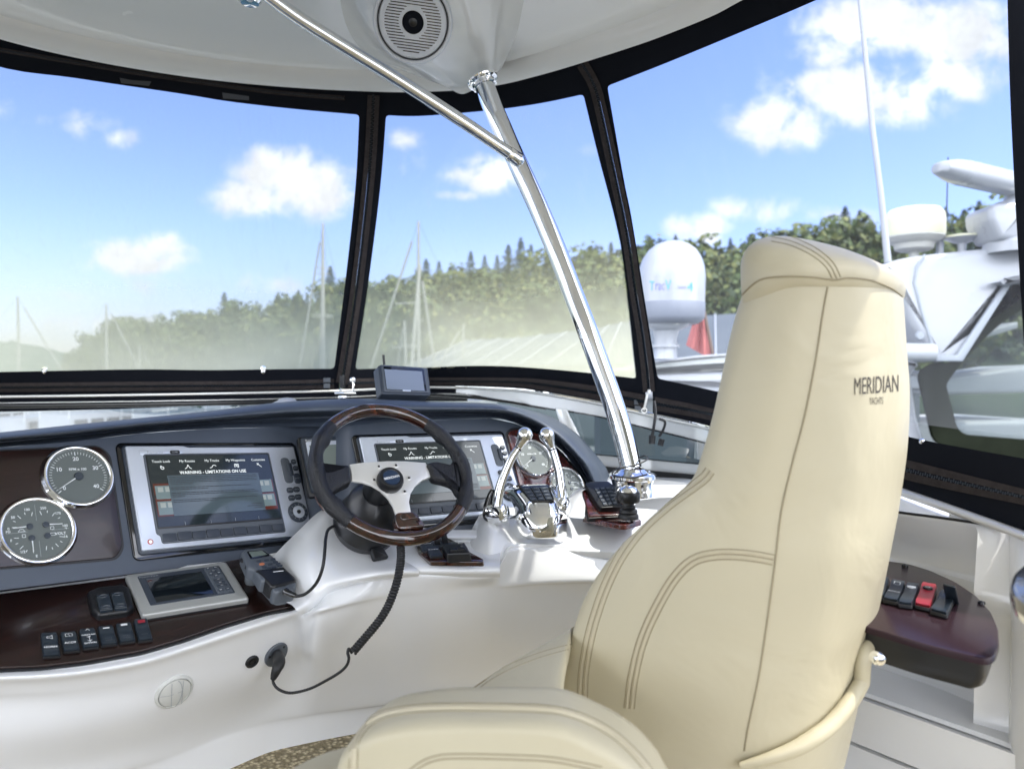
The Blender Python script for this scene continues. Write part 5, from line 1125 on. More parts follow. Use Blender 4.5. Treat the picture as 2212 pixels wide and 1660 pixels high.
def mkgrid(TL, TR, BR, BL, nx, ny, g=.08):
    TL, TR, BR, BL = map(Vector, (TL, TR, BR, BL)); out = []
    B = lambda s, t: TL.lerp(TR, s).lerp(BL.lerp(BR, s), t)
    for j in range(ny):
        for i in range(nx): out.append([tuple(B((i+a)/nx, (j+b)/ny)) for a, b in ((g, g), (1-g, g), (1-g, 1-g), (g, 1-g))])
    return out
keypad(tb, KP, z4, [(515,855),(812,842),(835,900),(865,985),(852,1000),(645,1012),(620,985),(560,905)], mkgrid((535,862),(800,850),(848,982),(636,996), 3, 4), blackg)
def lever(ball, path, piv, d, lab):
    pt = TP(*ball, d); r = 78*.21965*d/1600
    m = MB().mat(chrome); up = (pt-TP(*path[0], d+.0)).normalized(); f_ = Frame(pt, up.orthogonal(), up.cross(up.orthogonal()), up)
    prof = [(r*math.sin(math.radians(a))*(1 if a < 100 else 1), r*math.cos(math.radians(a))) for a in range(0, 121, 8)] + [(r*.62, -r*1.1), (r*.46, -r*1.7)]
    m.lathe(f_, prof[::-1], res=36)
    q = spline([pt-up*r*1.6]+[TP(*p, d-.004*i) for i, p in enumerate(path)], 6); nn = len(q); m.tube(q, [lerp(.0085, .014, i/(nn-1)) for i in range(nn)], 20)
    m.build('lever_arm', tb, sharp=60)
    m = MB().mat(blackp); j = 5; m.tube([q[j], q[j].lerp(q[j+2], .5)], .0105, 20); m.build('lever_band', tb)
    pv = TP(*piv, d-.02); m = MB().mat(chrome); f_ = Frame(pv, DV(.5, .8, 0), DV(0, 0, 1)); 
    m.lathe(f_, [(.026, -.03), (.027, -.004), (.024, .008), (.015, .014), (0, .015)], res=32); m.build('lever_pivot', tb)
lever((575,345), [(505,480),(450,560),(395,680),(350,800),(315,930),(300,1050),(300,1110)], (345,1120), 1.82, 'left')
lever((790,345), [(848,490),(880,600),(910,720),(930,850),(940,970),(955,1040)], (950,1045), 1.88, 'right')
m = MB().mat(blackg); m.tube(spline([TP(*p) for p in ((275,880,1.822),(245,960,1.82),(222,1060,1.815),(215,1140,1.81),(235,1190,1.80))], 5), [.010, .012, .013, .014, .015, .015, .016, .017, .017, .018, .018, .018, .018, .018, .018, .018, .018, .017, .015, .012, .006], 16, flat=.5); m.build('lever_grip_insert', tb)
# ------------------------------------------------------------ keypad on its pod and the docking joystick
m = MB().mat(redwood); WD = Frame(TP(1150, 870, 1.96), TP(1470, 850, 1.99)-TP(1150, 870, 1.96), TP(1215, 1140, 1.86)-TP(1150, 870, 1.96))
m.prism(WD, rpoly(WD.pts(Z(z4, [(1140,870),(1180,840),(1460,838),(1500,890),(1640,1120),(1200,1142)])), .006), -.012, 0, .003); m.build('sloping_wood_panel', console)
m = MB().mat(blackp); m.prism(WD, rpoly(WD.pts(Z(z4, [(1122,872),(1168,834),(1470,832),(1515,890),(1655,1126),(1196,1150)])), .006), -.016, -.004, .002); m.build('sloping_panel_seal', console)
kp = thing('control_keypad', 'square black engine control keypad on the small sloping wood pod', 'keypad', WD.p(.05, .03))
keypad(kp, WD, z4, [(1155,862),(1200,842),(1385,836),(1440,880),(1535,1070),(1500,1090),(1310,1100),(1275,1060)], mkgrid((1245,862),(1410,850),(1490,1030),(1345,1042), 3, 5), blackp, .014)
m = MB().mat(redwood); WB = Frame(P(*z4(1400, 1190), 1.87), DV(1, .0, 0), DV(.1, -1, 0), Vector((0, 0, 1))); m.prism(WB, rpoly(WB.pts(Z(z4, [(1140,1162),(1200,1138),(1640,1120),(1720,1200),(1560,1248),(1500,1246)])), .004), -.008, .004, .002); m.build('joystick_wood_plate', console)
js = thing('docking_joystick', 'black docking joystick with chrome cap on a ribbed rubber base', 'joystick', P(*z4(1590, 1140), 1.85))
jf = Frame(P(*z4(1592, 1150), 1.84), (1, 0, 0), (0, 1, 0), (0, 0, 1)); s = .21965*1.84/1600
m = MB().mat(rubber); m.lathe(jf, [(100*s, -.003), (100*s, .004), (92*s, .008), (82*s, .009), (90*s, .013), (84*s, .019), (64*s, .021), (72*s, .026), (62*s, .030), (50*s, .030)], res=40); m.build('base', js)
jf.n = Vector((0, 0, .82))
m = MB().mat(chrome); m.lathe(jf, [(50*s, .028), (55*s, .036), (75*s, .042), (88*s, .045)], res=40); m.build('neck', js)
m = MB().mat(blackp); pr = [(88*s, .045), (104*s, .046), (114*s, .052), (116*s, .066), (112*s, .074), (102*s, .079)]; rr = [[jf.p(r*(1-.02*(k % 6 == 0))*math.cos(2*math.pi*k/48), r*(1-.02*(k % 6 == 0))*math.sin(2*math.pi*k/48), z) for k in range(48)] for r, z in pr]; m.rings(rr); m.build('grip', js)
m = MB().mat(chrome); m.lathe(jf, [(100*s, .078), (92*s, .085), (70*s, .091), (40*s, .095), (0, .097)], res=40); m.build('cap', js)
# ------------------------------------------------------------ portable GPS on the dash top and the white horn dome behind it
GQ = para([zp(1128,183), zp(1598,213), zp(1635,472), zp(1152,458)], .135); kk = 2.10/dpl(GQ, *zp(1380, 330)); GQ = Frame(cam.location+(GQ.O-cam.location)*kk, GQ.ex, GQ.ey)
g_ = thing('portable_navigator', 'small grey portable navigator with a pale screen standing on the dash top', 'navigator', GQ.O)
m = MB().mat(midgrey); m.prism(GQ, rpoly(GQ.pts(Z(zp, [(1112,190),(1145,176),(1590,206),(1606,220),(1638,470),(1622,485),(1160,470),(1145,455)])), .004), -.026, .0, .003); m.build('case', g_)
m = MB().mat(greyp); m.prism(GQ, rpoly(GQ.pts(Z(zp, [(1142,192),(1585,218),(1620,462),(1168,450)])), .005), -.002, .0025, .001); m.mat(silver).prism(GQ, rpoly(GQ.pts(Z(zp, [(1350,434),(1430,437),(1431,452),(1352,449)])), .001), .002, .0035, .0004); m.build('face', g_)
m = MB().mat(screenb); m.prism(GQ, rpoly(GQ.pts(Z(zp, [(1158,200),(1560,225),(1592,448),(1188,435)])), .003), .002, .0029, .0002); m.build('screen_border', g_)
m = MB().mat(mk('navigator_screen', (.22, .26, .32), .15, 0, .5)); m.poly(GQ, GQ.pts(Z(zp, [(1172,222),(1548,246),(1574,440),(1198,422)]), .003), .0032); m.build('screen', g_)
m = MB().mat(blackp); m.tube([P(*zp(1172, 180), 2.13), P(*zp(1164, 82), 2.13)], .0035, 10); m.build('antenna', g_)
m = MB().mat(blackp); f_ = Frame(P(*zp(1360, 525), 2.12), (1, 0, 0), (0, 0, -1)); m.rbox(f_, -.028, -.015, .012, .02, 0, .01, .002, .001); m.mat(silver).rbox(f_, .006, -.012, .012, .012, -.004, .012, .001, .0005); m.build('bracket', g_)
m = MB().mat(blackp); m.tube(spline([P(*zp(1540, 505), 2.12), P(*zp(1570, 530), 2.14), P(*zp(1605, 560), 2.16)], 5), .0022, 8); m.build('power_lead', g_)
f_ = Frame(P(620, 874, 2.35), (1, 0, 0), (0, 1, 0), (0, 0, 1)); m = MB().mat(whitepaint); s = 2.35/1600
m.lathe(f_, [(35*s, 0), (30*s, 5*s), (20*s, 9*s), (17*s, 12*s), (10*s, 15*s), (0, 16*s)], res=32); tag(m.build('compass_dome', None, f_.O), 'low white dome fitting just visible behind the dash hood left of the wheel', 'dome')
# ------------------------------------------------------------ helm seat
ch = thing('captain_chair', 'cream vinyl captain chair with high padded back and rounded armrest, turned to the left', 'chair', Vector((.1, 1.15, 0)))
Fd = Vector((-math.sin(math.radians(57)), math.cos(math.radians(57)), 0)); Ld = Vector((-Fd.y, Fd.x, 0)).normalized()
if Ld.y > 0: Ld = -Ld
SE = [(560,1800),(600,1792),(650,1782),(720,1771),(760,1765),(900,1738),(1000,1712),(1110,1687),(1201,1676),(1310,1661.6),(1456,1640),(1583,1614),(1640,1605),(1760,1585)]
AC = [(1820,1185),(1503,1206),(1383,1230),(1310,1253),(1230,1297),(1165,1355),(1103,1421),(1055,1478),(1025,1499),(980,1514),(900,1537),(820,1555),(740,1572),(690,1584),(640,1600),(560,1625)][::-1]
RC = [(540,1915),(600,1937),(640,1951),(700,1956),(760,1960),(850,1966),(940,1963),(1050,1950),(1150,1932),(1280,1906),(1400,1879),(1530,1851),(1660,1821),(1800,1790)]
def W2D(p):
    q = p-cam.location; y = q.y*cp-q.z*sp; z = q.y*sp+q.z*cp; return 1106+q.x/y*F, 830-z/y*F
S0 = (.4067, 1.12); HW = .235
def sec(vS, grow=0, topf=0):
    u = cr(vS, SE); k = (u-1106)/1600; q = (k*S0[1]-S0[0])/(.839+.545*k); Y = S0[1]-.545*q
    Sp = P(u, vS, Y)
    def solve(fn, lo, hi, inc):
        for _ in range(40):
            mdd = (lo+hi)/2
            if fn(mdd) == inc: lo = mdd
            else: hi = mdd
        return (lo+hi)/2
    def fa(t): uu, vv = W2D(Sp+Fd*t); return uu > cr(vv, AC)
    tA = solve(fa, 0.02, .6, True)
    def rear(b):
        pts = []
        for i in range(1, 24):
            s = -1+2*i/24; pts.append(Sp - Ld*HW*(1-s) - Fd*b*(1-abs(s)**2.6)**.62 if False else Sp-Ld*(HW*(1+s)) - Fd*b*(max(0, 1-abs(s)**2.4))**.6)
        return pts
    def fr2(b):
        mx = max(W2D(p) for p in rear(b)); return mx[0] < cr(mx[1], RC)
    b = solve(fr2, .0, .4, True)
    return Sp, tA, b, rear(b)
levels = [1760,1640,1560,1456,1380,1310,1250,1201,1150,1110,1070,1040,1000,950,900,840,780,720,670,630,600]
secs = [sec(v) for v in levels]
tin_ = lambda tA: tA*.45 if tA > .2 else tA*.8
rings = []
for (Sp, tA, b, re_) in secs:
    side = lambda s: [Sp+Fd*(tA*x)+Ld*(.012*math.sin(math.pi*x))*s for x in (1.0, .97, .8, .55, .3, .1)]
    L = [Sp+Fd*(tA+.002)-Ld*.035, Sp+Fd*(tA+.003)-Ld*.012, Sp+Fd*(tA-.016)+Ld*.006, Sp+Fd*tA*.68+Ld*.016, Sp+Fd*tA*.36+Ld*.017, Sp+Fd*.012+Ld*.003]
    c = Sp-Ld*HW; mir = lambda p: p + Ld*(-2*((p-c).dot(Ld)))
    ti = tin_(tA)
    Rr = [mir(p) for p in L[::-1]]
    fr_ = [mir(Sp+Fd*(tA-.01)-Ld*.06), mir(Sp+Fd*ti-Ld*.085), c+Fd*ti, Sp+Fd*ti-Ld*.085, Sp+Fd*(tA-.01)-Ld*.06]
    rg_ = spline(L+re_[1::3]+Rr+fr_, 6, True)
    for _ in range(5): rg_ = [rg_[i]*.5+(rg_[i-1]+rg_[(i+1) % len(rg_)])*.25 for i in range(len(rg_))]
    rings.append(rg_)
sm_ = [spline([r[j] for r in rings], 4) for j in range(len(rings[0]))]
rings = [[sm_[j][i] for j in range(len(sm_))] for i in range(len(sm_[0]))]
m = MB().mat(cream); m.rings(rings, True, True, True); back = m.build('backrest', ch, fix=False, sharp=75)
# headrest pillow closing the top of the back
base = rings[-1]; c = sum(base, Vector())/len(base); N = len(base)
rr = []; ks = 12
fmx = max(abs((p-c).dot(Fd)) for p in base)
tz = lambda v: P(1760, v, 1.05).z
H = tz(492)-c.z
for k in range(-2, ks+1):
    t = max(k, 0)/ks*math.pi/2; s_ = max(math.cos(t), 0.0)**.85; h = math.sin(t)**.9
    row = []
    for p in base:
        d = p-c; fn = d.dot(Fd)/fmx; x = d.copy()
        if k == -2: s2 = 1.0; z = -.012-.055*max(0, fn)**1.6
        elif k == -1: s2 = 1.035; z = -.004-.045*max(0, fn)**1.6
        elif k == 0: s2 = 1.05; z = .012-.02*max(0, fn)
        else: s2 = 1.05*s_; z = .012*(1-h)+H*1.30*h*(1+.42*fn*s_-.10*abs(d.dot(Ld)/HW)*s_)
        lean = Fd*(.012*h)
        row.append(c+Vector((x.x*s2, x.y*s2, 0))+Vector((0, 0, (p.z-c.z)*(1-h)+z))+lean)
    rr.append(row)
m = MB().mat(cream); m.rings(rr, True, False, True); head = m.build('headrest', ch, fix=False, sharp=75)
bb = bvh(back); bh = bvh(back, head)
m = MB().mat(creaml)
def seamline(mb, t, uv, r=.0016, off=0, mat=None, k=6, smooth=True):
    q = trace(t, uv, off, k, smooth)
    if mat: mb.mat(mat)
    if len(q) > 3: mb.tube(q, r, 8)
seamline(m, bb, [(cr(v, SE), v) for v in range(620, 1660, 40)], .0015, .0004, stitch)
def ridge(mb, t, uv, gap, n=2, r=.0042):
    q = samp(uv, 40)
    for k in range(n+1):
        o = (k-n/2)*gap; pp = []
        for i, (u, v) in enumerate(q):
            a = Vector(q[max(i-1, 0)]); b = Vector(q[min(i+1, 39)]); tt = (b-a).normalized(); pp.append((u-tt.y*o, v+tt.x*o))
        seamline(mb, t, pp, .0010, .0, stitch, 1)
        if k < n:
            o += gap/2; pp = []
            for i, (u, v) in enumerate(q):
                a = Vector(q[max(i-1, 0)]); b = Vector(q[min(i+1, 39)]); tt = (b-a).normalized(); pp.append((u-tt.y*o, v+tt.x*o))
            seamline(mb, t, pp, r, -.0028, creaml, 1)
ridge(m, bb, Z(ze, [(292,1250),(300,1080),(330,900),(370,750),(430,580),(520,400),(640,240),(780,110),(900,20),(1010,-60),(1050,-110)]), 11)
ridge(m, bb, Z(ze, [(570,1300),(590,1130),(640,920),(720,730),(830,540),(940,430),(1060,392),(1200,388),(1330,402),(1425,420)]), 11)
m.build('seams', ch)
m = MB(); ridge(m, bh, [(1668,512),(1712,522),(1760,545),(1792,572),(1808,602)], 9, 2, .003); seamline(m, bh, [(1600,640),(1640,605),(1690,597),(1750,598),(1803,604),(1830,600),(1880,605),(1925,622),(1948,640)], .0014, .0006, stitch); m.build('headrest_seams', ch)
# lettering on the rear panel, lying on the curved surface
def decal(t, txt, u0, v0, u1, v1, hgt, mat, parent, nm, off=.0008):
    vs, fs = textmesh(txt, 'CENTER', 0); xs = [v[0] for v in vs]; ys = [v[1] for v in vs]; X0, X1, Y0, Y1_ = min(xs), max(xs), min(ys), max(ys); out = []
    for v in vs:
        a = (v[0]-X0)/(X1-X0); b = (v[1]-Y0)/(Y1_-Y0); u = lerp(u0, u1, a)+.5*(b-.5); w = lerp(v0, v1, a)+hgt*(1-b); out.append(cast(t, u, w, off) or Vector())
    m = MB().mat(mat); m.add(out, fs, False); return m.build(nm, parent, fix=False)
ink = mk('embroidered_grey', (.06, .055, .05), .8)
decal(bb, 'MERIDIAN', 1845, 816, 1940, 809, 36, ink, ch, 'embroidered_name')
decal(bb, 'YACHTS', 1877, 858, 1907, 857, 15, ink, ch, 'embroidered_name')
# armrest
top = [(763,1640),(765,1606),(778,1572),(805,1545),(850,1521),(920,1507),(1000,1501),(1110,1500),(1200,1503),(1245,1515),(1295,1538),(1340,1562),(1388,1598),(1420,1635),(1440,1668)]
A0 = Vector(P(1475, 1700, .845)); A1 = Vector(P(763, 1700, .905)); axd = (A1-A0); axd.z = 0; Ll = axd.length; axd.normalize(); sd2 = Vector((axd.y, -axd.x, 0)); sd2 = sd2 if sd2.y < 0 else -sd2
af = Frame(Vector((A0.x, A0.y, CZ)), axd, Vector((0, 0, -1)), sd2)
outl = af.pts(top, -.05); xm = max(p[0] for p in outl); ymin = min(p[1] for p in outl)
low = [(outl[-1][0]-.012, ymin+.13), (outl[-1][0]+.0, ymin+.19), (.12, ymin+.24), (.28, ymin+.24), (xm-.08, ymin+.22), (xm-.02, ymin+.17)]
lo2 = [Vector((x, y, 0)) for x, y in outl[::-1]] + [Vector((xm-.008, ymin+.13, 0)), Vector((xm-.03, ymin+.19, 0)), Vector((xm-.12, ymin+.24, 0)), Vector((.2, ymin+.25, 0)), Vector((.03, ymin+.22, 0)), Vector((-.02, ymin+.15, 0))]
sh = [(p.x, p.y) for p in spline([Vector((x, y, 0)) for x, y in outl] + [Vector((-.02+0, ymin+.16, 0)), Vector((.02, ymin+.22, 0)), Vector((.2, ymin+.25, 0)), Vector((xm-.12, ymin+.24, 0)), Vector((xm-.03, ymin+.19, 0)), Vector((xm-.002, ymin+.13, 0))], 4, True)]
m = MB().mat(cream)
cx_ = sum(p[0] for p in sh)/len(sh); cy_ = sum(p[1] for p in sh)/len(sh)
prof = [(-.085, .80), (-.088, .90), (-.080, .97), (-.065, .99), (-.03, 1.0), (0, 1.0), (.008, .993), (.017, .975), (.024, .945), (.0275, .905), (.028, .86), (.030, .7), (.033, .4), (.034, .02)]
m.rings([[af.p(cx_+(x-cx_)*(1-(1-s)*.62), cy_+(y-cy_)*(1-(1-s)*1.0), z) for x, y in sh] for z, s in prof], True, True, True)
arm = m.build('armrest', ch, fix=False, sharp=75); ba = bvh(arm)
m = MB()
ridge(m, ba, [(763,1660),(765,1615),(772,1590),(794,1562),(835,1540),(920,1528),(1050,1527),(1180,1531),(1250,1546),(1315,1578),(1360,1615),(1395,1655),(1410,1680)], 17, 1, .006)
ridge(m, ba, [(885,1668),(905,1652),(935,1638),(980,1632),(1100,1634),(1200,1640),(1300,1660)], 10, 1, .003); m.build('armrest_seams', ch)
# seat cushion
zs_ = CZ-.50
fl = PZ(600, 1680, zs_); frr = PZ(1262, 1378, zs_); e = (frr-fl).normalized(); bk_ = Vector((e.y, -e.x, 0)); bk_ = bk_ if bk_.x > 0 else -bk_
sfm = Frame(fl, e, bk_, Vector((0, 0, 1))); W_ = (frr-fl).length
SIL = [(588,1676),(615,1660),(690,1622),(765,1598),(880,1550),(985,1500),(1045,1460),(1105,1430),(1160,1409),(1200,1396),(1222,1390),(1245,1384)]
rows = []
for (dx, z, k) in ((.01, -.16, 0), (-.012, -.10, 0), (-.016, -.04, 0), (-.006, -.012, 0), (.012, .0, 0), (.05, .016, 1), (.12, .026, 1), (.25, .03, 1), (.252, .0, 1)):
    row = []
    for (u, v) in SIL:
        lo_, hi_ = 0, .4
        for _ in range(20):
            mm_ = (lo_+hi_)/2; w2_ = W2D(PZ(u, v, zs_)+bk_*mm_+Vector((0, 0, .02))); lo_, hi_ = (mm_, hi_) if w2_[0] < cr(w2_[1], AC)+2 else (lo_, mm_)
        ex_ = dx/.25*max(lo_, .004) if k else dx
        row.append(PZ(u, v, zs_)+bk_*ex_+Vector((0, 0, z)))
    rows.append(row)
m = MB().mat(cream); m.rings(surfgrid(rows, 5, 5), False)
seat = m.build('seat_cushion', ch, fix=False, sharp=80); bs = bvh(seat)
m = MB(); ridge(m, bs, [(1010,1500),(1050,1468),(1100,1440),(1160,1416),(1215,1400),(1260,1390)], 10, 1, .003); m.build('seat_seams', ch)
m = MB().mat(chrome); pf = Frame((fl.x+e.x*W_/2+bk_.x*.25, fl.y+e.y*W_/2+bk_.y*.25, 0), (1, 0, 0), (0, 1, 0), (0, 0, 1)); m.lathe(pf, [(.16, 0), (.16, .01), (.05, .02), (.045, zs_-.17)], res=40); m.build('pedestal', ch)
# grab loop around the lower back
q = trace(bb, [(1600,1645),(1650,1630),(1710,1606),(1770,1565),(1815,1515),(1845,1465)], .012, 6) ; last = q[-1]
q += spline([last, P(1866,1420,(last-cam.location).y+.01), P(1880,1388,(last-cam.location).y+.03), P(1880,1366,(last-cam.location).y+.07)], 6)[1:]
nn = len(q); m = MB().mat(cream); m.tube(q, [lerp(.006, .0125, min(1, i/(nn*.3)))*(1 if i < nn*.8 else lerp(1, .5, (i-nn*.8)/(nn*.2))) for i in range(nn)], 18, flat=1.25); m.build('side_grab_loop', ch)
# ------------------------------------------------------------ starboard coaming with the oval switch pod
sc = thing('side_coaming', 'white moulded side coaming right of the seat with a shelf and drawer fronts below it', 'coaming', Vector((1.0, 1.2, 0)))
G1 = [(1700,1066),(1800,1082),(1900,1100),(1942,1106),(2050,1120),(2168,1139),(2300,1172),(2450,1215)]
CRS = [(1700,1150),(1800,1178),(1920,1205),(2010,1224),(2091,1245),(2136,1259),(2172,1286)]
m = MB().mat(gel)
m.rings([[P(u, y3(u)+14, dbot(u)+.02) for u, v in G1], [PZ(u, v-2, CZ-.30) for u, v in G1]], False)
us_ = [lerp(1700, 2172, i/24) for i in range(25)]
A_ = [PZ(u, cr(u, G1), CZ-.303) for u in us_]; B_ = [PZ(u, cr(u, CRS), CZ-.42) for u in us_]
m.rings(surfgrid([A_, [a.lerp(b, .12)+Vector((0, -.01, .002)) for a, b in zip(A_, B_)], [a.lerp(b, .8)+Vector((0, .01, -.008)) for a, b in zip(A_, B_)], B_, [b+Vector((0, -.012, -.006)) for b in B_]], 4, 1), False)
m.rings([[b+Vector((0, -.012, -.006)) for b in B_], [b+Vector((0, -.0, -.6)) for b in B_]], False)
colp = [B_[-1]+Vector((-.04, .03, 0)), B_[-1]+Vector((0, -.012, -.006)), PZ(2180, 1288, CZ-.41), PZ(2192, 1292, CZ-.405), PZ(2230, 1300, CZ-.40), PZ(2330, 1330, CZ-.40)]
gtop = [A_[-1]+Vector((-.04, .03, .0))]+[PZ(u, v, CZ-.303) for u, v in ((2172, 1140), (2190, 1146), (2212, 1151), (2300, 1172), (2450, 1215))]
m.rings([gtop, [g.lerp(c, .1)+Vector((0, -.01, 0)) for g, c in zip(gtop, colp)], colp, [p+Vector((0, -.006, -.02)) for p in colp], [p+Vector((0, 0, -.6)) for p in colp]], False)
m.rings([[P(u, 1080, 1.75) for u in (2080, 2200, 2460)], [P(u, 1700, 1.60) for u in (2080, 2200, 2460)]], False)
T_ = [PZ(u, v, CZ-.67) for u, v in ((1780,1462),(1857,1490),(2000,1540),(2136,1588),(2230,1622))]
back_ = [p+Vector((.12, .45, 0)) for p in T_]
m.rings([back_, T_, [p+Vector((-.004, -.006, -.006)) for p in T_]], False)
T2 = [PZ(u, v+6, CZ-.675) for u, v in ((1780,1462),(1857,1490),(2000,1540),(2230,1622))]
m.build('side_moulding', sc, fix=False, sharp=40)
for k, (za, zb) in enumerate(((-.68, -.775), (-.783, -.895))):
    m = MB().mat(gel); a = [Vector((p.x, p.y, CZ+za)) for p in T2]; b = [Vector((p.x, p.y, CZ+zb)) for p in T2]; o_ = Vector((-.01, -.012, 0)); m.rings([a, [p+o_ for p in a], [p+o_ for p in b], b], False); m.build('drawer_front', sc, fix=False)
m = MB().mat(blackp); m.tube([PZ(u, cr(u, G1), CZ-.299) for u in [lerp(1880, 2172, i/20) for i in range(21)]], .0028, 8); m.build('gasket_line', sc)
SPF = Frame(PZ(2000, 1300, CZ-.415), (1, 0, 0), (0, 1, 0), (0, 0, 1))
sw_ = thing('side_switch_pod', 'oval glossy dark wood switch pod over a black box on the right coaming', 'switch pod', SPF.O)
ov = Z(zr, [(60,640),(200,640),(320,664),(410,675),(520,708),(640,762),(740,828),(810,905),(845,985),(850,1060),(832,1110),(795,1133),(700,1114),(500,1064),(240,986),(60,930)])
m = MB().mat(mk('purple_gloss_wood', (.03, .017, .022), .22, 0, 0, None, None, 1.35, .35)); m.prism(SPF, rpoly(SPF.pts(ov), .012), -.010, 0, .003); m.build('wood_top', sw_)
m = MB().mat(blackp); o3 = SPF.pts(Z(zr, [(60,660),(320,690),(640,790),(790,920),(822,1040),(800,1100),(770,1118),(700,1100),(500,1052),(240,976),(60,930)]))
m.rings([[SPF.p(x, y, -.011) for x, y in rpoly(o3, .02)], [SPF.p(x, y+.001, -.034) for x, y in rpoly(o3, .02)], [SPF.p(x-.002, y+.005, -.048) for x, y in rpoly(o3, .02)], [SPF.p(x-.006, y+.014, -.055) for x, y in rpoly(o3, .02)], [SPF.p(x-.012, y+.04, -.057) for x, y in rpoly(o3, .02)]], True, False, True); m.build('box', sw_)
m = MB().mat(blackg)
for p in ((398,690),(765,868)): q = SPF.loc(*zr(*p)); m.lathe(SPF, [(.0065, 0), (.006, .004), (0, .0055)], *q, 14)
m.build('screws', sw_)
f_ = Frame(P(*zr(263, 1128), 1.10), DV(.98, .2, 0), DV(0, 0, -1)); m = MB().mat(chrome); m.lathe(f_, [(.009, -.006), (.010, .004), (.008, .009), (0, .010)], res=24); m.mat(blackg).rbox(f_, -.004, -.0012, .004, .0012, .009, .0106, .001, 0); m.build('key_knob', sw_)
for q, lab, mk2, mt in (([(270,770),(325,768),(300,868),(240,855)], 'black rocker switch half hidden behind the seat on the oval wood pod', None, switchp),
        ([(335,782),(405,790),(365,890),(292,868)], 'black ACCY rocker switch on the oval wood pod beside the seat', [acc, tx('ACCY', .14, .0075)], switchp),
        ([(402,798),(475,802),(430,905),(368,890)], 'black rocker switch with a white oval mark, left of the red switch', [lambda m, g, w, hh, h: m.mat(white).lathe(g, [(.0055, h*.8), (.0055, h*1.0), (0, h*1.0)], 0, -.25*hh, 20, 1.3, .7)], switchp),
        ([(478,795),(555,805),(520,918),(442,895)], 'red rocker switch with a round black symbol on the oval wood pod', [lambda m, g, w, hh, h: (m.mat(blackg).lathe(g, [(.0085, h*.8), (.0085, h*1.02), (0, h*1.02)], 0, -.22*hh, 20), m.mat(white).path(g, [(.004*math.cos(a), -.22*hh+.004*math.sin(a)) for a in [k*.7 for k in range(10)]], .001, h*1.05))], red),
        ([(565,832),(650,848),(598,950),(520,925)], 'black flip up switch tilted open at the right end of the oval pod row', [lambda m, g, w, hh, h: m.mat(switchp).prism(Frame(g.p(w*.1, -hh*.2, h*.9), g.ex, g.ey*.8+g.n*.6), rrect(-w*.1, -hh*.45, w*.62, hh*.4, .003), 0, .003, .001), icon([(-.35, -.2), (.2, -.2)], 0, blackg), icon([(-.35, -.1), (.2, -.1)], 0, blackg), icon([(-.35, .2), (.2, .2)], 0, blackg), icon([(-.35, .3), (.2, .3)], 0, blackg)], switchp)):
    rocker(SPF, Z(zr, q), 'rocker_switch', lab, mk2, mt, 'rocker switches on the oval side pod', .015)
gr = thing('stone_counter', 'dark speckled stone counter corner with a chrome edge at the right border', 'counter', PZ(2240, 1260, CZ-.28))
gf = Frame(PZ(2260, 1250, CZ-.27), (1, 0, 0), (0, 1, 0), (0, 0, 1)); gp_ = rpoly(gf.pts([(2420,1130),(2216,1212),(2188,1235),(2180,1262),(2192,1290),(2230,1318),(2420,1420)]), .02)
m = MB().mat(granite); m.prism(gf, gp_, -.014, 0, .006); m.build('slab', gr); m = MB().mat(chrome); m.prism(gf, [(x*1.0+.003, y) for x, y in gp_], -.024, -.015, .002); m.build('edge_trim', gr)
# ------------------------------------------------------------ rest of the flybridge behind the camera (seen in reflections), plus an added bounce deck
af_ = thing('aft_bench', 'white aft flybridge bench with cream cushions behind the helm', 'bench', Vector((-.5, -2.6, 0)))
BX = Frame((0, 0, 0), (1, 0, 0), (0, 1, 0), (0, 0, 1))
m = MB().mat(gel); m.rbox(BX, -2.3, -3.3, 1.6, -2.5, 0, .4, .05, .03); m.build('base', af_); m = MB().mat(cream); m.rbox(BX, -2.2, -3.2, 1.5, -2.55, .4, .5, .06, .04); m.rbox(BX, -2.2, -3.35, 1.5, -3.2, .4, .85, .05, .04); m.build('cushion', af_)
dk = MB().mat(gel); dk.rbox(BX, -3, -8, 2.4, -3.42, -.06, -.01, .1, .02); tag(dk.build('aft_bounce_deck', None, (0, 0, 0)), None, None, None, 'structure')  # unseen white deck, added to bounce sunlight up under the hardtop
cw = thing('port_coaming', 'white side wall of the flybridge left of the camera', 'coaming', Vector((-2.4, 0, 0)))
m = MB().mat(gel); m.rbox(BX, -2.55, -3.3, -2.4, 1.6, 0, .62, .05, .04); m.build('wall', cw)
for x in (-2.2, 1.45):
    t_ = thing('roof_post_aft', 'polished steel post holding up the aft %s corner of the roof' % ('left' if x < 0 else 'right'), 'post', Vector((x, -2.0, .5))); m = MB().mat(steel); m.tube([(x, -2.0, .4), (x, -1.95, 1.2), (x*.95, -1.9, CZ+.97)], .028, 16); m.build('tube', t_)
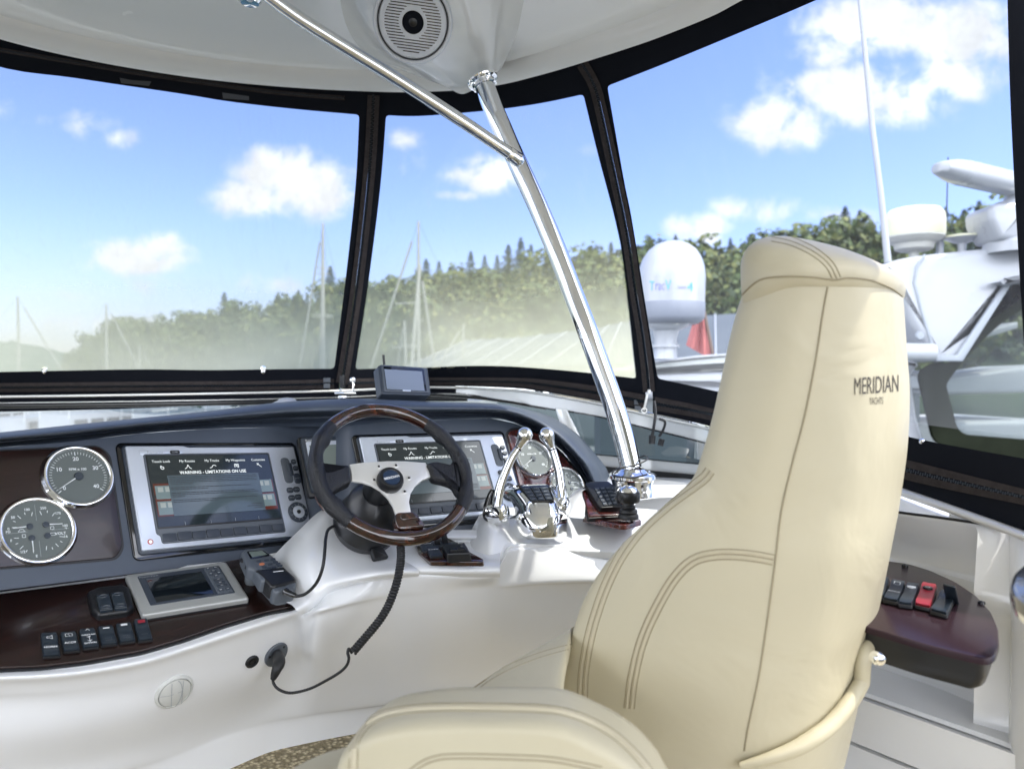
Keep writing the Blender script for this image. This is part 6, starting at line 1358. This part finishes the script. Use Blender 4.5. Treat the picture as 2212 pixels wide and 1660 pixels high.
# ------------------------------------------------------------ hills and forest
def hillmesh(name, top, d0, d1, mat, v0=800, kind='structure', zamp=0):
    m = MB().mat(mat); rows = []
    for k in range(9):
        t = k/8; d = lerp(d0, d1, t); row = []
        for (u, v) in top:
            zt = (796-v)/1600*d1; z = lerp(SEA-CZ, zt, t**.8); p = P(u, 830, d); row.append(Vector((p.x, p.y, CZ+z+rnd.uniform(-1, 1)*zamp*(0 if k == 0 else 1))))
        rows.append(row)
    m.rings(rows, False); return tag(m.build(name, None, (0, 0, 0), fix=False, sharp=180), None, None, None, kind)
far = [(u, cr(u, [(-500,748),(-200,742),(0,736),(60,742),(110,752),(160,764),(260,772),(400,775)])+rnd.uniform(-2, 2)) for u in range(-500, 420, 12)]
hillmesh('far_hills', far, 1500, 1900, farhill, zamp=3)
CAN = [(150,772),(174,752),(208,716),(240,704),(270,700),(330,706),(350,712),(399,685),(461,678),(520,668),(583,672),(640,650),(715,632),(786,620),(829,606),(880,600),(910,603),(953,588),(996,594),(1047,575),(1100,572),(1160,570),(1254,560),(1319,560),(1380,548),(1430,530),(1489,525),(1524,540),(1576,525),(1650,520),(1800,510),(1850,500),(1900,520),(1960,540),(2040,480),(2090,470),(2150,450),(2212,445),(2400,430)]
can = lambda u: cr(u, CAN)
dcan = lambda u: pl(u, [(150, 420), (700, 320), (1300, 230), (1700, 200), (2400, 190)])
m = MB().mat(soil); rows = []
US = list(range(140, 2420, 30))
for k in range(7):
    t = k/6; row = []
    for u in US:
        d = dcan(u)*lerp(.72, 1.0, t); zt = (796-can(u))/1600*dcan(u)-9; z = lerp(SEA-CZ, max(zt, 0), t**.9); p = P(u, 830, d); row.append(Vector((p.x, p.y, CZ+z)))
    rows.append(row)
m.rings(rows, False); tag(m.build('wooded_hillside', None, (0, 0, 0), fix=False, sharp=180), None, None, None, 'structure')
def crown_decid(rg, n=520):
    V, Fc = [], []; blobs_ = [(Vector((rg.gauss(0, .32), rg.gauss(0, .32), rg.uniform(.35, .95))), rg.uniform(.22, .38)) for _ in range(11)]
    for i in range(n):
        c, r = rg.choice(blobs_); d = Vector((rg.gauss(0, 1), rg.gauss(0, 1), rg.gauss(0, 1))).normalized(); p = c+d*r*rg.uniform(.75, 1.02); s = rg.uniform(.035, .065)
        a = d.orthogonal().normalized()*s; b = d.cross(a).normalized()*s; a += d*s*rg.uniform(-.5, .5); k = len(V); V += [p-a-b, p+a-b*.6, p+a*.7+b, p-a*.8+b]; Fc.append([k, k+1, k+2, k+3])
    return V, Fc
def crown_conif(rg, n=800):
    V, Fc = [], []; lean = rg.uniform(.9, 1.1)
    for i in range(n):
        h = rg.random()**.8; r = (1-h)*.26*(1+.35*math.sin(h*38+rg.random()))*rg.uniform(.25, 1)+.01; a = rg.random()*6.283; d = Vector((math.cos(a), math.sin(a), 0)); p = d*r+Vector((0, 0, .12+h*.9)); s = .05*(1-h*.6)
        t = Vector((-d.y, d.x, 0))*s*.5; o = d*s*1.3+Vector((0, 0, -s*.7)); k = len(V); V += [p-t, p+t, p+t*.5+o, p-t*.5+o]; Fc.append([k, k+1, k+2, k+3])
    return V, Fc
rg = random.Random(11); DEC = [crown_decid(rg) for _ in range(5)]; CON = [crown_conif(rg) for _ in range(4)]
def npcrowns(items, mats_, name):
    vs, fs, mi = [], [], []; b = 0
    for (proto, kind, p, s, w) in items:
        V, Fc = proto; A = np.array([tuple(v) for v in V])*np.array([w, w, s]); th = rg.random()*6.28; c_, s_ = math.cos(th), math.sin(th); R_ = np.array([[c_, s_, 0], [-s_, c_, 0], [0, 0, 1]]); A = A@R_+np.array(tuple(p)); vs.append(A); fs.append(np.array(Fc)+b); mi.append(np.full(len(Fc), kind)); b += len(A)
    vs = np.concatenate(vs); fs = np.concatenate(fs); mi = np.concatenate(mi); me = bpy.data.meshes.new(name)
    me.vertices.add(len(vs)); me.vertices.foreach_set('co', vs.ravel()); me.loops.add(len(fs)*4); me.loops.foreach_set('vertex_index', fs.ravel().astype(np.int32)); me.polygons.add(len(fs)); me.polygons.foreach_set('loop_start', np.arange(0, len(fs)*4, 4, dtype=np.int32)); me.polygons.foreach_set('loop_total', np.full(len(fs), 4, dtype=np.int32)); me.update(calc_edges=True)
    for x in mats_: me.materials.append(x)
    me.polygons.foreach_set('material_index', mi.astype(np.int32)); o = bpy.data.objects.new(name, me); COL.objects.link(o); return o
items = []
for row in range(7):
    t = (row+.5)/7; u = 165
    while u < 2330:
        d = dcan(u)*lerp(.74, .99, t)*rg.uniform(.97, 1.03); zt = (796-can(u))/1600*dcan(u)-9; z = CZ+lerp(SEA-CZ, max(zt, 0), t**.9); p = P(u, 830, d); s = rg.uniform(8, 13); con = rg.random() < (.16 if row < 5 else .30)
        if u < 260: s *= .8
        items.append(((rg.choice(CON) if con else rg.choice(DEC)), 1 if con else 0, Vector((p.x, p.y, z-1)), s*(1.15 if con else 1), s*(.9 if con else 1.0)))
        u += 1600/d*s*rg.uniform(.42, .75)
o = npcrowns(items, [leaf_d, leaf_c], 'forest'); tag(o, 'mixed green forest covering the hillside behind the marina', 'forest', None, 'stuff')
# single conifers standing above the canopy
CT = [(486,633),(602,633),(646,628),(715,577),(921,561),(949,566),(1017,545),(1047,553),(1074,553),(1098,531),(1125,516),(1147,531),(1183,534),(1254,553),(1319,526),(1402,512),(1458,509),(1489,518),(1576,516),(1822,449),(1854,457),(1880,482),(2038,450),(2078,455),(2110,437)]
pr = None
for i, (u, v) in enumerate(CT):
    d = dcan(u)*.995; zt = (796-v)/1600*d; zb = (796-can(u))/1600*d-8; h = max(zt-zb, 8); p = P(u, 830, d); loc = Vector((p.x, p.y, CZ+zb)); k = i % 3
    if i < 3:
        t_ = thing('conifer_tree', 'tall dark conifer rising above the tree line of the hillside', 'tree', loc, 'tall conifers above the tree line')
        m = MB().mat(leaf_c); V, Fc = CON[k]; s = 1; rot = 0
        m.add([Vector(x)*1+loc for x in V], Fc, False); c_ = m.build('crown', t_, fix=False); m = MB().mat(bark); m.tube([loc, loc+Vector((0, 0, .9))], [.018, .004], 7); m.build('trunk', t_); t_.scale = (h*1.25, h*1.25, h)
        pr = (pr or []) + [t_]
    else:
        s_ = pr[k]; t_ = s_.copy(); COL.objects.link(t_); t_.location = loc; t_.scale = (h*rg.uniform(1.0, 1.4),)*2+(h,); t_.rotation_euler = (0, 0, rg.uniform(0, 6))
        for c0 in s_.children: c1 = c0.copy(); COL.objects.link(c1); c1.parent = t_
# ------------------------------------------------------------ boat shed, docks, boats
bs_ = thing('boat_shed', 'long grey metal roofed boat shed across the water behind the middle window', 'building', P(1300, 796, 70))
D_ = 62
m = MB().mat(roofm); A_ = [P(1010,735,95), P(1120,729,84), P(1290,709,70), P(1372,690,62), P(1640,674,58), P(1800,670,56)]; B_ = [P(880,792,80), P(1020,790,66), P(1180,790,56), P(1380,784,48), P(1640,790,44), P(1800,790,42)]
q = 4
m.rings([A_, B_, [p+Vector((0, .3, -.35)) for p in B_]], False); m.build('roof', bs_, fix=False, sharp=20)
m = MB().mat(mk('shed_wall', (.3, .32, .31), .7)); m.rings([[p+Vector((0, .6, -.3)) for p in B_], [Vector((p.x, p.y+.6, SEA)) for p in B_]], False); m.rings([A_, [p+Vector((0, 6, -.1)) for p in A_], [Vector((p.x, p.y+6, SEA)) for p in A_]], False); m.build('wall', bs_, fix=False)
m = MB().mat(alu)
for i in range(5):
    for t in (0, .33, .66): m.tube([A_[i].lerp(A_[i+1], t)+Vector((0, 0, .08)), B_[i].lerp(B_[i+1], t)+Vector((0, 0, .08))], .05, 5)
m.build('roof_rib', bs_)
m = MB().mat(mk('dock_wood', (.3, .29, .27), .85, 0, 0, None, (2, .3))); BXW = Frame((0, 0, 0), (1, 0, 0), (0, 1, 0), (0, 0, 1))
m.rbox(BXW, -40, 18, 9, 19.5, SEA+.1, SEA+.5, .05, .02); m.rbox(BXW, -40, 40, 12, 42, SEA+.1, SEA+.5, .05, .02); m.rbox(BXW, -14, 19, -13, 40, SEA+.1, SEA+.5, .05, .02)
tag(m.build('dock', None, (0, 0, 0)), 'grey timber floating dock between the moored boats in front', 'dock')
ORG = Vector((0, 0, 0))
def hull(mb, L, Bm, H, x=0):
    st = []
    for i in range(11):
        t = i/10; w = Bm/2*(1-t**3.2)*(.86+.14*min(1, t*6)); sh_ = H*(1+.25*t*t); st.append([Vector((lerp(-L/2, L/2, t)+(.06*L*t if z > .5 else 0), s*w*k, lerp(-.4, sh_, z))) for s, k, z in ((-1, 1, 1), (-1, .97, .6), (-1, .75, .1), (0, 0, 0), (1, .75, .1), (1, .97, .6), (1, 1, 1))])
    mb.rings(st, False, False, False); mb.rings([[r[0] for r in st], [r[-1] for r in st]], False); mb.add(st[0], [list(range(7))], False)
def place(t_, loc, rz): t_.location = loc; t_.rotation_euler = (0, 0, rz)
def motorboat(label, loc, rz, L=10, acc=None, fly=False, blue=False):
    t_ = thing('motor_boat', label, 'boat', ORG, 'motor boats moored in the marina')
    B_ = L*.3; m = MB().mat(whitepaint); hull(m, L, B_, L*.12); m.build('hull', t_, sharp=45)
    c0, c1, h0 = -L*.28, L*.22, L*.125
    m = MB().mat(whitepaint); fr_ = Frame(ORG, (1, 0, 0), (0, 1, 0), (0, 0, 1)); w = B_*.38
    m.rings([[Vector((x, y*w, h0*.8)) for x, y in ((c0, -1), (c1+L*.12, -.8), (c1+L*.12, .8), (c0, 1))], [Vector((x, y*w, h0+L*.12)) for x, y in ((c0, -.95), (c1, -.75), (c1, .75), (c0, .95))]], True, False, True); m.build('cabin', t_, sharp=30)
    m = MB().mat(blackg); n_ = 5
    for s in (-1, 1):
        for k in range(n_):
            a = lerp(c0+.2, c1-.2, k/n_); b = lerp(c0+.2, c1-.2, (k+.8)/n_); m.add([Vector((a, s*w*.995+s*.01, h0+L*.035)), Vector((b, s*w*.985+s*.01, h0+L*.035)), Vector((b, s*w*.965+s*.01, h0+L*.095)), Vector((a, s*w*.975+s*.01, h0+L*.095))], [[0, 1, 2, 3]], False)
    m.build('window', t_)
    m = MB().mat(mk('canvas_blue', (.03, .12, .35), .8) if blue else (MATS['cream_top'] if 'cream_top' in MATS else mk('cream_top', (.72, .72, .68), .6))); m.rbox(fr_, c0-L*.02, -w, c0+L*.32, w, h0+L*.24, h0+L*.255, .3, .03)
    m.build('bimini', t_); m = MB().mat(alu)
    for x in (c0, c0+L*.3):
        for s in (-1, 1): m.tube([(x, s*w*.9, h0+L*.1), (x, s*w*.9, h0+L*.25)], .03, 6)
    for s in (-1, 1): m.tube([Vector((L*.05, s*B_*.42, L*.2)), Vector((L*.3, s*B_*.36, L*.215)), Vector((L*.5, 0, L*.235))], .025, 6)
    m.build('rail', t_); place(t_, loc, rz); return t_
def sailboat(label, u, d, vtop, rz=.3, lean=0, uspr=None):
    label = ' '.join(label.split()[:16])
    p = P(u, 830, d); loc = Vector((p.x, p.y, SEA+.3)); L = 10.5; t_ = thing('sailing_boat', label, 'sailing boat', ORG, 'sailing boats moored in the marina')
    m = MB().mat(whitepaint); hull(m, L, 3.2, 1.2); m.build('hull', t_, sharp=45); fr_ = Frame(ORG, (1, 0, 0), (0, 1, 0), (0, 0, 1))
    m = MB().mat(whitepaint); m.rbox(fr_, -2, -.9, 2.5, .9, 1.1, 1.75, .5, .15); m.build('cabin', t_)
    zt = (796-vtop)/1600*d-(SEA-CZ)-.3; m = MB().mat(mk('mast_aluminium', (.26, .27, .24), .7, 0) if 'mast_aluminium' not in MATS else MATS['mast_aluminium']); m.tube([(0.8, 0, 1.2), (.8+lean, 0, zt)], [.13, .085], 8); m.tube([(.8, -.9, zt*.55), (.8, .9, zt*.55)], .04, 6); m.build('mast', t_)
    m = MB().mat(MATS['mast_aluminium']); m.tube([(.8, 0, 2.4), (-3.6, 0, 2.5)], .09, 8); m.build('boom', t_); m = MB().mat(MATS['sail_cover'] if 'sail_cover' in MATS else mk('sail_cover', (.03, .07, .2), .8)); m.tube(spline([(.7, 0, 3.1), (-.5, 0, 2.85), (-2, 0, 2.75), (-3.5, 0, 2.62)], 4), [.12, .2, .22, .24, .24, .24, .23, .22, .2, .18, .16, .13, .08], 8); m.build('sail_cover', t_); m = MB().mat(MATS['mast_aluminium']); m.tube([(L*.5, 0, 1.6), lerp(Vector((L*.5, 0, 1.5)), Vector((.8+lean, 0, zt)), .9)], .075, 6); m.build('furled_jib', t_); m = MB().mat(MATS['mast_aluminium']); m.tube([(.8, -.7, zt*.78), (.8, .7, zt*.78)], .035, 6); m.build('spreader', t_); m = MB().mat(blackp)
    for a in ((L*.5, 0, 1.5), (-L*.5, 0, 1.2), (.8, 1.45, 1.3), (.8, -1.45, 1.3)): m.tube([a, (.8+lean, 0, zt)], .007, 4)
    m.build('rigging', t_); place(t_, loc, rz)
sb = [(16,60,640,'sailing boat whose mast stands at the far left edge of the left window'),(212,70,655,'sailing boat whose mast stands where the nearer trees begin at left'),(292,85,745,'sailing boat with a short pale mast low in the left window'),(700,66,500,'sailing boat with the lower of two masts close to the left zipper'),(712,58,480,'sailing boat with the taller of two masts close to the left zipper'),(930,48,478,'sailing boat with the tallest upright mast in the middle window'),(1018,75,700,'sailing boat with a short mast right of the navigator')]
for i, (u, d, vt, w) in enumerate(sb): sailboat(w, u, d, vt, .4+.5*i)
sailboat('sailing boat with a leaning mast left of the tallest middle window mast', 862, 40, 560, 1.2, 1.6); sailboat('small sailing boat with a short leaning mast between two taller masts', 888, 52, 690, 2.0, .8)
mb_ = [(-21.5,39,1.2,10,0),(-29.5,41,1.3,10,0),(-13.8,41,1.4,9,1),(-25.4,40,1.5,9,0),(-17.6,40,1.35,10,0),(-33.5,42,1.4,10,1),(-9.5,42,1.3,9,0),(-38,43,1.4,10,0),(-22,60,1.3,11,0),(-14,61,1.5,10,1),(-30,62,1.4,11,0),(-7,58,1.3,10,0)]
wds = ['nearest white motor boat low under the left window, long cabin roof showing', 'white motor boat at the far left edge under the rail', 'white motor boat with a blue bimini under the left rail', 'white motor boat in the second row of the marina, left', 'white motor boat in the second row right of centre', 'white motor boat with blue top behind the left dock', 'white motor boat ahead below the navigator', 'white motor boat farthest to the left', 'distant white motor boat seen low in the left window', 'distant white motor boat with blue top in the middle window', 'distant white motor boat left of the far row', 'white motor boat in front of the grey boat shed']
for (x, y, rz, L, bl), w in zip(mb_, wds): motorboat(w, Vector((x, y, SEA+.2)), rz, L, None, False, bool(bl))
# ------------------------------------------------------------ neighbouring yacht to starboard
ny = thing('neighbour_yacht', 'large white neighbouring yacht with arch, flybridge coaming and window enclosure close to the right', 'yacht', P(1900, 1000, 6)); s6 = 6/1600
YF_ = Frame(P(1900, 800, 6.0), DV(1, 0, 0), DV(0, 0, -1))
def yp(pts, z=0): return YF_.pts(pts, z)
m = MB().mat(whitepaint); m.prism(YF_, rpoly(yp(Z(zn, [(300,590),(420,548),(540,528),(800,500),(1500,440),(1500,640),(1079,676),(990,690),(722,1092),(612,1098),(585,1040),(480,900),(400,700)])), .06), -1.2, 0, .06, 5); m.build('radar_arch', ny)
m = MB().mat(whitepaint); m.prism(YF_, rpoly(yp(Z(zn, [(330,1040),(470,1060),(590,1090),(620,1110),(570,1160),(600,1400),(650,1560),(700,1800),(330,1800)])), .05), -1.4, -.25, .04); m.build('cabin_side', ny)
m = MB().mat(mk('tube_grey', (.45, .47, .5), .4)); m.tube([YF_.p(*YF_.loc(*zn(330, 1045)), .03), YF_.p(*YF_.loc(*zn(585, 1050)), .03)], .07, 14); m.build('side_tube', ny)
tr_ = mk('arch_trim', (.33, .36, .40), .5)
m = MB().mat(tr_); m.prism(YF_, yp(Z(zn, [(960,700),(1000,690),(742,1098),(600,1098),(600,1064),(712,1064)])), .0, .03, .01)
m.tube([YF_.p(*YF_.loc(*zn(*p)), .003) for p in ((550,530),(505,590),(492,680),(530,830),(600,1050))], .012, 8); m.lathe(YF_, [(.035, 0), (.03, .02), (0, .022)], *YF_.loc(*zn(520, 960)), 16)
m.build('arch_trim', ny)
m = MB().mat(whitepaint); m.prism(YF_, rpoly(yp(Z(zn, [(882,685),(1000,655),(1500,620),(1500,680),(1010,690),(950,700)])), .02), .02, .16, .03); m.build('arch_wing', ny)
m = MB().mat(mk('neighbour_canvas', (.014, .017, .011), .9, 0, 0, None, (3, .3), 1.3, .1)); O_ = Z(zn, [(553,1160),(620,1108),(762,1104),(1010,690),(1500,560),(1500,1700),(640,1545)]); I_ = Z(zn, [(702,1222),(722,1190),(820,1060),(985,900),(1400,620),(1400,1540),(770,1490)])
fo = [YF_.p(*p, -.10) for p in rpoly(yp(O_), .1, 5)]; fi = [YF_.p(*p, -.10) for p in rpoly(yp(I_), .1, 5)]; m.rings([fo, fi], True); m.rings([[p+Vector((0, .04, 0)) for p in fo], [p+Vector((0, .04, 0)) for p in fi]], True); m.rings([fi, [p+Vector((0, .04, 0)) for p in fi]]); m.build('window_canvas', ny, fix=False)
m = MB().mat(dglass); m.add([YF_.p(*p, -.11) for p in rpoly(yp(I_), .1, 5)], [list(range(42))], False); m.build('window_pane', ny, fix=False)
m = MB().mat(mk('neighbour_interior', (.42, .43, .42), .7)); m.prism(YF_, yp(Z(zn, [(650,1240),(1500,1100),(1500,1270),(760,1290)])), -1.6, -.8, .05); m.build('interior_seat', ny); m = MB().mat(MATS['neighbour_interior']); m.prism(YF_, yp(Z(zn, [(650,1450),(1500,1430),(1500,1800),(650,1800)])), -2.0, -.6, .05); m.build('interior_locker', ny); m = MB().mat(MATS['neighbour_interior']); m.prism(YF_, yp(Z(zn, [(860,1030),(1500,830),(1500,870),(900,1050)])), -1.5, -1.0, .02); m.build('interior_beam', ny); m = MB().mat(whitepaint); m.prism(YF_, yp(Z(zn, [(300,560),(1600,500),(1600,1900),(300,1900)])), -3.2, -3.1); m.build('interior', ny)
for (p, q, w, wd) in (((1000,1400),(1090,1440),.04,'a'),): pass
# flybridge coaming of the yacht seen behind the middle and right windows
m = MB().mat(whitepaint); YB = Frame(P(1500, 800, 6.6), DV(1, 0, 0), DV(0, 0, -1)); yb = lambda pts: YB.pts(pts)
m.prism(YB, rpoly(yb([(1178,821),(1290,806),(1380,800),(1640,798),(2000,800),(2000,850),(1640,852),(1400,862),(1250,850)]), .03), -.9, 0, .05); m.build('flybridge_coaming', ny)
m = MB().mat(mk('coaming_rail', (.5, .52, .5), .4)); m.prism(YB, rpoly(yb([(1180,818),(1270,801),(1372,790),(1500,772),(1640,765),(2000,760),(2000,775),(1640,784),(1500,792),(1380,806),(1280,814)]), .01), -.5, .02, .02); m.mat(whitepaint); m.prism(YB, rpoly(yb([(1370,784),(1500,768),(1640,759),(1640,766),(1500,775),(1372,792)]), .01), -.45, .04, .01); m.build('coaming_rail', ny)
m = MB().mat(mk('lower_window_grey', (.10, .12, .13), .3)); m.prism(YB, yb([(1300,852),(1640,850),(2000,850),(2000,1100),(1300,1100)]), -.6, -.1); m.build('lower_windows', ny)
m = MB().mat(whitepaint); m.prism(YB, yb([(700,1010),(2600,1100),(2600,2800),(700,2800)]), -2.5, .2, .1); m.build('hull_side', ny)
# satellite dome with the flag behind
def vframe(u, v, d): return Frame(P(u, v, d), (1, 0, 0), (0, 1, 0), (0, 0, 1))
dv = 6.4; s = dv/1600; df = vframe(1447, 700, dv)
dm = thing('satellite_dome', 'white bullet shaped satellite TV dome on a pedestal behind the right zipper', 'satellite dome', P(1440, 765, dv))
df.n = Vector((.03, 0, 1)).normalized()
m = MB().mat(whitepaint); m.lathe(df, [(72*s, 15*s), (72*s, 60*s), (72*s, 100*s), (69*s, 122*s), (62*s, 142*s), (50*s, 160*s), (34*s, 172*s), (17*s, 178*s), (0, 180*s)], res=56); radome = m.build('radome', dm)
m = MB().mat(mk('dome_base_grey', (.20, .22, .27), .5)); m.lathe(df, [(72*s, 46*s), (73*s, 44*s), (73*s, 14*s), (70*s, 8*s), (58*s, 0), (0, 0)], res=56); m.build('base_band', dm)
m = MB().mat(whitepaint); m.lathe(df, [(50*s, 0), (46*s, -6*s), (28*s, -14*s), (24*s, -30*s), (24*s, -62*s), (27*s, -75*s)], -8*s, 0, 36); m.lathe(df, [(30*s, -44*s), (30*s, -50*s)], -8*s, 0, 30); m.build('pedestal', dm)
bl1 = mk('dome_lettering_blue', (.10, .42, .62), .5); bl2 = mk('dome_lettering_violet', (.22, .22, .5), .5); bdm = bvh(radome)
for tt, a, b, v0, hh, mt in (('T', 1403, 1414, 607, 20, bl1), ('rac', 1416, 1436, 612, 14, bl2), ('V', 1437, 1450, 604, 22, bl1), ('ision', 1464, 1481, 615, 9, bl2), ('4', 1484, 1497, 609, 20, bl1)): decal(bdm, tt, a, v0, b, v0, hh, mt, dm, 'lettering', .004)
fl_ = thing('flag', 'faded red flag hanging from a thin staff beside the satellite dome', 'flag', P(1530, 770, 7.2))
m = MB().mat(flag_r); rows = []
for j in range(9):
    t = j/8; a, b = (lerp(1507, 1482, t), lerp(664, 745, t)), (lerp(1517, 1538, t), lerp(650, 778, t)); rows.append([P(lerp(a[0], b[0], i/10), lerp(a[1], b[1], i/10), 7.2+.04*math.sin(i*1.3+t*2)) for i in range(11)])
m.rings(rows, False); m.rings([[p+Vector((0, .004, 0)) for p in r] for r in rows], False); m.build('cloth', fl_, fix=False); m = MB().mat(mk('flag_staff', (.16, .10, .07), .5)); m.tube([P(1502, 548, 7.2), P(1520, 668, 7.2), P(1541, 770, 7.2)], .016, 8); m.build('staff', fl_)
# radomes and antennas on the arch
d_ = 6.3; s = d_/1600
f_ = vframe(*zn(492, 440), d_); rd = thing('radar_dome', 'aged cream round radar dome on the arch left of the open array radar', 'radar dome', f_.p(0, 0, -.3))
m = MB().mat(cream_fg); m.lathe(f_, [(58*s, 0), (60*s, 6*s), (60*s, 36*s), (58*s, 50*s), (50*s, 60*s), (38*s, 63*s), (0, 64*s)], res=48); m.build('dome', rd); m = MB().mat(mk('aged_grey', (.45, .45, .42), .5)); m.lathe(f_, [(59*s, 3*s), (60*s, 0), (54*s, -6*s), (46*s, -11*s), (40*s, -12*s), (38*s, -24*s), (30*s, -28*s), (10*s, -29*s), (9*s, -52*s)], res=40); m.build('base', rd)
m = MB().mat(whitepaint); m.tube([f_.p(56*s, 0, -4*s), f_.p(56*s, 0, -36*s)], .028, 10); m.build('side_bracket', rd)
f_ = vframe(*zn(748, 440), d_-.1); rd = thing('gps_antenna', 'flat mushroom shaped antenna on a stub between the two radars', 'antenna', f_.p(0, 0, -.2)); m = MB().mat(cream_fg); m.lathe(f_, [(37*s, 0), (37*s, 4*s), (20*s, 7*s), (0, 8*s)], res=36); m.mat(whitepaint).lathe(f_, [(36*s, 0), (20*s, -8*s), (9*s, -12*s), (7*s, -34*s)], res=24); m.build('cap', rd)
oa = thing('open_array_radar', 'white open array radar with a long slanting scanner bar at the upper right', 'radar', P(*zn(980, 480), 5.9))
m = MB().mat(whitepaint); a, b = P(*zn(735, 88), 5.6), P(*zn(1260, 210), 6.3); dd = (b-a).normalized(); up = Vector((0, 0, 1)); sd_ = dd.cross(up).normalized(); up = sd_.cross(dd)
def ringb(c, w, h): return [c+sd_*w*math.cos(t)*(abs(math.cos(t))**-.4 if abs(math.cos(t)) > .01 else 1)*.8+up*h*math.sin(t) for t in [2*math.pi*k/24 for k in range(24)]]
m.rings([ringb(a-dd*.26, .03, .03), ringb(a-dd*.24, .09, .045), ringb(a-dd*.1, .12, .075), ringb(a+dd*.05, .13, .088), ringb(b, .13, .088)], True, True, True); m.build('scanner_bar', oa)
m = MB().mat(whitepaint); f_ = vframe(*zn(985, 470), 6.0); m.lathe(f_, [(60*s, -20*s), (60*s, 0), (50*s, 8*s), (50*s, 66*s), (40*s, 84*s), (24*s, 90*s), (20*s, 104*s)], 20*s, 0, 36); m.build('gearbox', oa)
f_ = Frame(P(*zn(905, 360), 5.95), DV(1, 0, 0), DV(0, 0, -1)); m = MB().mat(whitepaint); m.prism(f_, rpoly(f_.pts(Z(zn, [(846,300),(870,275),(1079,250),(1079,470),(905,462),(850,360)])), .03), -.2, .12, .05); m.build('housing', oa)
m = MB().mat(whitepaint); m.tube([P(1852, -60, 4.6), P(1884, 270, 4.6), P(1903, 420, 4.6), P(1918, 566, 4.6)], [.013, .017, .018, .022], 12); tag(m.build('whip_antenna', None, P(1918, 566, 4.6)), 'long white whip antenna rising out of the top of the picture at right', 'antenna')
m = MB().mat(blackp); m.tube([P(2048, 340, 6.2), P(2045, 460, 6.2)], .005, 6); tag(m.build('thin_whip_antenna', None, P(2045, 460, 6.2)), 'very thin dark whip antenna beside the open array radar', 'antenna')
# far trees right behind the yacht are part of the forest; finish
print('objects', len(bpy.data.objects))
